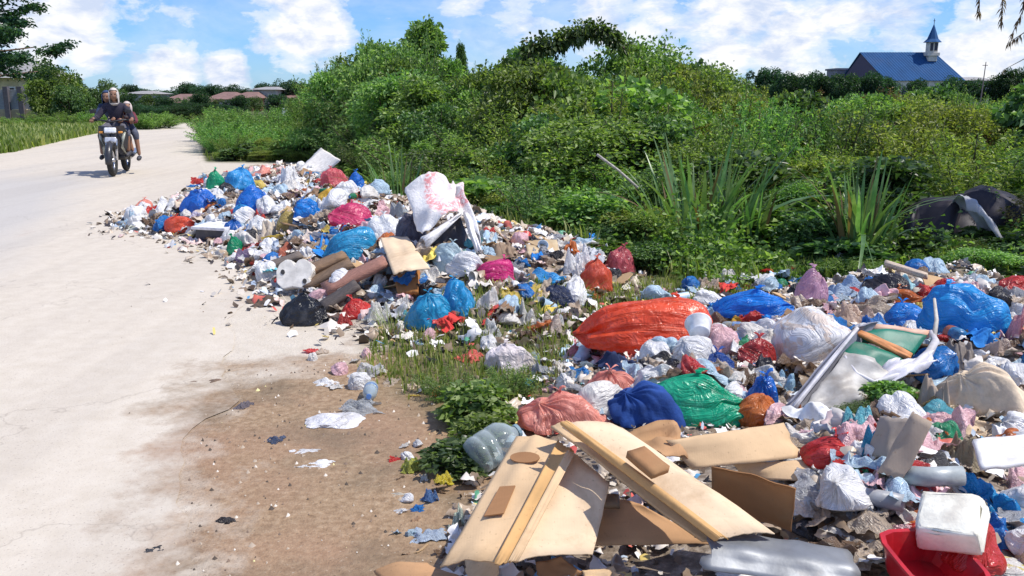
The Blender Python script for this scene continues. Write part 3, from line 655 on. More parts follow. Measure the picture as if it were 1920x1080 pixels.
def mid_pile():
    bag((1064, 533, 1342, 668), ORED, 'big orange red bag lying on the front heap', 'the big orange red bag', fam=H_, seed=0, dr=.5)
    bag((1334, 530, 1494, 602), (0.012, .26, .85), 'bright blue bag right of the big orange red bag', 'the bright blue bag', fam=H_, seed=3, dr=.5)
    film((1338, 584, 1424, 620), YEL, 'yellow banana peel coloured wrapper below the bright blue bag', 'the yellow wrapper')
    bag((1366, 602, 1434, 632), BLK, 'black lump squeezed under the yellow wrapper', 'the black lump under the yellow wrapper', knot=False)  # near-black lump filling the space under the yellow wrapper
    film((1252, 622, 1346, 676), (.74, .62, .62), 'pinkish white crumpled bag below the white tub', 'the pinkish crumpled bag')
    film((1200, 628, 1262, 672), (.66, .64, .62), 'white scrap bag under the big orange red bag', 'the white scrap bag')
    bag((1306, 652, 1376, 694), (.015, .08, .36), 'small dark blue bag above the green bag', 'the small dark blue bag', fam=M_)
    bag((1382, 628, 1454, 690), (.50, .045, .04), 'deep red dull bag beside the large clear bag', 'the deep red bag')
    film((1270, 658, 1316, 692), (.80, .70, .32), 'pale yellow wrapper above the green bag', 'the pale yellow wrapper')
    cloth((1112, 646, 1226, 706), NAVY, 'navy blue cloth under the left part of the big orange red bag', 'the navy cloth')
    bag((1060, 642, 1094, 676), PINK, 'small pink bag at the left end of the big orange red bag', 'the small pink bag', fam=M_)
    bag((1082, 672, 1196, 770), SALM, 'salmon bag behind, partly hidden by the blue pillow', 'the rear salmon bag', fam=H_, seed=1, alpha=.9)
    bag((966, 712, 1152, 818), (.95, .36, .27), 'wide salmon bag in front, beside the leafy plant', 'the wide salmon bag', fam=H_, seed=5, alpha=.92, dr=.55)
    bag((1392, 694, 1456, 786), BLUE, 'blue bag end showing at the right of the green bag', 'the blue bag end')
    bag((1182, 682, 1414, 804), (0.01, .50, .27), 'large green bag lying across the blue pillow', 'the large green bag', fam=H_, seed=6, dr=.45)
    item('plastic_bag', (1424, 556, 1604, 690), H_, printed((.84, .82, .82), (.78, .62, .50), 11, thr=.50), 'large clear bag full of white scraps', 'plastic bag', 'the large clear bag', dr=.6, seed=7)
    bag((1486, 496, 1550, 574), (.75, .45, .58), 'knotted pink and white top of a bag at the weeds', 'the pink knotted bag', alpha=.85)
    film((1538, 504, 1652, 562), (.45, .60, .80), 'pale blue crumpled film against the weeds', 'the pale blue film')
    film((1636, 502, 1734, 554), (.42, .72, .78), 'pale turquoise film against the weeds', 'the pale turquoise film')
    bag((1652, 534, 1740, 574), (.62, .16, .03), 'orange brown bag behind the large blue bag', 'the orange brown bag')
    bag((1722, 518, 1898, 634), (0.02, .36, .80), 'large shiny blue bag at the right edge', 'the large shiny blue bag', fam=H_, seed=2, dr=.6)
    bag((1652, 558, 1748, 624), (0.01, .26, .80), 'smaller blue bag left of the large shiny blue bag', 'the smaller blue bag')
    film((1538, 558, 1662, 626), (.70, .52, .40), 'peach coloured crumpled paper right of the large clear bag', 'the peach paper', name='crumpled_paper', cat='paper')
    film((1590, 556, 1640, 590), (.12, .07, .05), 'dark brown rag on the peach paper', 'the dark brown rag', mat=fabric((.13, .07, .05)), name='cloth_rag', cat='rag')
    film((1870, 560, 1945, 645), (.78, .42, .45), 'pink net at the right edge beside the large shiny blue bag', 'the pink net', alpha=.8)
    cloth((1752, 628, 1846, 704), (.25, .21, .18), 'grey brown cloth below the large shiny blue bag', 'the grey brown cloth')
    film((1820, 620, 1925, 676), (.60, .46, .38), 'beige crumpled bag at the right edge under the pink net', 'the beige bag at the right edge')
    film((1486, 742, 1596, 796), (.62, .62, .60), 'grey white torn sack under the green lined tray', 'the grey torn sack', alpha=.9)
    film((1440, 690, 1500, 748), (.42, .66, .85), 'light blue clear film right of the blue bag end', 'the light blue clear film', alpha=.7)
    film((1448, 740, 1516, 796), (.68, .22, .07), 'orange scrap of bag at the lower end of the green lined tray', 'the orange scrap')
    film((1698, 690, 1780, 790), (.50, .44, .38), 'grey beige curled card right of the wilted greens', 'the curled grey card', mat=cardboard((.40, .33, .27)), name='curled_card', cat='card')
    cloth((1756, 664, 1930, 790), (.70, .56, .40), 'cream crumpled cloth at the right edge', 'the cream cloth', fam=H_, dr=.5)
    bag((1498, 798, 1620, 886), (.72, .03, .025), 'shiny red bag in the shade beside the cardboard', 'the shiny red bag', fam=H_, seed=3)
    film((1610, 792, 1656, 874), (.05, .38, .60), 'narrow light blue pouch right of the shiny red bag', 'the light blue pouch')
    film((1740, 768, 1925, 826), (.66, .50, .33), 'twisted tan paper strip below the cream cloth', 'the twisted tan paper', name='crumpled_paper', cat='paper', mat=fabric((.64, .48, .32)))
    film((1752, 798, 1846, 888), (.36, .27, .13), 'olive brown patterned packet below the twisted tan paper', 'the olive brown packet', mat=printed((.42, .33, .20), (.50, .18, .05)))
    film((1690, 824, 1810, 902), (.17, .17, .18), 'dark translucent film left of the olive brown packet', 'the dark film', alpha=.8)  # clear grey film, with a triangle of shadow put into its dark colour
    film((1748, 862, 1945, 985), (0.02, .36, .78), 'torn blue bag with a loop handle at the right edge', 'the torn blue bag', fam=S_, name='plastic_bag', cat='plastic bag', seed=4)
    film((1496, 906, 1596, 966), LILAC, 'lilac floral wrapper right of the brown cardboard piece', 'the lilac floral wrapper', mat=printed((.70, .66, .62), (.30, .27, .42), 20))
    bag((1478, 962, 1596, 1024), BLK, 'black bag below the lilac floral wrapper', 'the black bag by the cardboard', knot=False, fam=B_)
    film((1556, 936, 1745, 1045), (.58, .56, .50), 'pale speckled woven sack in front of the foam block', 'the speckled sack', mat=printed((.62, .60, .54), (.20, .19, .20), 30, thr=.57), fam=S_)
    film((1616, 1006, 1686, 1046), (.62, .72, .80), 'pale blue wrapper left of the red basin', 'the pale blue wrapper', fam=M_)
    film((1826, 976, 1935, 1036), (.70, .02, .03), 'crumpled red cloth right of the foam block', 'the crumpled red cloth', mat=fabric((.62, .02, .03)), name='cloth_rag', cat='rag')
    film((1796, 1024, 1945, 1100), (.80, .74, .50), 'white and yellow bag at the bottom right corner', 'the white and yellow bag', mat=printed((.80, .78, .72), (.70, .55, .10), 9), fam=B_, name='plastic_bag', cat='plastic bag')
    film((1700, 1062, 1800, 1100), MINT, 'mint green bag at the bottom edge below the red basin', 'the mint bag')
    # little pieces beside the cardboard
    film((786, 912, 830, 948), (.12, .25, .52), 'small blue wrapper on the dirt left of the big carton', 'the small blue wrapper')
    film((812, 878, 852, 912), (.80, .66, .05), 'bright yellow scrap on a twig left of the big carton', 'the bright yellow scrap', zoff=.03)
    film((768, 982, 846, 1020), (.50, .60, .74), 'pale blue film on the dirt left of the big carton', 'the pale blue film on the dirt', fam=F_)
    film((838, 940, 878, 1000), (.66, .74, .60), 'greenish white cup wrapper against the big carton', 'the greenish white wrapper')
    film((750, 850, 800, 890), (.52, .55, .10), 'yellow green leaf wrapper below the leafy plant', 'the yellow green wrapper')
    film((496, 808, 538, 834), (.10, .13, .22), 'small navy scrap alone on the dirt', 'the small navy scrap', fam=F_)
    film((404, 962, 448, 984), (.06, .05, .05), 'black scrap on the brown dirt near the bottom', 'the black scrap', fam=F_)
    film((268, 1020, 310, 1038), (.10, .10, .11), 'dark grey scrap at the bottom of the road', 'the dark grey scrap', fam=F_)
    film((436, 746, 478, 770), (.26, .22, .24), 'grey flattened wrapper on the dirt edge', 'the grey flattened wrapper', fam=F_)
    film((342, 702, 432, 724), (.17, .12, .08), 'thin dead twig mat on the dirt edge', 'the dead twig mat', mat=fabric((.15, .1, .07)), fam=F_, name='dead_leaves', cat='dead leaves')
    film((542, 838, 602, 852), WHT, 'narrow white paper scrap, upper of two on the dirt', 'the upper white paper scrap', fam=F_, name='paper_scrap', cat='paper')
    film((552, 858, 630, 882), WHT, 'wide white paper scrap, lower of two on the dirt', 'the lower white paper scrap', fam=F_, name='paper_scrap', cat='paper')
    film((722, 918, 778, 936), (.75, .68, .55), 'cream paper scrap left of the small blue wrapper', 'the cream paper scrap', fam=F_, name='paper_scrap', cat='paper')
mid_pile()
# ------------------------------------------------------------------ rigid rubbish
def hero(px, py, short, box=None): HEROES.append((px, py, short, box or (px - 20, py - 15, px + 20, py + 15)))
def mesh_at(name, V, F, root, mat, smooth=False):
    """V in world space; origin at the root (or at the points' centre for a top-level thing)"""
    V = np.asarray(V, float); o0 = np.array(root.location) if root is not None else V.mean(0)
    o = link(name, mesh_np(name, V - o0, F, smooth), mat, root)
    if root is None: o.location = o0
    return o
def quad(name, pts, thick, mat, root=None, bend=0.0, warp=.006, n=14, m=10, seed=0, rag=0.0):
    """a board through four (px, py, z) corners: bilinear, slightly warped, with real thickness and worn edges"""
    C = [(W(p[0], p[1], max(p[2], hit(p[0], p[1])[2] + .025)) if isinstance(p, tuple) else np.array(p)) for p in pts]
    u, v = np.meshgrid(np.linspace(0, 1, n), np.linspace(0, 1, m))
    jit = (vnoise(u * 9 + seed, v * 9, .8, seed) - .5) * rag
    edge = (u < .001) | (u > .999) | (v < .001) | (v > .999)
    uu = u + np.where(edge, jit, 0); vv = v + np.where(edge, (vnoise(u * 9, v * 9 + seed, .7, seed + 3) - .5) * rag, 0)
    P = (C[0][None, None] * ((1 - uu) * (1 - vv))[..., None] + C[1][None, None] * (uu * (1 - vv))[..., None] + C[2][None, None] * (uu * vv)[..., None] + C[3][None, None] * ((1 - uu) * vv)[..., None])
    N = np.cross(C[1] - C[0], C[3] - C[0]); N /= np.linalg.norm(N)
    if N[2] < 0: N = -N
    off = bend * (4 * u * (1 - u)) + warp * (vnoise(u * 4, v * 4, 1, seed + 7) - .5) * 2
    P = P + off[..., None] * N
    top = P.reshape(-1, 3); bot = top - N * thick; V = np.concatenate([top, bot]); k = n * m
    idx = np.arange(k).reshape(m, n)
    F = np.stack([idx[:-1, :-1], idx[:-1, 1:], idx[1:, 1:], idx[1:, :-1]], -1).reshape(-1, 4)
    if np.cross(V[F[0, 1]] - V[F[0, 0]], V[F[0, 3]] - V[F[0, 0]]) @ N < 0: F = F[:, ::-1]
    Fb = F[:, ::-1] + k
    ring = np.concatenate([idx[0], idx[1:, -1], idx[-1, :-1][::-1], idx[1:-1, 0][::-1]])
    r2 = np.roll(ring, -1); S = np.stack([ring, r2, r2 + k, ring + k], -1)
    return mesh_at(name, V, np.concatenate([F, Fb, S]), root, mat)
def plane3(pl):
    A, B, C = [W(*p) for p in pl]; N = np.cross(B - A, C - A); N /= np.linalg.norm(N)
    if N @ (np.array([0, 0, CAM_Z]) - A) < 0: N = -N
    return A, N
def slab(name, pl, outline, thick, mat, root=None, lift=0.0, rag=0.0, bev=0.0, seed=1):
    A, N = plane3(pl) if len(pl) == 3 else pl; A = A + N * lift; rg = random.Random(seed); pts = []
    k = len(outline)
    for i in range(k):
        a, b = outline[i], outline[(i + 1) % k]; steps = max(1, int(math.hypot(b[0] - a[0], b[1] - a[1]) / 7)) if rag else 1
        for s in range(steps):
            f = s / steps; px = a[0] + (b[0] - a[0]) * f; py = a[1] + (b[1] - a[1]) * f
            if rag: px += rg.uniform(-rag, rag); py += rg.uniform(-rag, rag)
            d = ray(px, py); t = ((A - np.array([0, 0, CAM_Z])) @ N) / (d @ N); pts.append(np.array([0, 0, CAM_Z]) + d * t)
    pts = np.array(pts); o0 = np.array(root.location) if root is not None else pts.mean(0)
    bm = bmesh.new(); a = [bm.verts.new(p - o0) for p in pts]; b = [bm.verts.new(p - o0 - N * thick) for p in pts]
    bm.faces.new(a); bm.faces.new(b[::-1])
    for i in range(len(a)): j = (i + 1) % len(a); bm.faces.new((a[j], a[i], b[i], b[j]))
    bmesh.ops.recalc_face_normals(bm, faces=bm.faces)
    if bev: bmesh.ops.bevel(bm, geom=list(bm.edges), offset=bev, segments=2, affect='EDGES')
    bmesh.ops.triangulate(bm, faces=[f for f in bm.faces if len(f.verts) > 4])
    o = link(name, bm_mesh(name, bm), mat, root)
    if root is None: o.location = o0
    return o
KRAFT = cardboard(); KRAFT2 = cardboard((0.50, 0.29, 0.15)); KBROWN = cardboard((0.36, 0.185, 0.085)); KPALE = cardboard((0.76, 0.58, 0.39)); KTAPE = cardboard((0.62, 0.37, 0.155))

def cartons():
    r = empty('flattened_carton', W(960, 1050, 0)); tag(r, 'flattened tan carton with two punched holes lying nearest the camera', 'cardboard box')
    hero(960, 940, 'the flattened carton with two holes', (826, 818, 1130, 1062))
    quad('flap', [(968, 817, .31), (1052, 832, .33), (934, 1054, .20), (826, 1062, .17)], .004, KRAFT, r, bend=.012, seed=1, rag=.012)
    quad('main_panel', [(1066, 846, .318), (1142, 905, .30), (1112, 1040, .17), (962, 1050, .195)], .004, KPALE, r, bend=.008, seed=2, rag=.014)
    quad('folded_edge', [(1046, 826, .348), (1076, 846, .34), (970, 1052, .212), (926, 1056, .222)], .004, KTAPE, r, seed=3, rag=.02, warp=.004)
    quad('fold_strip', [(1064, 842, .352), (1078, 850, .344), (972, 1052, .218), (952, 1053, .224)], .004, KRAFT, r, seed=4, rag=.02, warp=.002)
    pl = ((968, 817, .316), (1052, 832, .336), (880, 1058, .192))
    slab('oval_hole', pl, [(984 + 28 * math.cos(a) , 857 + 10 * math.sin(a)) for a in np.linspace(0, 6.28, 17)[:-1]], .004, KBROWN, r, lift=.012)
    slab('square_hole', pl, [(937, 912), (966, 910), (944, 962), (907, 967)], .004, KBROWN, r, lift=.012)
    r = empty('long_carton_panel', W(1250, 1000, 0)); tag(r, 'long tan carton panel lying diagonally with a small brown flap on it', 'cardboard box')
    hero(1240, 900, 'the long diagonal carton panel', (1033, 795, 1452, 1015))
    quad('panel', [(1054, 797, .43), (1168, 800, .42), (1452, 1000, .27), (1342, 1012, .27)], .004, KPALE, r, bend=.014, seed=5, rag=.008, n=22)
    quad('lower_layer', [(1034, 797, .40), (1100, 800, .38), (1370, 1014, .235), (1318, 1014, .235)], .007, KRAFT, r, bend=.010, seed=6, rag=.008, n=22)
    quad('edge_strip', [(1050, 795, .441), (1076, 797, .440), (1366, 1010, .284), (1340, 1013, .284)], .004, KTAPE, r, bend=.014, seed=7, rag=.02, n=22, warp=.003)
    quad('raised_flap', [(1176, 846, .435), (1208, 836, .435), (1256, 874, .41), (1224, 886, .41)], .022, KBROWN, r, seed=8, n=5, m=5, warp=.001)
    def one(nm, pts, mat, lab, short, px, py, th=.004, **k):
        o = quad(nm, pts, th, mat, None, **k); tag(o, lab, 'cardboard'); hero(px, py, short); return o
    one('cardboard_sheet', [(1250, 826, .33), (1468, 793, .33), (1502, 858, .26), (1296, 880, .24)], KRAFT, 'tan cardboard sheet behind the long diagonal carton panel', 'the rear cardboard sheet', 1380, 840, bend=.02, seed=9, rag=.03)
    one('cardboard_piece', [(1150, 806, .34), (1262, 800, .33), (1300, 850, .29), (1230, 858, .30)], KRAFT2, 'torn soiled cardboard piece between the diagonal panel and the rear sheet', 'the soiled cardboard piece', 1230, 825, seed=10, rag=.06, warp=.03)
    one('brown_cardboard_panel', [(1336, 872, .36), (1492, 916, .37), (1484, 998, .20), (1336, 950, .20)], KBROWN, 'brown cardboard panel propped on edge right of the long diagonal panel', 'the propped brown panel', 1430, 930, bend=.006, seed=11, rag=.01)
    one('cardboard_sheet', [(1120, 926, .22), (1200, 946, .22), (1345, 1018, .16), (1088, 1024, .14)], KRAFT2, 'low tan cardboard sheet under the long diagonal panel', 'the low cardboard sheet', 1190, 985, bend=.004, seed=12, rag=.02)
    one('cardboard_tab', [(1120, 922, .25), (1160, 926, .25), (1162, 946, .23), (1118, 946, .23)], cardboard((.22, .17, .12)), 'small dark cardboard tab between the two large cartons', 'the dark cardboard tab', 1140, 934, th=.02, n=5, m=4, seed=13)
    one('cardboard_strip', [(1370, 868, .24), (1522, 860, .25), (1526, 900, .20), (1400, 896, .19)], KRAFT, 'tan cardboard strip right of the rear cardboard sheet', 'the short cardboard strip', 1460, 880, seed=14, rag=.05, bend=.01)
    one('cardboard_bottom_flap', [(700, 1072, .03), (800, 1056, .06), (868, 1082, .05), (740, 1110, .02)], KRAFT2, 'tan cardboard flap at the bottom edge left of the flattened carton', 'the bottom left flap', 790, 1075, seed=15, rag=.04, bend=.02)
    one('cardboard_scrap', [(1004, 1056, .10), (1052, 1044, .13), (1096, 1076, .10), (1010, 1100, .06)], KBROWN, 'reddish brown cardboard scrap under the flattened carton', 'the reddish cardboard scrap', 1050, 1070, seed=16, rag=.05)
    one('cardboard_fragment', [(1092, 1070, .11), (1150, 1062, .12), (1166, 1092, .10), (1100, 1104, .08)], KRAFT, 'pale cardboard fragment at the bottom edge right of the reddish scrap', 'the pale fragment', 1130, 1080, seed=17, rag=.05)
    one('cardboard_corner', [(868, 1046, .05), (934, 1052, .13), (930, 1090, .08), (880, 1096, .05)], KRAFT, 'narrow cardboard end sticking out below the flattened carton', 'the narrow cardboard end', 905, 1070, seed=18, rag=.06)
    one('cardboard_square', [(712, 446, .40), (764, 444, .42), (806, 502, .33), (738, 514, .30)], KPALE, 'pale tan cardboard lid standing in the middle of the rear heap', 'the pale cardboard lid', 758, 478, seed=19, rag=.03, bend=.01, th=.008)
    one('cardboard_carton_end', [(738, 506, .25), (786, 502, .25), (782, 545, .12), (744, 548, .12)], cardboard((.38, .16, .05)), 'orange brown carton end under the pale cardboard lid', 'the orange brown carton end', 762, 525, seed=20, rag=.06, th=.03)
    one('white_board', [(1826, 822, .42), (1932, 812, .42), (1936, 868, .38), (1842, 878, .37)], solid((.70, .68, .66), rough=.6, dirt=.5), 'flat white board above the torn blue bag at the right edge', 'the white board', 1878, 845, seed=21, rag=.01, th=.012)
    one('grey_carton_strip', [(1712, 776, .50), (1748, 792, .50), (1690, 902, .33), (1642, 888, .33)], cardboard((.40, .32, .25)), 'grey brown corrugated strip leaning against the twisted tan paper', 'the corrugated strip', 1695, 840, seed=22, rag=.05, bend=.03)
    one('grey_carton_flap', [(1650, 780, .46), (1712, 782, .47), (1670, 862, .35), (1626, 850, .34)], cardboard((.33, .28, .24)), 'grey cardboard flap left of the corrugated strip', 'the grey flap', 1668, 815, seed=23, rag=.05, bend=.02)
    one('tilted_board', [(558, 318, .32), (602, 277, .52), (638, 300, .50), (608, 324, .30)], solid((.72, .68, .62), rough=.7), 'pale tilted board sticking up at the back of the rear heap', 'the tilted pale board', 600, 300, seed=24, th=.015, rag=.02)
    one('beige_board', [(984, 452, .30), (1044, 448, .32), (1048, 470, .24), (990, 476, .22)], cardboard((.55, .43, .27)), 'short beige board lying on the dead leaves right of the printed sack', 'the beige board', 1015, 462, seed=25, th=.015)
    # planks in the rear heap
    n = 0
    for pts, c, lab, sh in (([(520, 520, .10), (640, 468, .30), (650, 478, .30), (534, 532, .10)], (.26, .16, .09), 'dark brown plank, upper one of the boards left of the torn light blue bag', 'the upper plank'),
                        ([(556, 530, .10), (652, 482, .28), (662, 494, .27), (572, 540, .09)], (.20, .13, .08), 'weathered plank, lower one of the boards left of the torn light blue bag', 'the lower plank'),
                        ([(600, 532, .14), (718, 478, .34), (726, 492, .33), (612, 548, .13)], (.36, .17, .12), 'reddish brown plank pointing at the pale cardboard lid', 'the reddish plank'),
                        ([(594, 568, .08), (664, 524, .22), (674, 534, .21), (606, 580, .07)], (.10, .08, .07), 'short dark plank right of the round black bag', 'the short dark plank'),
                        ([(480, 498, .10), (560, 470, .22), (566, 478, .22), (488, 508, .09)], (.18, .14, .11), 'thin grey brown stick left of the upper plank', 'the thin stick'),
                        ([(1660, 486, .35), (1740, 512, .38), (1738, 516, .38), (1658, 492, .35)], (.55, .44, .34), 'pale thin stick lying on the pale turquoise film', 'the pale stick')):
        o = quad('wooden_plank', pts, .03, wood(c), None, seed=n + 60, n=8, m=4, rag=.03, warp=.004); tag(o, lab, 'plank'); hero((pts[0][0] + pts[1][0]) / 2, (pts[0][1] + pts[1][1]) / 2, sh); n += 1
cartons()

def white_foam_panel():
    y = W(552, 540, 0.08); pl = (y, np.array([-.15, -.9, .42]) / np.linalg.norm([-.15, -.9, .42]))
    r = empty('foam_packing', (y[0], y[1], y[2])); tag(r, 'cream foam packing piece with two rounded lobes standing above the round black bag', 'foam packing'); hero(552, 512, 'the two-lobed foam piece', (517, 485, 588, 540))
    m = solid((.78, .74, .66), rough=.7, bumps=.4, scale=12)
    slab('foam', pl, [(518, 530), (517, 508), (524, 494), (536, 486), (546, 487), (552, 496), (560, 486), (572, 485), (584, 494), (588, 508), (580, 522), (586, 532), (570, 541), (548, 538), (530, 542)], .08, m, r, bev=.006)
    for a, b in ((530, 510), (571, 527)):
        slab('painted_hole', pl, [(a + 4 * math.cos(t), b + 5 * math.sin(t)) for t in np.linspace(0, 6.28, 9)[:-1]], .01, solid((.05, .045, .04)), r, lift=.004)  # flat near-black discs paint the shade of recesses onto the foam
white_foam_panel()

def dark_box():
    r = empty('shallow_box', hit(393, 456)); tag(r, 'shallow black box with a flat white lid at the road side of the rear heap', 'box'); hero(393, 442, 'the black box with a white lid', (370, 425, 416, 458))
    L = r.location; r.rotation_euler = (0, .05, -.45)
    bm = bmesh.new(); add_box(bm, (0, .14, .07), (.36, .28, .13), bev=.01); link('box', bm_mesh('box', bm), solid((.03, .03, .045), rough=.4), r)
    bm = bmesh.new(); add_box(bm, (-.01, .13, .151), (.40, .31, .028), Euler((.05, -.06, .08)), .005); link('lid', bm_mesh('lid', bm), solid((.78, .77, .78), rough=.5), r)
dark_box()

def printed_sack():
    r = empty('white_sack', hit(830, 470)); tag(r, 'large white woven sack with faded red print slumped open on the rear heap', 'sack'); hero(825, 400, 'the white printed sack', (758, 343, 902, 472))
    m, t, p, out = new_mat('woven_sack'); tc = nd(t, 'ShaderNodeTexCoord'); P = pos(t)
    mp = nd(t, 'ShaderNodeMapping'); t.links.new(tc.outputs['Object'], mp.inputs[0]); mp.inputs['Location'].default_value = (-.02, 0, -.42); mp.inputs['Scale'].default_value = (1, .01, 1)
    ln = nd(t, 'ShaderNodeVectorMath', operation='LENGTH'); t.links.new(mp.outputs[0], ln.inputs[0])
    d = math_node(t, 'ADD', ln.outputs['Value'], math_node(t, 'MULTIPLY', noise(t, P, 14, 3), .14))
    rg = ramp(t, d, [(.08, (.35, .35, .35)), (.14, (.05, .05, .05)), (.20, (.75, .75, .75)), (.24, (.75, .75, .75)), (.27, (0, 0, 0))])
    ink = ramp(t, noise(t, P, 40, 4, .7), [(.42, (0, 0, 0)), (.55, (1, 1, 1))])
    wv = ramp(t, noise(t, P, 22, 4), [(.3, (.70, .68, .67)), (.7, (.84, .82, .80))])
    c = mixc(t, math_node(t, 'MULTIPLY', rg, ink), wv, (.70, .12, .13)); t.links.new(c, p.inputs['Base Color']); p.inputs['Roughness'].default_value = .55
    bump(t, p, noise(t, P, 30, 4, .6, 1.), .5, .015)
    Yb = float(hit(845, 474)[1]); T = lambda px, py, k=0: YD(px, py, Yb + (474 - py) * .0026 + k)
    quad('sack_face', [T(758, 352, .10), T(846, 341, .22), T(866, 400, .06), T(790, 446, 0)], .008, m, r, bend=.09, warp=.05, seed=70, rag=.05, n=26, m=22)
    quad('sack_side', [T(846, 341, .22), T(872, 372, .20), T(904, 472, .0), T(864, 398, .06)], .008, m, r, bend=.05, warp=.04, seed=71, rag=.06, n=20, m=14)
    quad('sack_lip', [T(862, 398, .05), T(868, 402, .06), T(800, 466, -.02), T(788, 446, -.02)], .008, m, r, bend=.03, warp=.02, seed=72, rag=.06, n=20, m=6)
    quad('dark_inside', [T(862, 402, .10), T(902, 470, .04), T(800, 476, .04), T(792, 452, .04)], .008, solid((.04, .035, .04), rough=.5), r, bend=-.08, warp=.04, seed=73, n=14, m=12)  # near-black sheet colours in the dark inside of the open sack
    quad('sack_lip', [T(868, 404, .04), T(880, 404, .04), T(905, 474, -.02), T(892, 474, -.02)], .008, m, r, bend=.03, warp=.02, seed=74, rag=.08, n=16, m=6)
printed_sack()

def lined_tray():
    Yb = float(hit(1490, 792)[1]) - .03
    def Pt(px, py, k=0): return YD(px, py, Yb + (790 - py) * .0017 + k)
    r = empty('padded_tray', Pt(1600, 770)); tag(r, 'tilted tray with grey side, white rim and green padding under an orange strap', 'tray'); hero(1620, 680, 'the green lined tray', (1460, 606, 1756, 790))
    gy = solid((.22, .22, .26), rough=.8, bumps=.3, dirt=.5); wh = solid((.62, .60, .62), rough=.6, dirt=.6, scale=12); gr = solid((.0, .15, .095), rough=.5, scale=9, dirt=.45); og = solid((.60, .24, .08), rough=.7, dirt=.5)
    q = lambda *a: [Pt(*x) for x in a]
    quad('side_panel', q((1604, 612, .02), (1642, 603, .10), (1508, 768, .06), (1466, 766, 0)), .012, gy, r, bend=.002, seed=80, n=16)
    quad('side_edge', q((1604, 614, .015), (1611, 616, .013), (1490, 770, -.005), (1478, 768, -.005)), .02, wh, r, bend=.012, seed=81, n=16)
    quad('front_panel', q((1586, 658, .0), (1690, 706, .0), (1618, 772, -.03), (1500, 772, -.02)), .01, solid((.40, .38, .35), rough=.5, scale=14, dirt=.75, var=.35), r, seed=82, bend=.02, warp=.03, rag=.05, n=24, m=18)
    quad('torn_cover', q((1640, 700, .01), (1744, 660, .03), (1752, 684, .0), (1660, 728, -.02)), .004, solid((.66, .64, .68), rough=.4, dirt=.4), r, seed=87, bend=.03, warp=.03, rag=.1)
    quad('padding', q((1634, 617, .09), (1738, 630, .10), (1712, 666, .07), (1612, 632, .07)), .03, gr, r, bend=.018, seed=83)
    quad('padding', q((1596, 640, .05), (1702, 676, .05), (1650, 702, .02), (1580, 664, .02)), .03, gr, r, bend=.018, seed=84)
    quad('strap', q((1606, 625, .03), (1616, 618, .03), (1712, 662, .04), (1704, 676, .04)), .018, og, r, bend=.006, seed=85)
    quad('back_rim', q((1632, 606, .09), (1742, 620, .10), (1744, 632, .10), (1634, 616, .09)), .02, solid((.60, .36, .26), rough=.6), r, seed=86, n=8, m=3)
    bm = bmesh.new(); L = Vector(r.location)
    pts = [Pt(1746, 622, .09), Pt(1754, 640, .05), Pt(1742, 662, .02), Pt(1712, 688, 0), Pt(1680, 704, -.01), Pt(1640, 718, -.02), Pt(1606, 700, -.01), Pt(1584, 668, 0)]
    add_tube(bm, [Vector(p) - L for p in pts], [.010, .016, .018, .018, .015, .011, .008, .006], 10); link('rim', bm_mesh('rim', bm, True), wh, r)
    bm = bmesh.new(); add_tube(bm, [Vector(Pt(1752, 560, .12)) - L, Vector(Pt(1756, 600, .1)) - L, Vector(Pt(1750, 640, .06)) - L], [.006, .009, .012]); link('cord', bm_mesh('cord', bm, True), fabric((.5, .46, .4)), r)
lined_tray()

def blue_pillow():
    o = item('pillow', (1132, 694, 1296, 806), HBAGS, fabric((.012, .06, .26)), 'dark blue quilted pillow under the large green bag', 'pillow', 'the dark blue pillow', dr=.6, seed=5)
    q = empty('x'); bpy.data.objects.remove(q)
blue_pillow()

def white_tub():
    P = W(1312, 626, .30); r = empty('plastic_tub', P); r.rotation_euler = (R(-62), R(30), R(10)); r.scale = (.8, .8, .75); tag(r, 'white plastic tub tipped on its side above the pinkish crumpled bag', 'tub'); hero(1312, 604, 'the white tub', (1282, 580, 1340, 628))
    m = solid((.82, .82, .80), rough=.35, bumps=.05, dirt=.1)
    bm = bmesh.new(); add_lathe(bm, [(.055, 0), (.06, .004), (.076, .10), (.082, .102), (.082, .108), (.074, .108), (.058, .012), (.03, .010)], 24); link('tub', bm_mesh('tub', bm, True), m, r)
white_tub()

def foam_block():
    P = W(1786, 1032, .26); r = empty('foam_block', P); r.rotation_euler = (R(24), R(-12), R(-38)); tag(r, 'cream polystyrene block with a soft worn corner beside the torn blue bag', 'foam block'); hero(1786, 985, 'the cream foam block', (1712, 930, 1860, 1040))
    bm = bmesh.new(); add_box(bm, (0, .05, .05), (.155, .145, .075), bev=.012); bmesh.ops.subdivide_edges(bm, edges=bm.edges[:], cuts=1)
    for v in bm.verts: v.co += Vector([random.uniform(-.002, .002) for _ in range(3)])
    rg = random.Random(3); bm.verts.ensure_lookup_table(); ch = [Vector((rg.choice((-.078, .078)), .05 + rg.choice((-.07, .07)), rg.choice((.012, .088)))) + Vector((rg.uniform(-.02, .02), rg.uniform(-.02, .02), 0)) for _ in range(5)]
    bmesh.ops.subdivide_edges(bm, edges=bm.edges[:], cuts=2, use_grid_fill=True)
    for v in bm.verts:
        for c_ in ch:
            d_ = (v.co - c_).length
            if d_ < .035: v.co += (Vector((0, .05, .05)) - v.co).normalized() * (.035 - d_) * .55
        v.co += Vector([rg.uniform(-.001, .001) for _ in range(3)])
    link('block', bm_mesh('block', bm, True), solid((.84, .78, .66), rough=.75, bumps=.5, scale=14, dirt=.35), r)
foam_block()

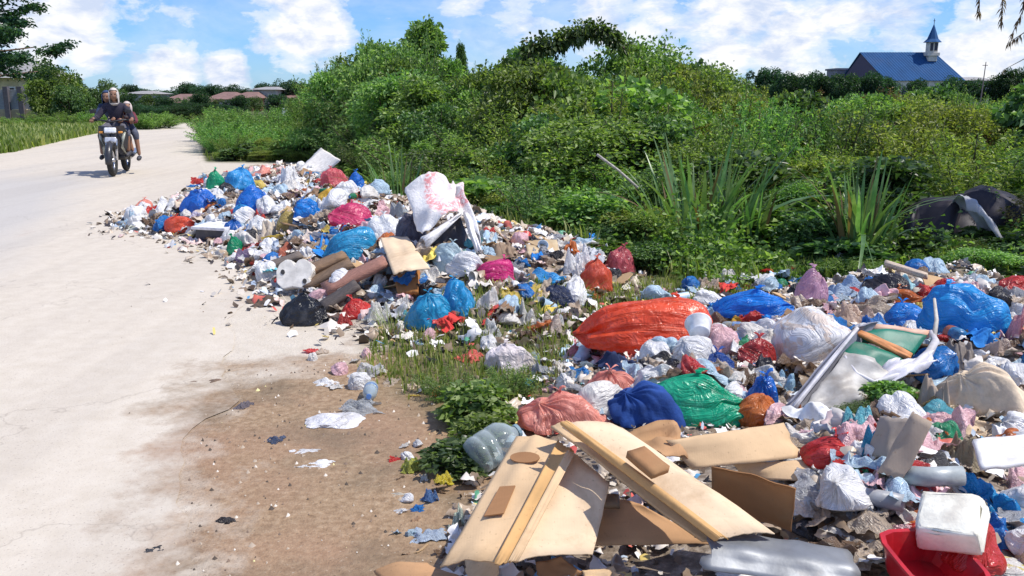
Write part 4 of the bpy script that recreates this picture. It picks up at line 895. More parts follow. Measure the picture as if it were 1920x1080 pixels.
def red_basin():
    P = W(1730, 1092, .19); r = empty('red_basin', P); r.scale = (.82, .82, .9); r.rotation_euler = (R(16), R(6), R(15)); tag(r, 'broken dark red plastic basin in front of the cream foam block', 'basin'); hero(1738, 1040, 'the red basin', (1658, 990, 1822, 1082))
    m = solid((.42, .012, .018), rough=.3, bumps=.05, dirt=.15)
    bm = bmesh.new()
    # square basin with sloping walls and a rolled rim
    rings = []
    for s, z in ((.085, 0), (.115, .085), (.126, .088), (.126, .095), (.113, .095), (.082, .008)):
        ring = []
        for i in range(24):
            a = 2 * math.pi * i / 24; c, q = math.cos(a), math.sin(a); k = (abs(c) ** 5 + abs(q) ** 5) ** (-1 / 5)
            ring.append(bm.verts.new((s * c * k * 1.15, s * q * k, z)))
        rings.append(ring)
    for A, B in zip(rings[:-1], rings[1:]):
        for i in range(24): bm.faces.new((A[i], A[(i + 1) % 24], B[(i + 1) % 24], B[i]))
    bm.faces.new(rings[0][::-1]); bm.faces.new(rings[-1]); link('basin', bm_mesh('basin', bm, False), m, r)
red_basin()

def tubes_and_sheet():
    def tube(pts, r, mat, lab, sh, nm='grey_tube'):
        C = [Vector(W(*p)) for p in pts]; bm = bmesh.new(); o = C[0].copy(); add_tube(bm, [c - o for c in C], r, 12)
        ob = link(nm, bm_mesh(nm, bm, True), mat); ob.location = o; tag(ob, lab, 'tube'); hero(pts[1][0], pts[1][1], sh)
    tube([(1566, 925, .27), (1620, 930, .28), (1694, 944, .29)], .026, solid((.30, .31, .33), rough=.4), 'grey plastic tube above the speckled sack', 'the front grey tube')
    tube([(1684, 890, .33), (1740, 894, .34), (1806, 892, .35)], .028, solid((.33, .36, .36), rough=.4), 'grey green plastic tube in front of the dark film', 'the rear grey tube')
    tube([(1120, 290, .9), (1160, 320, .75), (1196, 352, .6)], .012, wood((.5, .46, .40)), 'pale dead stick slanting in the bushes', 'the pale dead stick', 'dead_stick')
    # dented silver half pipe, bottom edge
    m = solid((.21, .22, .235), rough=.5, metal=.3, var=.3, bumps=.2, dirt=.6, scale=9)
    A = W(1318, 1020, .24); B = W(1590, 1062, .20); ax = B - A; L = np.linalg.norm(ax); ax /= L
    side = np.cross(ax, [0, 0, 1]); side /= np.linalg.norm(side); up = np.cross(side, ax)
    if up[2] < 0: up = -up
    if side[1] > 0: side = -side
    V = []; n, k = 26, 18
    for i in range(n):
        for j in range(k):
            a = math.pi * (j / (k - 1)) * .95 - .1; f = i / (n - 1)
            rr = .08 * (1 + .02 * math.sin(f * 9 + 1) + .05 * math.sin(7 * a)) + .004 * (vnoise(i * .3, j * .4, 1, 3) - .5) * 2
            V.append(A + ax * (f * L * 1.0 + .02 * (vnoise(j * .8, 1, 1, 5) - .5) * (2 if i in (0, n - 1) else 0)) + side * (rr * 1.25 * -math.cos(a)) + up * (rr * .75 * math.sin(a) - .03))
    V = np.array(V); idx = np.arange(n * k).reshape(n, k); F = np.stack([idx[:-1, :-1], idx[:-1, 1:], idx[1:, 1:], idx[1:, :-1]], -1).reshape(-1, 4)
    o = mesh_at('metal_gutter', V, F, None, m, True); so_ = o.modifiers.new('thickness', 'SOLIDIFY'); so_.thickness = .004
    tag(o, 'dented silver half round gutter at the bottom edge below the cartons', 'gutter'); hero(1450, 1040, 'the silver gutter', (1312, 1000, 1592, 1100))
tubes_and_sheet()

def glass_mat(col, rough=.12):
    m, t, p, out = new_mat('clear_plastic'); p.inputs['Base Color'].default_value = (*col, 1); p.inputs['Roughness'].default_value = rough
    tp = nd(t, 'ShaderNodeBsdfTransparent'); tp.inputs[0].default_value = (*[min(1, c + .35) for c in col], 1)
    lw = nd(t, 'ShaderNodeLayerWeight', i_Blend=.4); bump(t, p, noise(t, pos(t), 35, 3), .4, .01)
    mx = nd(t, 'ShaderNodeMixShader'); t.links.new(math_node(t, 'ADD', math_node(t, 'MULTIPLY', lw.outputs['Facing'], .6), .28, True), mx.inputs[0])
    t.links.new(tp.outputs[0], mx.inputs[1]); t.links.new(p.outputs[0], mx.inputs[2]); t.links.new(mx.outputs[0], out.inputs[0]); return m
CLEAR = glass_mat((.45, .52, .53)); CLEARB = glass_mat((.30, .50, .62))
def bottle_parts(r, Lb, Rb, mat, cap, label=None):
    bm = bmesh.new(); pr = [(.3 * Rb, 0), (.9 * Rb, .01), (Rb, .04 * Lb / .3), (Rb, .2 * Lb), (.93 * Rb, .22 * Lb), (Rb, .25 * Lb), (Rb, .42 * Lb), (.92 * Rb, .44 * Lb), (Rb, .47 * Lb), (Rb, .66 * Lb), (.75 * Rb, .80 * Lb), (.33 * Rb, .91 * Lb), (.30 * Rb, .95 * Lb)]
    add_lathe(bm, pr, 18); link('bottle_body', bm_mesh('bottle_body', bm, True), mat, r)
    bm = bmesh.new(); add_lathe(bm, [(.34 * Rb, .94 * Lb), (.36 * Rb, .945 * Lb), (.36 * Rb, Lb), (.1 * Rb, Lb)], 14); link('cap', bm_mesh('cap', bm), cap, r)
    if label is not None:
        bm = bmesh.new(); add_lathe(bm, [(Rb * 1.012, .26 * Lb), (Rb * 1.015, .27 * Lb), (Rb * 1.015, .41 * Lb), (Rb * 1.012, .42 * Lb)], 18); link('bottle_label', bm_mesh('bottle_label', bm, True), label, r)
def bottle():
    a = W(884, 862, .07); r = empty('plastic_bottle', a); tag(r, 'large clear plastic bottle lying beside the leafy plant and the wide salmon bag', 'bottle'); hero(925, 830, 'the large clear bottle', (880, 785, 972, 866))
    b = W(972, 806, .14); d = Vector(b) - Vector(a); r.rotation_euler = d.to_track_quat('Z', 'Y').to_euler(); L = d.length
    bottle_parts(r, L, .075, CLEAR, solid((.2, .3, .35)))
bottle()

def tarp():
    r = empty('black_tarp', YD(1800, 470, 7.7)); tag(r, 'large black plastic tarp humped over the weeds at the right edge', 'tarp'); hero(1810, 410, 'the black tarp', (1694, 345, 1930, 472))
    m = solid((.018, .014, .022), rough=.6, bumps=.3, scale=4, dirt=.25); L = np.array(r.location)
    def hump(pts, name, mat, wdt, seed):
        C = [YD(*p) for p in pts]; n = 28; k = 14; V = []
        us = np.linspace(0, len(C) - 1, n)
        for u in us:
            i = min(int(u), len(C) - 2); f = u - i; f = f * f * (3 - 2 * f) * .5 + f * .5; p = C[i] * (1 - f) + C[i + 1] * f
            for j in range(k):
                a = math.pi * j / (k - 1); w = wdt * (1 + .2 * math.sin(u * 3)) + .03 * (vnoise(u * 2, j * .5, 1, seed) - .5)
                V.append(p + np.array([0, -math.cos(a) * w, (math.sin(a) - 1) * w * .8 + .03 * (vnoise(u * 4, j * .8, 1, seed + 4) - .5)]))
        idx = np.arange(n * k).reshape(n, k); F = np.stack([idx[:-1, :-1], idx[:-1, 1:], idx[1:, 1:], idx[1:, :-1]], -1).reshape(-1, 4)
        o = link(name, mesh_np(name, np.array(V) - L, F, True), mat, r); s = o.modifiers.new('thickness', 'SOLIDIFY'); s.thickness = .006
    hump([(1692, 440, 8.1), (1702, 398, 8.1), (1740, 372, 8.1), (1800, 368, 8.1), (1850, 348, 8.1), (1885, 362, 8.1), (1935, 390, 8.1), (1990, 440, 8.1)], 'hump', m, .5, 3)
    hump([(1800, 368, 7.55), (1822, 372, 7.5), (1848, 405, 7.35), (1872, 440, 7.3), (1902, 470, 7.25)], 'painted_highlight', solid((.40, .40, .41), rough=.45, scale=6, dirt=.5), .13, 8)  # pale grey strip paints the highlight band running down the black tarp
    # front wall of the hump
    C = [(1690, 455, 7.7), (1700, 402, 7.7), (1745, 380, 7.7), (1805, 374, 7.7), (1850, 356, 7.7), (1930, 396, 7.7), (1950, 470, 7.7)]
    up = [YD(*c) for c in C]; dn = [YD(c[0], 490, 7.5) for c in C]; V = []; n = 30; k = 10
    for i in range(n):
        u = i / (n - 1) * (len(C) - 1); a = min(int(u), len(C) - 2); f = u - a; A = up[a] * (1 - f) + up[a + 1] * f; B = dn[a] * (1 - f) + dn[a + 1] * f
        for j in range(k):
            g_ = j / (k - 1); p = A * (1 - g_) + B * g_; p = p + np.array([0, .10 * math.sin(u * 4 + g_ * 2) + .08 * vnoise(u * 3, g_ * 3, 1, 4), 0]); V.append(p)
    idx = np.arange(n * k).reshape(n, k); F = np.stack([idx[:-1, :-1], idx[:-1, 1:], idx[1:, 1:], idx[1:, :-1]], -1).reshape(-1, 4)
    o = link('front_wall', mesh_np('front_wall', np.array(V) - L, F, True), m, r); s = o.modifiers.new('thickness', 'SOLIDIFY'); s.thickness = .006
tarp()

# ------------------------------------------------------------------ smaller rubbish filling the heaps
LABELS = set()
def where(px, py):
    best = sorted(HEROES, key=lambda h: (h[0] - px) ** 2 + 2.2 * (h[1] - py) ** 2)
    return best
def rel_phrase(px, py, desc):
    for h in where(px, py)[:9]:
        dx, dy = px - h[0], py - h[1]
        if abs(dx) > abs(dy) * 1.3: ph = 'right of' if dx > 0 else 'left of'
        else: ph = 'in front of' if dy > 0 else 'behind'
        L = '%s %s %s' % (desc, ph, h[2])
        if L not in LABELS and len(L.split()) <= 16:
            LABELS.add(L); return L
    hs = where(px, py)
    for a in range(4):
        for b in range(a + 1, 7):
            L = '%s between %s and %s' % (desc, hs[a][2], hs[b][2])
            if L not in LABELS and len(L.split()) <= 16: LABELS.add(L); return L
    return None
def inpoly(px, py, poly):
    c = False
    for i in range(len(poly)):
        a = poly[i]; b = poly[(i + 1) % len(poly)]
        if (a[1] > py) != (b[1] > py) and px < (b[0] - a[0]) * (py - a[1]) / (b[1] - a[1]) + a[0]: c = not c
    return c
PXREAR = [(228, 425), (262, 390), (345, 372), (385, 330), (500, 312), (640, 312), (700, 350), (760, 420), (900, 440), (1180, 460), (1180, 520), (1060, 600), (1000, 640), (800, 610), (640, 600), (520, 545), (450, 480), (370, 445)]
PXFRONT = [(1075, 650), (1200, 560), (1340, 530), (1500, 515), (1700, 505), (1930, 560), (1930, 1078), (1300, 1078), (1500, 900), (1480, 800), (1150, 790), (1030, 790), (990, 730)]
def shrink(poly, f):
    cx = sum(p[0] for p in poly) / len(poly); cy = sum(p[1] for p in poly) / len(poly); return [(cx + (p[0] - cx) * f, cy + (p[1] - cy) * f) for p in poly]
TONES = [('white', (.86, .85, .84), 10), ('off white', (.78, .74, .68), 9), ('pale blue', (.50, .66, .78), 6), ('grey', (.45, .46, .49), 4), ('beige', (.62, .50, .38), 6), ('pink', (.82, .50, .52), 4),
         ('red', (.68, .05, .04), 3), ('brown', (.24, .15, .09), 5), ('black', (.03, .027, .035), 3), ('green', (.03, .32, .14), 1), ('blue', (.02, .22, .62), 3), ('orange', (.76, .22, .05), 1), ('yellow', (.80, .60, .12), 1), ('turquoise', (.15, .50, .58), 1)]
KINDS = [('crumpled_film', 'crumpled %s plastic scrap', 'plastic scrap', 'SHEETS', 44), ('small_bag', 'small %s knotted bag', 'plastic bag', 'SMALLB', 13), ('flat_wrapper', 'flat %s wrapper', 'wrapper', 'FLATS', 18),
         ('rag', 'torn %s rag', 'rag', 'SHEETS', 12), ('carton_piece', 'torn %s carton piece', 'cardboard', 'BOARD', 6), ('drink_cup', '%s plastic drink cup', 'cup', 'CUP', 3), ('small_bottle', 'small %s plastic bottle', 'bottle', 'BOT', 3)]
def cup_mesh():
    bm = bmesh.new(); add_lathe(bm, [(.28, -.5), (.32, -.49), (.45, .48), (.5, .5), (.47, .5), (.43, .46), (.30, -.44), (.1, -.45)], 16); me = bm_mesh('drink_cup', bm, True); me.materials.append(None); return me
CUPM = cup_mesh()
def board_mesh(s):
    rg = random.Random(s); bm = bmesh.new(); n = 11; pts = []
    for i in range(n):
        a = 2 * math.pi * i / n; k = (abs(math.cos(a)) ** 6 + abs(math.sin(a)) ** 6) ** (-1 / 6); rr = rg.uniform(.8, 1) * .5; pts.append((k * rr * math.cos(a), k * rr * math.sin(a) * .7))
    a = [bm.verts.new((x, y, .02 + .12 * x * x)) for x, y in pts]; b = [bm.verts.new((x, y, -.01 + .12 * x * x)) for x, y in pts]; bm.faces.new(a); bm.faces.new(b[::-1])
    for i in range(n): j = (i + 1) % n; bm.faces.new((a[j], a[i], b[i], b[j]))
    bmesh.ops.recalc_face_normals(bm, faces=bm.faces); bmesh.ops.triangulate(bm, faces=[f for f in bm.faces if len(f.verts) > 4]); me = bm_mesh('carton_piece', bm); me.materials.append(None); return me
BOARDS = [board_mesh(s) for s in range(4)]
BOTB = {}
def bottle_proto(tone, col):
    if tone in BOTB: return copy_tree(BOTB[tone])
    r = empty('small_bottle'); mat = CLEAR if tone in ('white', 'off white', 'grey') else plastic(col, .8)
    bottle_parts(r, .24, .034, mat, solid((.10, .22, .5) if tone != 'blue' else (.7, .7, .7)), plastic((.2, .35, .62) if tone == 'white' else (.6, .2, .12))); BOTB[tone] = r; return r
def fillers():
    rg = random.Random(5); made = 0; pts = []
    def place(poly, n, lo, hi, mind):
        nonlocal made
        x0 = min(p[0] for p in poly); x1 = max(p[0] for p in poly); y0 = min(p[1] for p in poly); y1 = max(p[1] for p in poly); k = 0; tries = 0
        while k < n and tries < 26000:
            tries += 1; px, py = rg.uniform(x0, x1), rg.uniform(y0, y1)
            if not inpoly(px, py, poly): continue
            P = hit(px, py); d = float(np.linalg.norm(P - np.array([0, 0, CAM_Z])))
            if rg.random() > min(1, d / 9): continue
            if px < 1500 and 830 < px and py > 800: continue
            big = any(h[3][0] + .16 * (h[3][2] - h[3][0]) < px < h[3][2] - .16 * (h[3][2] - h[3][0]) and h[3][1] + .25 * (h[3][3] - h[3][1]) < py < h[3][3] + 3 for h in HEROES if (h[3][2] - h[3][0]) > 50)
            if big: continue
            if any((px - a) ** 2 + (1.6 * (py - b)) ** 2 < (mind * 5.5 / d) ** 2 for a, b in pts): continue
            tone = rg.choices(TONES, [t[2] for t in TONES])[0]; kd = rg.choices(KINDS, [q[4] for q in KINDS])[0]
            if tone[0] in ('brown', 'grey', 'beige') and kd[0] == 'small_bag': tone = TONES[0]
            if py > 800 and kd[0] in ('small_bottle', 'drink_cup'): kd = KINDS[0]
            if kd[0] in ('carton_piece',): tone = rg.choice([('brown', (.30, .19, .11), 1), ('tan', (.52, .35, .19), 1)])
            if kd[0] == 'small_bottle': tone = rg.choice([('white', (.6, .6, .6), 1), ('green', (.03, .26, .12), 1), ('blue', (.05, .25, .5), 1)])
            if kd[0] == 'drink_cup': tone = rg.choice([('white', (.75, .75, .75), 1), ('pale blue', (.45, .6, .75), 1), ('red', (.6, .05, .04), 1), ('off white', (.66, .62, .56), 1)])
            desc = kd[1] % (tone[0] if kd[0] != 'small_bottle' or tone[0] != 'white' else 'clear'); lab = rel_phrase(px, py, desc)
            if lab is None: continue
            s = rg.uniform(lo, hi) * (1.2 if d > 7 else 1); fam = kd[3]; rot = Euler((rg.uniform(-.6, .6), rg.uniform(-.6, .6), rg.uniform(0, 6.28)))
            if fam == 'BOT': o = bottle_proto(tone[0], tone[1]); sc = (1, 1, 1); rot = Euler((R(90) + rg.uniform(-.3, .3), 0, rg.uniform(0, 6.28)))
            else:
                if fam == 'CUP': me, m, sc = CUPM, solid(tone[1], rough=.4, bumps=.1), (.085, .085, .11); rot = Euler((rg.uniform(1, 2), 0, rg.uniform(0, 6.28)))
                elif fam == 'BOARD': me, m, sc = rg.choice(BOARDS), cardboard(tone[1]), (s * 1.6, s * 1.4, s * 1.2)
                else:
                    me = rg.choice({'SHEETS': SHEETS[:15] if kd[0] == 'rag' or tone[0] in ('brown', 'beige') else SHEETS, 'SMALLB': SMALLB, 'FLATS': FLATS}[fam]); m = fabric(tone[1]) if kd[0] == 'rag' else plastic(tone[1], .85 if tone[0] in ('white', 'pale blue') and rg.random() < .22 else 1)
                    sc = (s * rg.uniform(1, 1.7), s * rg.uniform(.8, 1.2), s * rg.uniform(.28, .55)) if fam == 'SHEETS' else ((s * 1.2, s, s * .8) if fam == 'SMALLB' else (s * rg.uniform(1.1, 1.9), s * rg.uniform(.8, 1.2), s * .22))
                    if fam == 'FLATS': rot = Euler((rg.uniform(-.5, .5), rg.uniform(-.5, .5), rg.uniform(0, 6.28)))
                o = bpy.data.objects.new(kd[0], me); COL.objects.link(o); setmat(o, m)
            nm_ = kd[0]
            if nm_ == 'crumpled_film' and o.data in SHEETS[15:]: nm_ = 'crushed_scrap'; lab = lab.replace('crumpled', 'crushed', 1).replace('plastic scrap', 'bag', 1)  # crushed pieces of film, scraps rather than bags
            o.name = nm_; o.location = (P[0], P[1], P[2] + (.03 if fam in ('BOT', 'CUP') else .0)); o.scale = sc; o.rotation_euler = rot
            ct_ = 'plastic bag' if nm_ == 'crushed_scrap' else kd[2]; tag(o, lab, ct_, 'loose ' + ct_ + 's in the rubbish heaps'); pts.append((px, py)); k += 1; made += 1
    place(PXREAR, 520, .10, .22, 8); place(PXFRONT, 420, .08, .20, 11)
    # loose pieces on the dirt in front
    place([(560, 640), (760, 620), (1040, 640), (1000, 700), (960, 780), (820, 760), (600, 730)], 34, .04, .11, 14)
    place([(740, 800), (860, 800), (880, 900), (830, 1050), (740, 1040)], 22, .03, .06, 14)
    return made
NF = fillers()

def scraps():
    """fine shredded litter and dead leaves between the bags: nobody could count it"""
    n = 15000; rg = np.random.default_rng(3); P = []; S = []
    def sample(poly, k, lo, hi, fall=None):
        Q = np.array(poly); x0, y0 = Q.min(0); x1, y1 = Q.max(0); c = 0
        while c < k:
            X = rg.uniform(x0, x1, 4000); Y = rg.uniform(y0, min(y1, 22), 4000); m = (sdist(X, Y, poly) > -.03 - rg.exponential(.12, 4000)) & (X < 6) & (Y > 1.6)
            X, Y = X[m], Y[m]; P.append(np.stack([X, Y], 1)); S.append(rg.uniform(lo, hi, len(X)) ** 1); c += len(X)
    sample(REAR, 8000, .010, .032); sample(FRONT, 9000, .004, .016)
    X = np.concatenate([p[:, 0] for p in P]); Y = np.concatenate([p[:, 1] for p in P]); s = np.concatenate(S); n = len(X)
    Z = np.array([g(a, b) for a, b in zip(X, Y)]) + .003 + rg.uniform(0, .022, n)
    a = rg.uniform(0, 6.28, n); tilt = rg.normal(0, .6, (n, 2)); dx = np.stack([np.cos(a), np.sin(a), tilt[:, 0]], 1) * s[:, None]; dy = np.stack([-np.sin(a), np.cos(a), tilt[:, 1]], 1) * (s * rg.uniform(.3, .9, n))[:, None]
    C = np.stack([X, Y, Z], 1); up = np.zeros((n, 3)); up[:, 2] = s * rg.uniform(-.4, .4, n)
    V = np.stack([C - dx - dy * .8, C - dy + up, C + dx - dy * .6, C + dx * .8 + dy, C + dy * 1.1 + up, C - dx + dy * .7], 1).reshape(-1, 3)
    b = (np.arange(n) * 6)[:, None]; F = np.concatenate([b + np.array([[0, 1, 4, 5]]), b + np.array([[1, 2, 3, 4]])])
    m, t, p, out = new_mat('shredded_litter'); ge = nd(t, 'ShaderNodeNewGeometry')
    c = ramp(t, ge.outputs['Random Per Island'], [(0, (.09, .06, .04)), (.26, (.20, .14, .09)), (.40, (.36, .29, .21)), (.52, (.60, .54, .46)), (.66, (.74, .72, .70)), (.84, (.42, .50, .60)), (.87, (.60, .10, .08)), (.90, (.05, .04, .04)), (.955, (.10, .32, .55)), (.975, (.65, .5, .15))], 'CONSTANT')
    t.links.new(c, p.inputs['Base Color']); p.inputs['Roughness'].default_value = .55
    o = link('shredded_litter', mesh_np('shredded_litter', V, F), m); tag(o, 'fine shredded litter and dead leaves strewn between the bags', 'litter', kind='stuff')
    tiles = []
    for q in range(10):
        Pm, Fm, _ = film_shape(300 + q, 7, 6, .7, 1.3, 1.6, .3); tiles.append((normalise(Pm) - [0, 0, .3], Fm))
    VV = []; FF = []; off = 0
    for poly, cnt_, lo, hi in ((REAR, 2300, .035, .11), (FRONT, 2000, .02, .085)):
        Q = np.array(poly); x0, y0 = Q.min(0); x1, y1 = Q.max(0); c = 0
        while c < cnt_:
            Xa = rg.uniform(x0, x1, 3000); Ya = rg.uniform(y0, min(y1, 21), 3000); k_ = (sdist(Xa, Ya, poly) > .0 - rg.exponential(.08, 3000)) & (Xa < 5) & (Ya > 1.6)
            for xx, yy in zip(Xa[k_], Ya[k_]):
                Vm, Fm = tiles[rg.integers(0, 10)]; sz = rg.uniform(lo, hi); E_ = np.array(Euler((rg.normal(0, .5), rg.normal(0, .5), rg.uniform(0, 6.28))).to_matrix()); VV.append((Vm * [sz * rg.uniform(1, 1.8), sz, sz * .5]) @ E_.T + [xx, yy, g(xx, yy) + .012 + sz * .12]); FF.append(Fm + off); off += len(Vm); c += 1
                if c >= cnt_: break
    m, t, p, out = new_mat('litter_film'); ge = nd(t, 'ShaderNodeNewGeometry')
    c = ramp(t, ge.outputs['Random Per Island'], [(0, (.78, .76, .74)), (.15, (.72, .66, .59)), (.42, (.56, .47, .37)), (.56, (.36, .27, .19)), (.68, (.20, .145, .10)), (.77, (.60, .66, .72)), (.83, (.72, .54, .50)), (.88, (.42, .41, .40)), (.92, (.07, .06, .06)), (.95, (.56, .14, .10)), (.965, (.12, .32, .55)), (.98, (.66, .50, .20)), (.99, (.10, .32, .20))], 'CONSTANT')
    t.links.new(c, p.inputs['Base Color']); p.inputs['Roughness'].default_value = .4
    o = link('crumpled_litter', mesh_np('crumpled_litter', np.concatenate(VV), np.concatenate(FF), True), m); tag(o, 'countless small crumpled wrappers and film shreds packed between the bags', 'litter', kind='stuff')
    # grit and crumbs on the bare dirt and the road edge
    n = 6500; X = rg.uniform(-4.2, .8, n); Y = rg.uniform(1.9, 9, n) ; d = sdist(X, Y, BROWN); keep = (d > 0) | (rg.random(n) < .05); keep &= (sdist(X, Y, FRONT) < .05); X, Y = X[keep], Y[keep]; n = len(X)
    s = np.minimum(rg.exponential(.0045, n) + .002, .018); a = rg.uniform(0, 6.28, n); Z = np.array([g(p, q) for p, q in zip(X, Y)]); C = np.stack([X, Y, Z + .004 + .01 * (X < re_x(Y)) * 0], 1)
    dx = np.stack([np.cos(a), np.sin(a), 0 * a], 1) * s[:, None]; dy = np.stack([-np.sin(a), np.cos(a), 0 * a], 1) * (s * rg.uniform(.4, 1, n))[:, None]; up = np.zeros((n, 3)); up[:, 2] = s * .6
    V = np.stack([C - dx - up, C - dy - up, C + dx - up, C + dy - up, C + up], 1).reshape(-1, 3); b = (np.arange(n) * 5)[:, None]
    F = np.concatenate([b + np.array([[q, (q + 1) % 4, 4]]) for q in range(4)])
    m, t, p, out = new_mat('grit'); ge = nd(t, 'ShaderNodeNewGeometry')
    c = ramp(t, ge.outputs['Random Per Island'], [(0, (.08, .06, .045)), (.3, (.2, .14, .10)), (.55, (.42, .34, .26)), (.8, (.66, .60, .52)), (.95, (.70, .62, .30))], 'CONSTANT'); t.links.new(c, p.inputs['Base Color']); p.inputs['Roughness'].default_value = .8
    o = link('grit', mesh_np('grit', V, F), m); tag(o, 'pebbles and crumbs scattered on the bare dirt', 'gravel', kind='stuff')
scraps()

# ------------------------------------------------------------------ vegetation
def leaf_mesh(P, D, L, Wd, rg, fold=.25, droop=.25, name='crown'):
    """one folded leaf per point: P base, D direction, L length, Wd width"""
    n = len(P); D = D / (np.linalg.norm(D, axis=1)[:, None] + 1e-9); r = rg.normal(0, 1, (n, 3)); S = np.cross(D, r); S /= (np.linalg.norm(S, axis=1)[:, None] + 1e-9)
    # most blades lie roughly open to the sky
    U = np.cross(S, D); fl = U[:, 2] < 0; S[fl] *= -1; U[fl] *= -1
    L = L[:, None]; Wd = Wd[:, None]
    mid = P + D * L * .45; T = P + D * L; T[:, 2] -= (L * droop)[:, 0]
    A = mid + S * Wd * .5 + U * Wd * fold; B = mid - S * Wd * .5 + U * Wd * fold
    V = np.stack([P, A, T, B], 1).reshape(-1, 3); b = (np.arange(n) * 4)[:, None]
    F = np.concatenate([b + np.array([[0, 1, 2]]), b + np.array([[0, 2, 3]])]); return V, F
def clumps(rg, k, h, w, top=1.0, low=.0):
    C = []
    for i in range(k):
        a = rg.uniform(0, 6.28); z = rg.uniform(low, 1) ** .8; rmax = math.sqrt(max(0.03, 1 - (max(0, z - .45) / .6) ** 2)) if z > .45 else .9
        r = rmax * math.sqrt(rg.uniform(0.1, 1)) * .38 * w; C.append((r * math.cos(a), r * math.sin(a), z * h * .86 + .02, rg.uniform(.11, .22)))
    return np.array(C)
def shrub_mesh(seed, n=3600, k=22, leaf=.055, ratio=.5, kind='dome', spread=1.0, cone=False):
    """unit shrub: height about 1, width about 1"""
    rg = np.random.default_rng(seed); P = []; D = []; stems = []
    if kind == 'dome':
        C = clumps(rg, k, 1, 1, low=.05); per = n // k
        for cx, cy, cz, r in C:
            if cone: q = (1.04 - cz) ** 1.2 * 1.25; cx *= q; cy *= q; r *= .45 + .6 * q
            d = rg.normal(0, 1, (per, 3)); d /= np.linalg.norm(d, axis=1)[:, None]; d[:, 2] = np.abs(d[:, 2]) * .9 - .25 * rg.random(per); rr = r * rg.uniform(.45, 1.12, per)[:, None]
            P.append(np.array([cx, cy, cz]) + d * rr * [1.15, 1.15, .85]); D.append(d + rg.normal(0, .9, (per, 3)) + [0, 0, .35]); stems.append([(cx * .15, cy * .15, 0), (cx * .5, cy * .5, cz * .55), (cx, cy, cz + r * .5)])
    elif kind == 'spray':      # upright whippy stems with leaves along them
        ks = k; per = n // ks
        for i in range(ks):
            a = rg.uniform(0, 6.28); r0 = rg.uniform(0, .16); lean = rg.uniform(.08, .42); h = rg.uniform(.45, 1.0) * (1 - lean * .4); b = np.array([r0 * math.cos(a), r0 * math.sin(a), 0]); tdir = np.array([math.cos(a) * lean, math.sin(a) * lean, h])
            f = rg.uniform(.12, 1, per) ** .8; Q = b + tdir * f[:, None]; Q[:, :2] += np.array([math.cos(a), math.sin(a)]) * (lean * .4 * f ** 2)[:, None]; off = rg.normal(0, 1, (per, 3)); off /= np.linalg.norm(off, axis=1)[:, None]
            sp = (.085 * (1.08 - f) + .015)[:, None]; P.append(Q + off * sp * rg.uniform(.3, 1.3, (per, 1))); D.append(off + [0, 0, .55]); stems.append([tuple(b), tuple(b + tdir * .5 + [math.cos(a) * lean * .1, math.sin(a) * lean * .1, 0]), tuple(b + tdir + [math.cos(a) * lean * .4, math.sin(a) * lean * .4, 0])])
    P = np.concatenate(P); D = np.concatenate(D); n = len(P); L = leaf * rg.uniform(.6, 1.4, n)
    V, F = leaf_mesh(P, D, L, L * ratio, rg); V[:, 2] = np.maximum(V[:, 2], .005); me = mesh_np('foliage', V, F)
    bm = bmesh.new()
    for s in stems[:16]: add_tube(bm, s, [.012, .008, .003], 4)
    return me, bm_mesh('stems', bm)
SH = {
 'broad': [shrub_mesh(100 + i, (6200, 4600, 7000, 5200)[i], 26, (.055, .075, .048, .065)[i], (.6, .55, .6, .7)[i]) for i in range(4)],
 'fine': [shrub_mesh(110 + i, 8000, 24, .038, .5) for i in range(3)],
 'spray': [shrub_mesh(120 + i, 8000, 30, .038, .30, 'spray') for i in range(4)],
 'weed': [shrub_mesh(130 + i, 7000, 40, .046, .30, 'spray') for i in range(4)],
 'big': [shrub_mesh(140 + i, 1500, 20, .13, .75) for i in range(3)],
 'cone': [shrub_mesh(160 + i, 7800, 44, .042, .38, cone=True) for i in range(3)],
 'dry': [shrub_mesh(150 + i, 1500, 26, .055, .4, 'spray') for i in range(2)]}
LM = {'dark': LEAF_DARK, 'mid': LEAF_MID, 'olive': LEAF_OLIVE, 'fresh': LEAF_FRESH, 'dry': LEAF_DRY, 'far': LEAF_FAR}
for k in SH:
    for a, b in SH[k]: a.materials.append(None); b.materials.append(TWIG)
ROWMARK = [(330, 'the far end of the road'), (440, 'the small green bag'), (540, 'the flat red sheet'), (610, 'the tilted pale board'), (680, 'the whitish film by the bushes'), (760, 'the reeds left of the printed sack'), (830, 'the white printed sack'), (900, 'the brown rag'), (960, 'the hot pink bag'),
           (1040, 'the flat bright blue bag'), (1120, 'the orange net bag'), (1190, 'the dead slanting stick'), (1310, 'the left clump of long blades'), (1400, 'the bright blue bag'), (1480, 'the pink knotted bag'), (1550, 'the pale blue film'), (1630, 'the right clump of long blades'), (1690, 'the church'), (1760, 'the church steeple'), (1840, 'the black tarp'), (1920, 'the right edge')]
VL = {}
def veglabel(desc, X, Y, group):
    px, py = proj((X, Y, 0)); d = Y - float(yfront(px)); row = 'front row' if d < .7 else 'second row' if d < 2.2 else 'third row' if d < 4 else 'middle' if d < 7 else 'back' if d < 12 else 'far back'
    mk = min(ROWMARK, key=lambda m: abs(m[0] - px))[1]
    for tpl in ('%s, %s, behind %s', '%s, %s, slightly left of %s', '%s, %s, slightly right of %s', '%s, %s, rising past %s'):
        L = tpl % (desc, row, mk)
        if L not in VL: VL[L] = 1; return L
    for adj in ('lower', 'leaning', 'lesser', 'further', 'other'):
        M = adj + ' ' + L
        if M not in VL and len(M.split()) <= 16: VL[M] = 1; return M
    return L
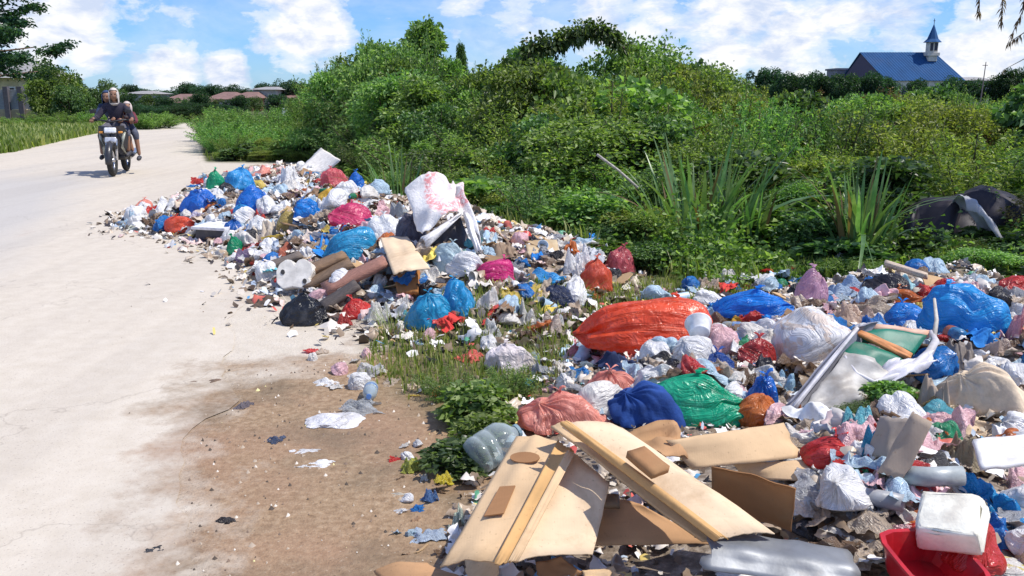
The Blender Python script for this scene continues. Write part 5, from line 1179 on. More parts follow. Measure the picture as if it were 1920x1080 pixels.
def shrub(kind, mat, X, Y, h, w, desc, name='shrub', group=None, label=None, rz=None, seed=None, z=0, cat='shrub'):
    a, b = random.choice(SH[kind]) if seed is None else SH[kind][seed % len(SH[kind])]
    r = empty(name, (X, Y, z), random.uniform(0, 6.28) if rz is None else rz); r.scale = (w, w, h)
    f = bpy.data.objects.new('foliage', a); COL.objects.link(f); setmat(f, LM[mat]); f.parent = r; f['kind'] = 'stuff'
    s = bpy.data.objects.new('stems', b); COL.objects.link(s); s.parent = r
    tag(r, label or veglabel(desc, X, Y, group), cat, group); return r
_SX = [380, 480, 560, 600, 640, 700, 800, 850, 880, 950, 1010, 1060, 1110, 1150, 1200, 1250, 1320, 1400, 1480, 1600, 1750, 1860, 1960, 2200]
_SY = [197, 190, 190, 118, 88, 78, 76, 96, 108, 104, 96, 88, 84, 84, 86, 118, 130, 150, 162, 158, 154, 146, 128, 110]
def ZT(px, Y): return float(YD(px, np.interp(px, _SX, _SY), Y)[2])
CLUMPS = [(1318, 7.95, .50), (1630, 7.25, .30), (745, 10.6, .42), (1420, 7.9, .22)]; TARPY = 7.7
def thicket():
    rg = random.Random(21); pts = []
    EX = [((p_ - 960) / FPX * (y_ * math.cos(PITCH) + CAM_Z * math.sin(PITCH)), y_, r_) for p_, y_, r_ in CLUMPS]
    def scatter(n, lo, hi, dmin, dmax, sep, f):
        k = 0; tr = 0
        while k < n and tr < n * 60:
            tr += 1; px = rg.uniform(lo, hi); dd = rg.uniform(0, 1) ** 1.0; Y = float(yfront(px)) + dmin + (dmax - dmin) * dd; X = (px - 960) / FPX * (Y * math.cos(PITCH) + CAM_Z * math.sin(PITCH))
            if X < float(re_x(Y)) + .45: continue
            if any(abs(X - a) < r_ + (.25 if f is main else 0) and y_ - 2.2 < Y < y_ + .5 for a, y_, r_ in EX): continue
            if 1670 < px < 1960 and Y < TARPY + .6 and f is main: continue
            if any((X - a) ** 2 + (Y - b) ** 2 < sep * sep for a, b in pts): continue
            pts.append((X, Y)); f(px, X, Y, Y - float(yfront(px))); k += 1
    def main(px, X, Y, d):
        s = min(1, max(0, (d + .6) / 5.0)); s = s ** 1.15; zt = ZT(px, Y); h = .50 * (1 - s) + zt * s; h *= rg.uniform(.66, 1.05)
        if px < 640: k, m, de = rg.choice([('weed', 'mid', 'leafy green weeds'), ('weed', 'fresh', 'fresh green weeds'), ('spray', 'mid', 'tall narrow leaved weeds')]); w = rg.uniform(1.1, 1.6)
        elif px < 860: k, m, de = rg.choice([('spray', 'dark', 'dark feathery shrub'), ('cone', 'mid', 'dense upright shrub'), ('fine', 'dark', 'dark small leaved shrub'), ('spray', 'mid', 'green feathery shrub'), ('fine', 'fresh', 'bright small leaved shrub')]); w = rg.uniform(1.4, 2.1)
        elif px < 1280: k, m, de = rg.choice([('spray', 'mid', 'green loose stemmed shrub'), ('spray', 'olive', 'yellowish loose stemmed shrub'), ('weed', 'mid', 'tall green weeds'), ('broad', 'dark', 'dark broad leaved shrub'), ('broad', 'dark', 'dark broad leaved shrub'), ('spray', 'dark', 'dark loose stemmed shrub'), ('broad', 'mid', 'green broad leaved shrub'), ('fine', 'mid', 'green small leaved shrub'), ('fine', 'dark', 'dark small leaved shrub'), ('fine', 'mid', 'green small leaved shrub')]); w = rg.uniform(1.3, 2.0)  # extra dark-leaved shrubs stand in for shaded gaps in the thicket
        else: k, m, de = rg.choice([('weed', 'olive', 'yellow green feathery weeds'), ('weed', 'mid', 'green feathery weeds'), ('spray', 'olive', 'yellowish loose stemmed weeds'), ('weed', 'olive', 'yellow green feathery weeds'), ('spray', 'mid', 'green loose stemmed weeds'), ('weed', 'fresh', 'fresh green feathery weeds'), ('fine', 'olive', 'yellowish small leaved shrub'), ('fine', 'mid', 'green small leaved shrub'), ('weed', 'dark', 'dark feathery weeds'), ('spray', 'dry', 'brownish dry stemmed weeds'), ('broad', 'dark', 'dark broad leaved shrub')]); w = rg.uniform(1.0, 1.7)
        if d < 1.5: w *= .62
        shrub(k, m, X, Y, h, w, de, 'shrub' if k in ('broad', 'fine') else 'weed_clump', 'shrubs and weeds of the thicket beside the rubbish', cat='shrub' if k in ('broad', 'fine') else 'weeds')
    scatter(210, 380, 2050, .15, 8.5, .60, main)
    scatter(70, 1200, 2100, 8.5, 24, 1.25, main)
    def low(px, X, Y, d):
        k, m, de = rg.choice([('broad', 'dark', 'low dark leafy plant'), ('fine', 'mid', 'low green leafy plant'), ('big', 'dark', 'low dark leafy herb'), ('weed', 'mid', 'low grassy weeds'), ('fine', 'olive', 'low yellowish plant'), ('big', 'mid', 'low green leafy herb')])
        q = .6 if d < 0 or px > 1670 else 1; shrub(k, m, X, Y, rg.uniform(.28, .55) * q, rg.uniform(.6, 1.0) * (.5 + .5 * q), de, 'low_plant', 'low plants along the front of the thicket', cat='plant')
    scatter(120, 640, 1990, -.5, 1.4, .30, low); scatter(22, 372, 650, -.6, 1.2, .4, low)
    # named individuals of the skyline
    G = 'feathery saplings rising from the left of the thicket'
    for px, Y, top, w, m, lab in ((612, 19.5, 118, 1.3, 'fresh', 'leftmost pale feathery sapling of the thicket'), (650, 20, 96, 1.5, 'fresh', 'pale feathery sapling second from the left'), (700, 20.5, 55, 1.7, 'mid', 'tall feathery sapling above the tilted pale board'), (745, 20.5, 82, 1.6, 'fresh', 'feathery sapling in the dip between the two tallest'),
                              (796, 19.5, 34, 1.8, 'fresh', 'tallest feathery sapling with a pointed top'), (836, 19.5, 88, 1.3, 'mid', 'feathery sapling right of the tallest one'), (864, 21, 78, .9, 'dark', 'thin dark sapling standing apart right of the saplings')):
        p = YD(px, top, Y); shrub('cone', m, p[0], Y, p[2] * 1.04, w * (1.6 if px < 860 else .9), '', 'sapling', G, lab, cat='sapling')
    for px, Y, top, w, m, lab in ((700, 19.8, 42, .8, 'fresh', 'whippy shoots at the top of the tall sapling above the pale board'), (796, 18.8, 24, .8, 'fresh', 'whippy shoots around the pointed top of the tallest sapling'), (640, 19.2, 90, .9, 'fresh', 'whippy pale shoots at the left end of the saplings'), (744, 19.2, 72, .9, 'mid', 'whippy shoots in the dip between the tallest saplings'), (845, 19.4, 84, .8, 'mid', 'whippy shoots right of the tallest sapling')):
        p = YD(px, top, Y); shrub('spray', m, p[0], Y, p[2] * 1.02, w, '', 'sapling', G, lab, cat='sapling')
    for px, Y, top, w, k, m, lab in ((1010, 15.5, 92, 1.8, 'broad', 'dark', 'dark broad leaved shrub on the skyline left of the vine arch'), (1190, 15, 80, 2.0, 'fine', 'mid', 'dense green shrub right of the vine arch'), (1240, 15.5, 112, 1.6, 'fine', 'olive', 'yellowish shrub falling away right of the vine arch'), (930, 15.5, 100, 1.8, 'fine', 'mid', 'rounded shrub on the skyline left of centre'), (1080, 14, 158, 2.0, 'broad', 'mid', 'broad leaved shrub under the vine arch'), (1330, 17, 128, 2, 'fine', 'mid', 'bushy shrub where the thicket drops to the right')):
        p = YD(px, top, Y); shrub(k, m, p[0], Y, p[2] * 1.05, w, '', 'shrub', 'shrubs and weeds of the thicket beside the rubbish', lab)
    # vine arch with a gap of sky
    r = empty('vine_arch', YD(1105, 300, 14.6)); r.location.z = 0; tag(r, 'arching vine covered branch with a gap of sky under it on the skyline', 'vine')
    arc = [YD(985, 120, 14.6), YD(1000, 84, 14.6), YD(1030, 84, 14.6), YD(1062, 72, 14.6), YD(1090, 58, 14.6), YD(1122, 56, 14.6), YD(1150, 72, 14.6), YD(1190, 110, 14.6)]
    L = np.array(r.location); bm = bmesh.new(); add_tube(bm, [Vector(a - L) for a in arc], .03, 6); link('branch', bm_mesh('branch', bm), TWIG, r)
    rn = np.random.default_rng(8); n = 1900; u = rn.uniform(0, len(arc) - 1.01, n); i = u.astype(int); A = np.array(arc); Q = A[i] + (A[i + 1] - A[i]) * (u - i)[:, None] - L; off = rn.normal(0, 1, (n, 3)); off /= np.linalg.norm(off, axis=1)[:, None]
    V, F = leaf_mesh(Q + off * rn.uniform(.02, .17, (n, 1)) * (.4 + .9 * np.abs(np.sin(u * 2.1)))[:, None], off + [0, 0, -.3], rn.uniform(.05, .11, n), rn.uniform(.04, .08, n), rn); f = link('foliage', mesh_np('foliage', V, F), LEAF_DARK, r); f['kind'] = 'stuff'
thicket()

# long-bladed grass clumps
def blade_mesh(seed, L, w, bend):
    rg = random.Random(seed); n = 9; V = []
    for i in range(n):
        f = i / (n - 1); ww = w * (.45 + 1.1 * f if f < .3 else .9) * (1 - max(0, f - .35) / .66) ** .7; x = bend * f ** 2.2 * L; z = L * f * (1 - .28 * bend * f * f) - (max(0, bend - .55) * L * f ** 4 * .9)
        V += [(x, -ww / 2, z + ww * .2), (x, 0, z), (x, ww / 2, z + ww * .2)]
    F = []
    for i in range(n - 1):
        for k in (0, 1): a = i * 3 + k; F.append((a, a + 1, a + 4, a + 3))
    return mesh_np('blade', V, F, True)
BL = [blade_mesh(i, 1, .04, b) for i, b in enumerate((.08, .2, .38, .6, .85, 1.1))]
for b in BL: b.materials.append(None)
def blade_clump(px, Y, wpx, toppx, n, lab, seed, bend=1.0, mat=LEAF_BLADE, name='grass_clump', cat='grass clump', spread=.5, w=1.0, group=None):
    rg = random.Random(seed); p = YD(px, toppx, Y); r = empty(name, (p[0], Y, 0)); tag(r, lab, cat, group); H = p[2]; half = wpx / FPX * Y / 2
    for i in range(n):
        a = rg.uniform(0, 6.28); rr = half * .75 * math.sqrt(rg.random()); o = bpy.data.objects.new('blade', BL[min(5, int(abs(rg.gauss(0, 2.3)) * bend))]); COL.objects.link(o); setmat(o, mat if rg.random() > .14 else LEAF_DRY)
        o.parent = r; o.location = (rr * math.cos(a), rr * math.sin(a) * .7, 0); L = H * rg.uniform(.6, 1.08); o.scale = (L, L * w * rg.uniform(.7, 1.7), L * rg.uniform(.75, 1)); o.rotation_euler = (rg.uniform(-.2, .2), rg.uniform(-.1, spread), a + rg.uniform(-.5, .5))
    return r
blade_clump(1318, 7.95, 230, 226, 120, 'large clump of long upright green blades above the big orange red bag', 1)
blade_clump(1630, 7.25, 120, 258, 75, 'narrower clump of long green blades left of the black tarp', 2, spread=.25)
blade_clump(1420, 7.9, 90, 285, 36, 'small leaning clump of blades right of the large blade clump', 3, spread=.6)
blade_clump(745, 10.6, 120, 250, 60, 'clump of narrow reeds left of the printed sack', 4, spread=.2, w=.55)
blade_clump(1225, 8.6, 80, 300, 26, 'thin blade clump left of the large one', 5, spread=.3, w=.7)

def seedling(px, py, h, w, n, leaf, mat, lab, kind='big'):
    P = hit(px, py); shrub(kind, mat, P[0], P[1], h, w, '', 'leafy_plant', None, lab, z=P[2] - .02, cat='plant')
seedling(890, 790, .19, .34, 0, 0, 'fresh', 'green leafy plant with rounded leaves between the clear bottle and the loose dirt', 'big')
seedling(955, 745, .18, .30, 0, 0, 'fresh', 'bright green leafy plant behind the wide salmon bag', 'weed')
seedling(850, 745, .16, .34, 0, 0, 'fresh', 'bright green feathery plant left of the wide salmon bag', 'spray')
seedling(905, 830, .13, .26, 0, 0, 'mid', 'dark leafy plant just behind the clear bottle', 'big')
seedling(860, 880, .12, .30, 0, 0, 'dark', 'low dark seedling left of the flattened carton', 'big')
seedling(1665, 770, .14, .24, 0, 0, 'fresh', 'wilted light green vegetable tops beside the green lined tray', 'big')
seedling(1610, 792, .09, .24, 0, 0, 'dark', 'dark green vegetable leaves under the green lined tray', 'fine')
seedling(1700, 790, .14, .26, 0, 0, 'dry', 'brown withered stalks right of the vegetable tops', 'spray')
for i, (px, py, wp, tp, n, lab) in enumerate(((735, 630, 70, 572, 30, 'grass tuft left of the left teal blue bag'), (800, 640, 60, 592, 22, 'grass tuft in front of the left teal blue bag'), (720, 700, 70, 655, 26, 'grass tuft beside the clear whitish bag'),
                                      (1020, 690, 60, 620, 24, 'grass tuft left of the small pink bag'), (930, 640, 60, 600, 18, 'grass tuft behind the pinkish white bag'), (790, 715, 60, 672, 20, 'grass tuft behind the leafy plant'), (1050, 720, 50, 670, 16, 'grass tuft behind the wide salmon bag'), (640, 330, 60, 290, 22, 'grass tuft behind the tilted pale board'), (1230, 545, 90, 505, 30, 'grass tuft behind the big orange red bag'), (1090, 560, 70, 520, 20, 'grass tuft in front of the orange net bag'), (1420, 525, 90, 492, 26, 'grass tuft behind the bright blue bag'))):
    P = hit(px, py); q = P[1]; rg = random.Random(i + 70); r = empty('grass_tuft', P); tag(r, lab, 'grass tuft'); H = (py - tp) / FPX * q * 1.15; half = wp / FPX * q / 2
    for k in range(n * 2):
        a = rg.uniform(0, 6.28); rr = half * .8 * math.sqrt(rg.random()); o = bpy.data.objects.new('blade', BL[rg.choice((0, 1, 2, 3, 4))]); COL.objects.link(o); setmat(o, GRASSM if rg.random() > .2 else LEAF_DRY); o.parent = r; o.location = (rr * math.cos(a), rr * math.sin(a), 0); L = H * rg.uniform(.5, 1.1); o.scale = (L, L * .7, L); o.rotation_euler = (0, rg.uniform(0, .6), a + rg.uniform(-1, 1))

def grass_field(name, lab, n, region, hmin, hmax, mat, seed, wd=.008, step=None):
    rg = np.random.default_rng(seed); X, Y = region(rg, n); n = len(X); h = rg.uniform(hmin, hmax, n); a = rg.uniform(0, 6.28, n); w = wd * rg.uniform(.7, 1.6, n) * (1 + Y / 18); Z = np.array([g(p, q) for p, q in zip(X, Y)])
    B = np.stack([X, Y, Z], 1); s = np.stack([np.cos(a), np.sin(a), 0 * a], 1) * w[:, None]; l = np.stack([-np.sin(a), np.cos(a), 0 * a], 1) * (h * rg.uniform(.05, .55, n))[:, None]; up = np.zeros((n, 3)); up[:, 2] = h
    M = B + up * .55 + l * .3; T = B + up * .95 + l; V = np.stack([B - s, B + s, M + s * .8, M - s * .8, T], 1).reshape(-1, 3); b = (np.arange(n) * 5)[:, None]
    F = np.concatenate([b + np.array([[0, 1, 2]]), b + np.array([[0, 2, 3]]), b + np.array([[3, 2, 4]])])
    o = link(name, mesh_np(name, V, F), mat); tag(o, lab, 'grass', kind='stuff')
def reg_left(rg, n):
    Y = rg.uniform(14, 62, n); X = le_x(Y) + .1 - rg.exponential(6, n) ; return X, Y
grass_field('verge_grass', 'tall green and yellowish grass along the left side of the road', 80000, reg_left, .12, .42, GRASSM, 1, .012)
def reg_und(rg, n):
    px = rg.uniform(360, 2100, n); Y = yfront(px) - .55 + rg.exponential(1.6, n); X = (px - 960) / FPX * (Y * math.cos(PITCH) + CAM_Z * math.sin(PITCH)); k = X > re_x(Y) + .1 + rg.exponential(.25, n); k &= (px > 640) | (rg.random(n) < .5); return X[k], Y[k]
grass_field('undergrowth_grass', 'short mixed grass under and before the thicket', 9000, reg_und, .04, .22, GRASSM, 2, .005)
def reg_gap(rg, n):
    P = pxpoly([(700, 640), (820, 600), (1080, 560), (1200, 530), (1340, 520), (1500, 500), (1560, 530), (1340, 555), (1100, 640), (1040, 720), (960, 760), (820, 740), (700, 700)]); Q = np.array(P)
    X = rg.uniform(Q[:, 0].min(), Q[:, 0].max(), n); Y = rg.uniform(Q[:, 1].min(), Q[:, 1].max(), n); k = sdist(X, Y, P) > -rg.exponential(.05, n); return X[k], Y[k]
grass_field('short_grass', 'short grass and creeping weeds between the two rubbish heaps', 22000, reg_gap, .015, .07, GRASSM, 3, .003)
def ground_leaves():
    rg = np.random.default_rng(5); n = 50000; px = rg.uniform(640, 2100, n); Y = yfront(px) - .6 * rg.random(n) + rg.exponential(1.2, n); X = (px - 960) / FPX * (Y * math.cos(PITCH) + CAM_Z * math.sin(PITCH)); Z = np.abs(rg.normal(.03, .16, n)) * (.15 + 1.7 * vnoise(X, Y, .35, 12) ** 2) * np.clip((Y - yfront(px) + .8), .2, 1.6)
    D = rg.normal(0, 1, (n, 3)); D[:, 2] = np.abs(D[:, 2]) * .5; L = rg.uniform(.03, .075, n); V, F = leaf_mesh(np.stack([X, Y, Z + .02], 1), D, L, L * .6, rg)
    o = link('creeping_weeds', mesh_np('creeping_weeds', V, F), LEAF_MID); tag(o, 'creeping leafy weeds covering the ground at the foot of the thicket', 'ground cover', kind='stuff')
ground_leaves()

# ------------------------------------------------------------------ trees, buildings and hedge far off
def tree_mesh(seed, n=2600, k=16, leaf=.09, flat=1.0, kind='round'):
    rg = np.random.default_rng(seed); P = []; D = []
    if kind == 'round':
        for i in range(k):
            a = rg.uniform(0, 6.28); z = rg.uniform(.25, .9); r = .40 * math.sqrt(max(.05, 1 - ((z - .5) / .5) ** 2)) * math.sqrt(rg.random()); c = np.array([r * math.cos(a), r * math.sin(a), z]); rr = rg.uniform(.10, .19); m = n // k
            d = rg.normal(0, 1, (m, 3)); d /= np.linalg.norm(d, axis=1)[:, None]; P.append(c + d * rr * rg.uniform(.5, 1.1, (m, 1)) * [1, 1, .85]); D.append(d + rg.normal(0, .5, (m, 3)))
    else:                     # tiers of flat branches
        for i in range(k):
            z = .30 + .68 * i / k; ln = .52 * (1.05 - (z - .3) * 1.1) * rg.uniform(.6, 1.1); a = i * 2.4 + rg.uniform(-.4, .4); m = n // k; ctr = rg.uniform(.25, 1.08, 3); f = ctr[rg.integers(0, 3, m)] + rg.normal(0, .075, m); lat = rg.normal(0, .045, m) * (1.3 - f * .7)
            Q = np.stack([np.cos(a) * ln * f - np.sin(a) * lat, np.sin(a) * ln * f + np.cos(a) * lat, z + .05 * f + .02 * np.sin(f * 9 + i) + rg.normal(0, .013, m)], 1); P.append(Q); D.append(rg.normal(0, 1, (m, 3)) * [1, 1, .4])
    P = np.concatenate(P); D = np.concatenate(D); L = leaf * rg.uniform(.6, 1.3, len(P)); V, F = leaf_mesh(P, D, L, L * .55, rg); me = mesh_np('crown', V, F); me.materials.append(None)
    bm = bmesh.new(); add_tube(bm, [(0, 0, 0), (.01, 0, .3), (0, .01, .6), (0, 0, .92)], [.03, .022, .015, .004], 7)
    if kind == 'round':
        for i in range(6):
            a = i * 1.1; add_tube(bm, [(0, 0, .25 + i * .06), (.12 * math.cos(a), .12 * math.sin(a), .42 + i * .06), (.26 * math.cos(a), .26 * math.sin(a), .55 + i * .06)], [.013, .008, .003], 5)
    else:
        for i in range(k):
            z = .30 + .68 * i / k; ln = .26 * (1.05 - (z - .3) * 1.1); a = i * 2.4; add_tube(bm, [(0, 0, z), (ln * math.cos(a), ln * math.sin(a), z + .04)], [.008, .003], 4)
    t = bm_mesh('trunk', bm); t.materials.append(BARK); return me, t
TREES = [tree_mesh(200 + i, 5200, 24, .055) for i in range(4)]; TIER = tree_mesh(210, 15000, 24, .024, kind='tier')
def tree(px, Y, top, wpx, lab, proto=None, mat=LEAF_FAR, group=None, name='tree', base=0.0):
    a, b = proto or random.choice(TREES); p = YD(px, top, Y); h = p[2] - base; w = wpx / FPX * Y; r = empty(name, (p[0], Y, base), random.uniform(0, 6.28)); r.scale = (w * 1.15, w * 1.15, h * 1.04)
    c = bpy.data.objects.new('crown', a); COL.objects.link(c); setmat(c, mat); c.parent = r; c['kind'] = 'stuff'; t = bpy.data.objects.new('trunk', b); COL.objects.link(t); t.parent = r; tag(r, lab, 'tree', group); return r
def background():
    tree(-45, 42, -70, 290, 'tall dark tree with flat tiers of branches at the top left', TIER, LEAF_FAR, name='tiered_tree').rotation_euler.z = 1.0
    for px, Y, top, w, lab, m in ((30, 60, 100, 90, 'dark tree over the house at the left edge', LEAF_FAR), (84, 50, 112, 70, 'dark green tree right of the tiered tree', LEAF_DARK), (108, 44, 132, 80, 'bushy green tree left of the motorcycle', LEAF_MID), (142, 45, 140, 62, 'rounded tree close left of the riders', LEAF_DARK), (85, 43, 150, 80, 'low bushy tree behind the fence end', LEAF_MID), (62, 47.5, 142, 40, 'small olive tree beside the house', LEAF_OLIVE),
                              (125, 42, 162, 60, 'low shrubby tree at the end of the fence', LEAF_DARK), (203, 62, 152, 56, 'rounded green tree right behind the riders', LEAF_DARK)): tree(px, Y, top, w, lab, None, m, 'trees on the left side of the road')
    far = [(172, 166), (248, 160), (275, 168), (300, 170), (335, 164), (352, 156), (372, 160), (400, 160), (432, 160), (455, 166), (490, 157), (505, 160), (530, 152), (548, 153), (570, 158), (590, 160), (620, 158), (650, 160), (1392, 150), (1425, 134), (1450, 130), (1475, 138), (1500, 142), (1530, 136), (1558, 142), (1582, 140), (1895, 132), (1870, 146), (1920, 130), (1790, 146), (1350, 140), (1825, 150), (1955, 132)]
    cnt = {}; ORD = ['first', 'second', 'third', 'fourth', 'fifth', 'sixth', 'seventh', 'eighth', 'ninth', 'tenth']; far.sort()
    for i, (px, top) in enumerate(far):
        Y = 95 + (i * 37) % 40; mk = ('right behind the riders' if px < 200 else 'above the far hedge' if px < 340 else 'among the red roofs' if px < 470 else 'behind the grey house' if px < 510 else 'left of the feathery saplings' if px < 680 else 'in the gap right of the thicket' if px < 1480 else 'just left of the church' if px < 1600 else 'right of the church')
        cnt[mk] = cnt.get(mk, 0) + 1; tree(px, Y, top, 46 if px < 700 else 56, '%s distant dark tree from the left %s' % (ORD[cnt[mk] - 1], mk), None, LEAF_FAR, 'distant trees ' + mk)
    for px, top, w, lab in ((1640, 136, 50, 'dark tree before the left gable of the church'), (1606, 146, 44, 'lower dark tree before the annexe of the church'), (1668, 146, 44, 'small dark tree under the eave of the church'), (1725, 149, 40, 'small dark tree before the middle of the church wall'), (1786, 146, 34, 'dark tree at the right end of the church')): tree(px, 118, top, w, lab, None, LEAF_FAR)
    # far hedge closing the road, and dark bushes
    for i, px in enumerate(range(232, 420, 17)):
        p = YD(px, 190 + (i * 7) % 12, 49 + (i % 3) * 1.5); shrub('fine', 'far', p[0], p[1], p[2], 2.0, '', 'hedge_bush', 'hedge bushes at the end of the road', '%s dark hedge bush from the left at the end of the road' % ['first', 'second', 'third', 'fourth', 'fifth', 'sixth', 'seventh', 'eighth', 'ninth', 'tenth', 'eleventh', 'twelfth'][i], cat='hedge bush')
    for i, (px, top, w) in enumerate(((245, 176, 50), (282, 178, 46), (306, 180, 40), (346, 184, 40), (376, 174, 42), (404, 186, 36), (446, 180, 44), (476, 182, 34), (520, 178, 50), (566, 184, 50), (604, 182, 50))):
        tree(px, 62 + (i * 5) % 9, top, w, '%s dark round bush from the left before the distant houses' % (ORD + ['eleventh'])[i], None, (LEAF_FAR, LEAF_DARK)[i % 2], 'round bushes before the distant houses', 'round_bush')
    # weeds along the bend, left
    for i, px in enumerate((168, 190, 250, 275, 300, 40, 90, 130)):
        p = YD(px, 205 + (i % 3) * 6, 40 - i % 2); shrub('weed', 'mid', p[0], p[1], max(.6, p[2]), 2.2, '', 'weed_clump', 'weeds on the left verge', 'green weed clump on the left verge, ' + ('just left of the riders', 'right behind the riders', 'nearest the riders before the bend', 'midway along the bend', 'at the far bend of the road', 'before the fence', 'at the fence end', 'between fence and riders')[i], cat='weeds')
    wm = solid((.62, .50, .28), rough=.8, bumps=.1, scale=2, dirt=.2); roof_r = solid((.21, .12, .10), rough=.8, scale=3); dark = solid((.03, .03, .035)); roof_g = solid((.30, .29, .28), rough=.8, scale=3); white = solid((.74, .72, .68), rough=.7, scale=2)
    def house(px0, px1, topwall, roofpx, Y, wall, rf, lab, nwin=3, hip=.2, bot=240, dep=7):
        A = YD(px0, topwall, Y); B = YD(px1, topwall, Y); w = B[0] - A[0]; hz = A[2]; r = empty('house', ((A[0] + B[0]) / 2, Y + dep / 2, 0)); tag(r, lab, 'house'); hero((px0 + px1) / 2, topwall, lab)
        bm = bmesh.new(); add_box(bm, (0, 0, hz / 2 - .2), (w, dep, hz + .4)); link('wall', bm_mesh('wall', bm), wall, r)
        zt = YD(px0, roofpx, Y)[2]; bm = bmesh.new(); o = .5; e = [(-w / 2 - o, -dep / 2 - o, hz), (w / 2 + o, -dep / 2 - o, hz), (w / 2 + o, dep / 2 + o, hz), (-w / 2 - o, dep / 2 + o, hz)]; k = w * hip
        vs = [bm.verts.new(q) for q in e]; t1 = bm.verts.new((-w / 2 + k, 0, zt)); t2 = bm.verts.new((w / 2 - k, 0, zt)); bm.faces.new((vs[0], vs[1], t2, t1)); bm.faces.new((vs[2], vs[3], t1, t2)); bm.faces.new((vs[1], vs[2], t2)); bm.faces.new((vs[3], vs[0], t1)); bm.faces.new(vs[::-1]); link('roof', bm_mesh('roof', bm), rf, r)
        for i in range(nwin):
            x = -w / 2 + w * (i + .5) / nwin; wh = min(1.2, hz * .4); ww = min(1.1, w / nwin * .5); bm = bmesh.new(); add_box(bm, (x, -dep / 2 - .02, hz * .58), (ww, .05, wh)); f = link('window', bm_mesh('window', bm), dark, r)
            bm = bmesh.new()
            for s in (-1, 1): add_box(bm, (x + s * ww / 2, -dep / 2 - .045, hz * .58), (.07, .05, wh + .08)); add_box(bm, (x, -dep / 2 - .047, hz * .58 + s * wh / 2), (ww + .06, .05, .07))
            link('window_frame', bm_mesh('window_frame', bm), white, f)
        return r
    house(-60, 34, 146, 112, 54, wm, roof_g, 'cream house with a grey roof behind the fence at the left edge', 3)
    house(300, 368, 192, 176, 85, white, roof_r, 'low house with a faded red roof above the far hedge', 4)
    house(392, 432, 186, 172, 90, white, roof_r, 'white walled house with a red roof left of the grey house', 2)
    house(436, 474, 184, 172, 88, solid((.45, .20, .12), scale=2), roof_r, 'red brown house close left of the grey house', 2)
    house(474, 512, 168, 162, 92, solid((.40, .42, .40), scale=2), roof_g, 'grey flat topped house in the distant row', 3)
    house(522, 560, 184, 172, 94, solid((.40, .24, .15), scale=2), roof_r, 'brown house right of the grey house', 2)
    house(236, 272, 176, 170, 100, solid((.45, .44, .46), scale=2), roof_g, 'small grey house in the trees above the riders', 2)
    house(1806, 1866, 151, 144, 175, solid((.35, .36, .38), scale=2), roof_g, 'long low grey building right of the church', 4)
    # low concrete wall seen over the weeds
    A = YD(530, 203, 30); B = YD(598, 203, 30); bm = bmesh.new(); add_box(bm, (0, 0, A[2] / 2), (B[0] - A[0], .2, A[2]), bev=.01); o = link('low_wall', bm_mesh('low_wall', bm), white); o.location = ((A[0] + B[0]) / 2, 30, 0); tag(o, 'low pale concrete wall seen over the weeds left of the saplings', 'wall')
    # picket fence with its panels
    Y = 46; A = YD(-30, 168, Y); B = YD(82, 174, Y); r = empty('picket_fence', (A[0], Y, 0)); tag(r, 'grey picket fence with wide posts before the cream house', 'fence'); w = B[0] - A[0]; n = 34; zt = A[2]; fm = solid((.34, .35, .38), rough=.7); z0 = YD(0, 205, Y)[2]
    bm = bmesh.new(); add_box(bm, (0, 0, (zt + z0) / 2), (.12, .05, zt - z0), bev=.008); pk = bm_mesh('picket', bm); pk.materials.append(fm)
    for i in range(n): link('picket', pk, None, r, (w * (i + .5) / n, 0, 0))
    for z in (z0 + .12, zt - .15):
        bm = bmesh.new(); add_box(bm, (w / 2, .045, z), (w, .04, .08)); link('rail', bm_mesh('rail', bm), fm, r)
    bm = bmesh.new(); add_box(bm, (0, 0, (zt + .15) / 2), (.25, .25, zt + .15), bev=.01); po = bm_mesh('post', bm); po.materials.append(solid((.12, .11, .13)))
    for f in (.02, .38, .62, .98): link('post', po, None, r, (w * f, -.05, 0))
    bm = bmesh.new(); add_box(bm, (w / 2, 0, z0 / 2 - .1), (w, .2, z0 + .15)); link('base_wall', bm_mesh('base_wall', bm), solid((.50, .40, .25), scale=3), r)
    # low dark wall behind the hedge by the bend
    # thin masts
    for px, top, Y, lab in ((1247, 74, 60, 'thin mast rising from behind the thicket right of the vine arch'), (1846, 116, 90, 'thin leaning pole right of the church')):
        p = YD(px, top, Y); bm = bmesh.new(); add_cyl(bm, (0, 0, 0), (.15 if px == 1846 else 0, 0, p[2]), .07, .04, 8); add_box(bm, (0.1 if px == 1846 else 0, 0, p[2] * .93), (.5, .06, .06)); o = link('mast', bm_mesh('mast', bm), solid((.20, .15, .14))); o.location = (p[0], Y, 0); tag(o, lab, 'mast')
background()

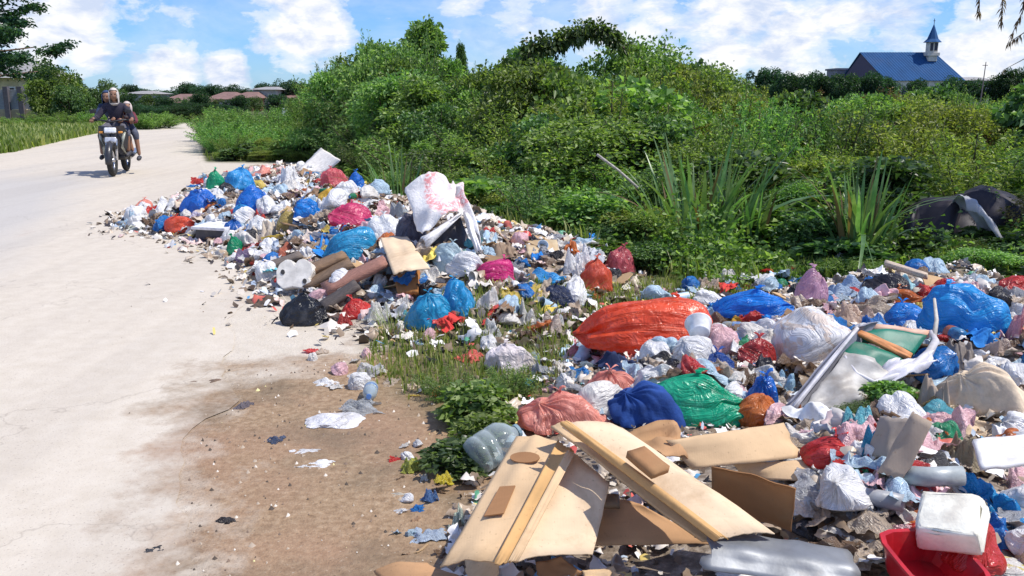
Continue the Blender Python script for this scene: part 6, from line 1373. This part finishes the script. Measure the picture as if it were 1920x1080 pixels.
def church():
    Y = 150; A = YD(1645, 152, Y); Bp = YD(1782, 152, Y); ridge = YD(1690, 98, Y)[2]; eave = A[2]; w = Bp[0] - A[0]
    r = empty('church', ((A[0] + Bp[0]) / 2, Y, 0)); tag(r, 'church with a long steep blue roof and a small pointed steeple', 'church'); hero(1700, 120, 'the church')
    blue = solid((.012, .08, .22), rough=.9, var=.12, scale=.6, bumps=.05, dirt=.1); wh = solid((.62, .58, .50), rough=.7, scale=1); dk = solid((.03, .035, .06))
    D = 9.0; xl = YD(1612, 98, Y)[0] - r.location.x; xr = YD(1752, 98, Y)[0] - r.location.x; x0 = YD(1600, 140, Y)[0] - r.location.x; xe = YD(1640, 152, Y)[0] - r.location.x; x1 = w / 2
    # roof prism: left gable is turned a little to the viewer, so the ridge starts further left than the eave
    bm = bmesh.new(); f0 = bm.verts.new((xe, -D / 2, eave)); f1 = bm.verts.new((x1 + .3, -D / 2, eave)); b0 = bm.verts.new((x0 - .6, D / 2, eave)); b1 = bm.verts.new((x1 - .8, D / 2, eave)); t0 = bm.verts.new((xl, 0, ridge)); t1 = bm.verts.new((xr, 0, ridge))
    bm.faces.new((f0, f1, t1, t0)); bm.faces.new((b1, b0, t0, t1)); bm.faces.new((f1, b1, t1)); bm.faces.new((b0, f0, f1, b1)); rf = link('roof', bm_mesh('roof', bm), blue, r)
    # ribs of the metal roofing
    rib = bmesh.new(); nrm = Vector((0, -(ridge - eave), -D / 2)).normalized()
    bmr = bmesh.new(); add_cyl(bmr, (0, 0, 0), (0, 0, 1), .018, .018, 4); rm = bm_mesh('roof_rib', bmr); rm.materials.append(blue); rib.free()
    for i in range(26):
        f = (i + .5) / 26; a = Vector((xe + (x1 + .3 - xe) * f, -D / 2 - .02, eave + .03)); b = Vector((xl + (xr - xl) * f, -.02, ridge + .03)); d = b - a; o = link('roof_rib', rm, None, r, a); o.rotation_euler = d.to_track_quat('Z', 'Y').to_euler(); o.scale = (1, 1, d.length)
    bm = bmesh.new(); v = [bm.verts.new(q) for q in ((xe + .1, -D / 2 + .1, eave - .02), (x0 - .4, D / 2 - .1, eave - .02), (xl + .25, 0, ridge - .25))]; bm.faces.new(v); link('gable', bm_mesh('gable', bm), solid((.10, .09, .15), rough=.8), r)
    bm = bmesh.new(); add_box(bm, ((xe + x1) / 2 + .1, 0, eave / 2 - .2), (x1 - xe - .3, D - .8, eave + .36)); link('wall', bm_mesh('wall', bm), wh, r)
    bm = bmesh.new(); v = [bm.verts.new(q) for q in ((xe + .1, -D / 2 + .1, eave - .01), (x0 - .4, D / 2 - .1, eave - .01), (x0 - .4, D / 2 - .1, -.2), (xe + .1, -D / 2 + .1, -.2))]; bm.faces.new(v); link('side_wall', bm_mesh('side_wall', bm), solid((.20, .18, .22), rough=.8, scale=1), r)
    wi = bmesh.new(); add_box(wi, (0, 0, 0), (.8, .06, 1.3)); wm2 = bm_mesh('window', wi); wm2.materials.append(dk)
    for i in range(6): link('window', wm2, None, r, (xe + 1.2 + i * (x1 - xe - 2) / 5, -D / 2 + .37, eave * .55))
    # steeple
    sx = YD(1741, 100, Y)[0] - r.location.x; zb = YD(1741, 106, Y)[2]; zm = YD(1741, 80, Y)[2]; zt = YD(1741, 46, Y)[2]; s = 1.55
    bm = bmesh.new(); add_box(bm, (sx, -1.0, (zb + zm) / 2 - .4), (s * .9, s * .9, zm - zb + .8), bev=.03); add_box(bm, (sx, -1.0, zb + .3), (s * 1.25, s * 1.25, .5), bev=.03); tw = link('steeple_tower', bm_mesh('steeple_tower', bm), wh, r)
    lo = bmesh.new(); add_box(lo, (0, 0, 0), (.45, .05, 1.2)); lm = bm_mesh('louvre_opening', lo); lm.materials.append(dk)
    for dx in (-.35, .35): link('louvre_opening', lm, None, tw, (sx + dx, -1.0 - s * .45 - .03, (zb + zm) / 2 + .35))
    bm = bmesh.new(); add_cyl(bm, (sx, -1.0, zm), (sx, -1.0, zm + .5), s * .95, s * .6, 8); add_cyl(bm, (sx, -1.0, zm + .45), (sx, -1.0, zt), s * .6, .03, 8); sp = link('spire', bm_mesh('spire', bm), blue, r)
    bm = bmesh.new(); add_box(bm, (sx, -1.0, zt + .4), (.07, .07, .9)); add_box(bm, (sx, -1.0, zt + .5), (.4, .06, .07)); link('cross', bm_mesh('cross', bm), dk, sp)
    # side annexe
    a = YD(1560, 132, Y + 6); b = YD(1606, 132, Y + 6); bm = bmesh.new(); add_box(bm, (0, 0, a[2] / 2), (b[0] - a[0], 5, a[2])); o = empty('annexe', ((a[0] + b[0]) / 2, Y + 6, 0)); tag(o, 'flat roofed dark annexe left of the church', 'building'); link('wall', bm_mesh('wall', bm), solid((.15, .15, .20), scale=1), o)
    bm = bmesh.new(); add_box(bm, (0, 0, a[2] + .15), (b[0] - a[0] + .5, 5.5, .3)); link('roof', bm_mesh('roof', bm), solid((.12, .13, .18), scale=1), o)
church()

def hanging_branch():
    """limb of a tree standing right of the frame; only its drooping twigs come into view"""
    r = empty('overhanging_tree', (6.2, 7.4, 0)); tag(r, 'tree whose thin drooping twigs hang into the top right corner', 'tree'); L = Vector(r.location)
    bm = bmesh.new(); add_tube(bm, [(0, 0, 0), (.05, .02, 1.5), (-.1, .0, 2.8), (0, .1, 4.6)], [.16, .13, .10, .05], 10); add_tube(bm, [(-.1, 0, 2.8), (-.9, -.3, 3.4), (-1.8, -.6, 3.55), (-2.7, -.8, 3.35)], [.06, .045, .03, .012], 8); link('trunk', bm_mesh('trunk', bm, True), BARK, r)
    V = []; F = []; rn = np.random.default_rng(4); bm = bmesh.new()
    for pts in ([(1838, -60), (1837, -20), (1836, 26)], [(1884, -60), (1880, 10), (1876, 48)], [(1925, -40), (1918, 20), (1890, 80)], [(1960, 30), (1922, 60), (1888, 82)], [(1990, 70), (1940, 100), (1880, 132)], [(1970, -40), (1950, 20), (1935, 60)]):
        Q = [Vector(YD(a, b, 6.6)) - L for a, b in pts]; add_tube(bm, Q, [.006, .004, .0015], 5); n = 60; u = rn.uniform(0, 1.99, n); i = u.astype(int); A = np.array([q[:] for q in Q]); X = A[i] + (A[i + 1] - A[i]) * (u - i)[:, None]; d = np.stack([rn.normal(0, .35, n), rn.normal(0, .35, n), -np.ones(n)], 1)
        if pts[0][0] == 1990: n = 8; X = X[:8]; d = d[:8]
        v, f = leaf_mesh(X, d, rn.uniform(.03, .06, n), rn.uniform(.006, .012, n), rn); F.append(f + sum(len(q) for q in V)); V.append(v)
    link('twigs', bm_mesh('twigs', bm), TWIG, r); f = link('foliage', mesh_np('foliage', np.concatenate(V), np.concatenate(F)), LEAF_DRY, r); f['kind'] = 'stuff'
    rn = np.random.default_rng(6); n = 3000; c = rn.normal(0, 1, (n, 3)); c /= np.linalg.norm(c, axis=1)[:, None]; X = c * rn.uniform(.5, 1.1, (n, 1)) * [1.2, 1.2, .9] + [.5, .3, 4.9]; v, f = leaf_mesh(X, c, rn.uniform(.06, .12, n), rn.uniform(.02, .04, n), rn); f = link('crown', mesh_np('crown', v, f), LEAF_MID, r); f['kind'] = 'stuff'
hanging_branch()

# ------------------------------------------------------------------ motorcycle and riders
def skin_mesh(name, joints, edges, sub=2):
    """joints: {key: (x, y, z, r)} -> one smooth continuous surface"""
    keys = list(joints); me = bpy.data.meshes.new(name); me.from_pydata([joints[k][:3] for k in keys], [(keys.index(a), keys.index(b)) for a, b in edges], [])
    o = bpy.data.objects.new(name, me); COL.objects.link(o); o.modifiers.new('s', 'SKIN'); sv = me.skin_vertices[0].data
    for i, k in enumerate(keys): r_ = joints[k][3]; sv[i].radius = (r_, r_) if not isinstance(r_, tuple) else r_
    sv[0].use_root = True; m = o.modifiers.new('u', 'SUBSURF'); m.levels = sub; m.render_levels = sub
    dg = bpy.context.evaluated_depsgraph_get(); dg.update(); res = bpy.data.meshes.new_from_object(o.evaluated_get(dg)); bpy.data.objects.remove(o); bpy.data.meshes.remove(me)
    res.polygons.foreach_set('use_smooth', np.ones(len(res.polygons), bool)); res.name = name; return res
def head_mesh():
    bm = bmesh.new(); bmesh.ops.create_uvsphere(bm, u_segments=20, v_segments=16, radius=1)
    for v in bm.verts:
        x, y, z = v.co; x *= .076; y *= .092; z *= .112
        if z < -.02: x *= 1 - .35 * (-.02 - z) / .09; y = y * (1 - .12 * (-.02 - z) / .09)
        if y < -.07 and abs(x) < .018 and -.035 < z < .02: y -= .018 * (1 - abs(x) / .018)            # nose (faces -Y)
        if y < -.05 and .012 < abs(x) < .045 and .012 < z < .035: y += .012                              # eye sockets
        if y < -.06 and abs(x) < .026 and -.068 < z < -.05: y -= .006                                    # lips
        v.co = (x, y, z)
    for s in (-1, 1):
        m = Matrix.Translation((s * .078, .0, .0)) @ Matrix.Diagonal((.010, .022, .032, 1)); bmesh.ops.create_uvsphere(bm, u_segments=8, v_segments=6, radius=1, matrix=m)
    return bm_mesh('head', bm, True)
SKIN = solid((.30, .155, .095), rough=.55, var=.06, bumps=.03, dirt=0, name='skin')
def hand(bm, w, d, sgn):
    """small hand gripping along x: palm and five bent fingers"""
    w = Vector(w); q = Vector(d).normalized(); side = Vector((1, 0, 0)) * sgn
    add_tube(bm, [w, w + q * .04, w + q * .075], [.024, .034, .03], 7)
    for k in range(4): b = w + q * .07 + side * (.024 - k * .016); add_tube(bm, [b, b + q * .03 + Vector((0, 0, -.004)), b + q * .036 + Vector((0, 0, -.03)), b + q * .012 + Vector((0, 0, -.045))], [.009, .009, .008, .006], 5)
    b = w + q * .03 + side * -.026; add_tube(bm, [b, b + q * .03 - side * .018 + Vector((0, 0, -.015)), b + q * .045 - side * .006 + Vector((0, 0, -.03))], [.011, .009, .007], 5)
HEAD = None
def person(root_name, lab, bike, pel, neck, headp, Rsh, hands_, knees, feet, shirt, trou, scarf, s=1.0, shoe=(.05, .05, .06), bare=True, veil=True):
    r = empty(root_name, bike.matrix_world @ Vector((0, 0, 0))); r.rotation_euler = bike.rotation_euler; tag(r, lab, 'person')
    p = Vector(pel); n = Vector(neck); h = Vector(headp); J = {'pel': (*p, .115 * s)}; E = []
    J['waist'] = (*(p.lerp(n, .4)), .105 * s); J['chest'] = (*(p.lerp(n, .78)), .125 * s); J['neck'] = (*n, .055 * s); J['hd'] = (*(n.lerp(h, .55)), .05 * s); E += [('pel', 'waist'), ('waist', 'chest'), ('chest', 'neck'), ('neck', 'hd')]
    JS = {'pel': J['pel'], 'waist': (*(p.lerp(n, .4)), .125 * s), 'chest': (*(p.lerp(n, .8)), .15 * s), 'neck': (*n, .075 * s)}; ES = [('pel', 'waist'), ('waist', 'chest'), ('chest', 'neck')]
    JT = {'pel': (*p, .14 * s)}; ET = []
    for sg, hd, kn, ft in ((-1, hands_[0], knees[0], feet[0]), (1, hands_[1], knees[1], feet[1])):
        t = 'l' if sg < 0 else 'r'; sh = p.lerp(n, .88) + Vector((sg * Rsh, 0, 0)); hd = Vector(hd); el = sh.lerp(hd, .5) + Vector((sg * .05, .03, -.09)) * s; kn = Vector(kn); ft = Vector(ft); hip = p + Vector((sg * .09 * s, -.02, 0))
        J['sh' + t] = (*sh, .05 * s); J['el' + t] = (*el, .04 * s); J['wr' + t] = (*hd, .026 * s); J['hip' + t] = (*hip, .085 * s); J['kn' + t] = (*kn, .06 * s); J['an' + t] = (*ft, .036 * s); E += [('chest', 'sh' + t), ('sh' + t, 'el' + t), ('el' + t, 'wr' + t), ('pel', 'hip' + t), ('hip' + t, 'kn' + t), ('kn' + t, 'an' + t)]
        JS['sh' + t] = (*sh, .068 * s); JS['el' + t] = (*el, .055 * s); JS['wr' + t] = (*(el.lerp(hd, .85)), .042 * s); ES += [('chest', 'sh' + t), ('sh' + t, 'el' + t), ('el' + t, 'wr' + t)]
        JT['hip' + t] = (*hip, .105 * s); JT['kn' + t] = (*kn, .078 * s); JT['sn' + t] = (*(kn.lerp(ft, .30 if bare else .9)), .058 * s); ET += [('pel', 'hip' + t), ('hip' + t, 'kn' + t), ('kn' + t, 'sn' + t)]
    link('body', skin_mesh('body', J, E), SKIN, r); link('shirt', skin_mesh('shirt', JS, ES), fabric(shirt), r); link('trousers', skin_mesh('trousers', JT, ET), fabric(trou), r)
    bm = bmesh.new()
    for sg, hd in ((-1, hands_[0]), (1, hands_[1])): hand(bm, hd, (0, -1, -.15), sg)
    link('hands', bm_mesh('hands', bm, True), SKIN, r)
    hm = head_mesh(); o = link('head', hm, SKIN, r, h); o.scale = (s ** .5,) * 3; o.rotation_euler = (.12, 0, random.uniform(-.2, .2))
    bm = bmesh.new()
    for x in (-.03, .03): bmesh.ops.create_uvsphere(bm, u_segments=8, v_segments=6, radius=.011, matrix=Matrix.Translation((x, -.078, .022)))
    link('eyes', bm_mesh('eyes', bm, True), solid((.02, .015, .012), rough=.2), o)
    bm = bmesh.new(); bmesh.ops.create_uvsphere(bm, u_segments=24, v_segments=18, radius=1)   # headscarf or hair with an opening for the face
    dele = []
    for v in bm.verts:
        x, y, z = v.co
        if y < -.50 and z < .62 and abs(x) < .62 and (z > -.75 if veil else True): dele.append(v)
        elif not veil and z < -.25: dele.append(v)
        v.co = (x * .092, y * .108 + .008, z * .128 + .004 if z > 0 or not veil else z * .19)
        if veil and z < -.4: v.co.x *= 1 + (-.4 - z) * .9; v.co.y *= 1 + (-.4 - z) * .5
    bmesh.ops.delete(bm, geom=dele, context='VERTS'); sc = link('headscarf' if veil else 'hair', bm_mesh('headscarf', bm, True), fabric(scarf), r, h); sc.scale = (s ** .5,) * 3; m = sc.modifiers.new('t', 'SOLIDIFY'); m.thickness = .006
    for sg, ft in ((-1, feet[0]), (1, feet[1])):
        bm = bmesh.new(); add_tube(bm, [Vector(ft) + Vector((0, .05, -.03)), Vector(ft) + Vector((0, -.03, -.035)), Vector(ft) + Vector((0, -.12, -.05)), Vector(ft) + Vector((0, -.16, -.055))], [.03, .042, .038, .02], 8); link('shoe', bm_mesh('shoe', bm, True), solid(shoe, rough=.6), r)
    return r
def motorcycle():
    P = W(213, 332, 0); rear = W(238, 326, 0); ang = R(13); r = empty('motorcycle', (0, 0, 0), ang)
    off = Matrix.Rotation(ang, 4, 'Z') @ Vector((0, -.62, 0)); r.location = (P[0] - off.x, P[1] - off.y, .012); tag(r, 'dark scooter style motorcycle with a silver front carrying three riders towards the camera', 'motorcycle'); bpy.context.view_layer.update()
    blk = solid((.02, .02, .022), rough=.5, bumps=.05, dirt=.1); rub = solid((.018, .018, .018), rough=.85); sil = solid((.62, .63, .65), rough=.3, metal=.4, dirt=.05); crm = solid((.6, .6, .62), rough=.25, metal=.9, dirt=0); drk = solid((.035, .035, .04), rough=.3, dirt=.05); olv = solid((.42, .43, .36), rough=.3, dirt=.1)
    def part(nm, mat, f, parent=r, smooth=True): bm = bmesh.new(); f(bm); return link(nm, bm_mesh(nm, bm, smooth), mat, parent)
    for y in (-.62, .62):
        z = .285; w = part('wheel', rub, lambda b: add_torus(b, (0, y, z), .235, .05, 'X', 32, 10))
        part('rim', crm, lambda b: (add_torus(b, (0, y, z), .19, .016, 'X', 28, 6), add_cyl(b, (-.05, y, z), (.05, y, z), .035, None, 12), [add_cyl(b, (0, y, z), (0, y + .19 * math.cos(k * 2.094 / 1.0), z + .19 * math.sin(k * 2.094)), .012, None, 6) for k in range(3)]), w)
    part('front_fender', drk, lambda b: add_torus(b, (0, -.62, .285), .285, .06, 'X', 18, 8, (R(40), R(190))))
    for s in (-1, 1): part('fork_leg', crm, lambda b: add_tube(b, [(s * .085, -.62, .285), (s * .08, -.50, .62), (s * .06, -.42, .80)], .020, 8))
    def shield(b):
        for s in (-1, 1):
            v = [b.verts.new(q) for q in ((0, -.52, .86), (s * .19, -.40, .88), (s * .24, -.30, .70), (s * .20, -.30, .48), (s * .10, -.36, .36), (0, -.44, .50), (0, -.56, .68))]
            b.faces.new((v[0], v[1], v[2], v[6]) if s > 0 else (v[6], v[2], v[1], v[0])); b.faces.new((v[6], v[2], v[3], v[5]) if s > 0 else (v[5], v[3], v[2], v[6])); b.faces.new((v[5], v[3], v[4]) if s > 0 else (v[4], v[3], v[5]))
    sh = part('front_shield', drk, shield, smooth=False); m = sh.modifiers.new('t', 'SOLIDIFY'); m.thickness = .03
    part('silver_nose', sil, lambda b: add_box(b, (0, -.585, .635), (.19, .05, .10), Euler((R(-18), 0, 0)), .02))
    for s in (-1, 1): part('fairing_stripe', olv, lambda b: add_tube(b, [(s * .22, -.33, .80), (s * .18, -.45, .66), (s * .15, -.42, .50), (s * .19, -.32, .38)], [.012, .03, .024, .01], 8))
    part('headlight', solid((.75, .77, .8), rough=.1, dirt=0), lambda b: add_box(b, (0, -.545, .80), (.20, .06, .10), Euler((R(-20), 0, 0)), .025))
    hb = part('handlebar', blk, lambda b: add_tube(b, [(-.36, -.26, .97), (-.2, -.36, .98), (0, -.42, .94), (.2, -.36, .98), (.36, -.26, .97)], .016, 8))
    for s in (-1, 1):
        part('grip', rub, lambda b: add_cyl(b, (s * .25, -.335, .977), (s * .37, -.25, .968), .022, None, 10), hb)
        mi = part('mirror', blk, lambda b: (add_tube(b, [(s * .2, -.36, .98), (s * .27, -.36, 1.10)], .007, 6), add_box(b, (s * .29, -.36, 1.13), (.11, .02, .07), Euler((0, s * .2, 0)), .01)))
        part('turn_signal', solid((.75, .30, .04), rough=.2), lambda b: add_box(b, (s * .16, -.50, .765), (.07, .05, .035), None, .01))
    part('engine_body', blk, lambda b: (add_box(b, (0, .12, .36), (.26, .42, .22), None, .04), add_cyl(b, (-.14, .2, .34), (.16, .2, .34), .10, None, 14)))
    part('floor_board', blk, lambda b: add_box(b, (0, -.12, .32), (.34, .42, .06), None, .02))
    part('seat', blk, lambda b: add_box(b, (0, .28, .74), (.26, .78, .11), Euler((R(3), 0, 0)), .04))
    part('side_panel', drk, lambda b: add_box(b, (0, .34, .58), (.27, .78, .22), None, .06))
    part('rear_fender', drk, lambda b: add_torus(b, (0, .62, .285), .30, .05, 'X', 16, 8, (R(10), R(130))))
    part('exhaust', crm, lambda b: add_cyl(b, (.17, .15, .30), (.19, .72, .38), .045, .055, 14))
    part('number_plate', solid((.03, .03, .03), rough=.4), lambda b: add_box(b, (0, -.60, .51), (.20, .012, .07), None, .004))
    person('person', 'rider in a pale headscarf and dark jacket steering the motorcycle', r, (0, .12, .86), (.02, .0, 1.26), (.02, -.06, 1.41), .16, ((-.33, -.26, .99), (.33, -.26, .99)), ((-.20, -.26, .78), (.22, -.28, .76)), ((-.17, -.14, .40), (.20, -.16, .40)), (.035, .03, .05), (.12, .12, .15), (.66, .60, .54))
    person('person', 'passenger in a dark blue headscarf leaning out at the left of the picture', r, (-.05, .40, .88), (-.14, .34, 1.25), (-.17, .30, 1.37), .16, ((-.30, .0, 1.02), (-.02, .02, 1.0)), ((-.28, .10, .76), (.14, .14, .74)), ((-.29, .08, .34), (.22, .16, .38)), (.03, .05, .11), (.52, .44, .34), (.03, .06, .14))
    person('person', 'smaller rider in a maroon top and pale headscarf at the right of the picture', r, (.10, .24, .86), (.19, .10, 1.09), (.21, .04, 1.18), .11, ((.12, -.16, .98), (.32, -.16, .96)), ((.16, .0, .80), (.33, -.06, .72)), ((.20, .0, .42), (.36, -.02, .32)), (.16, .03, .045), (.08, .09, .13), (.62, .52, .48), s=.86)
motorcycle()
print('fillers', NF, 'objects', len(bpy.data.objects))
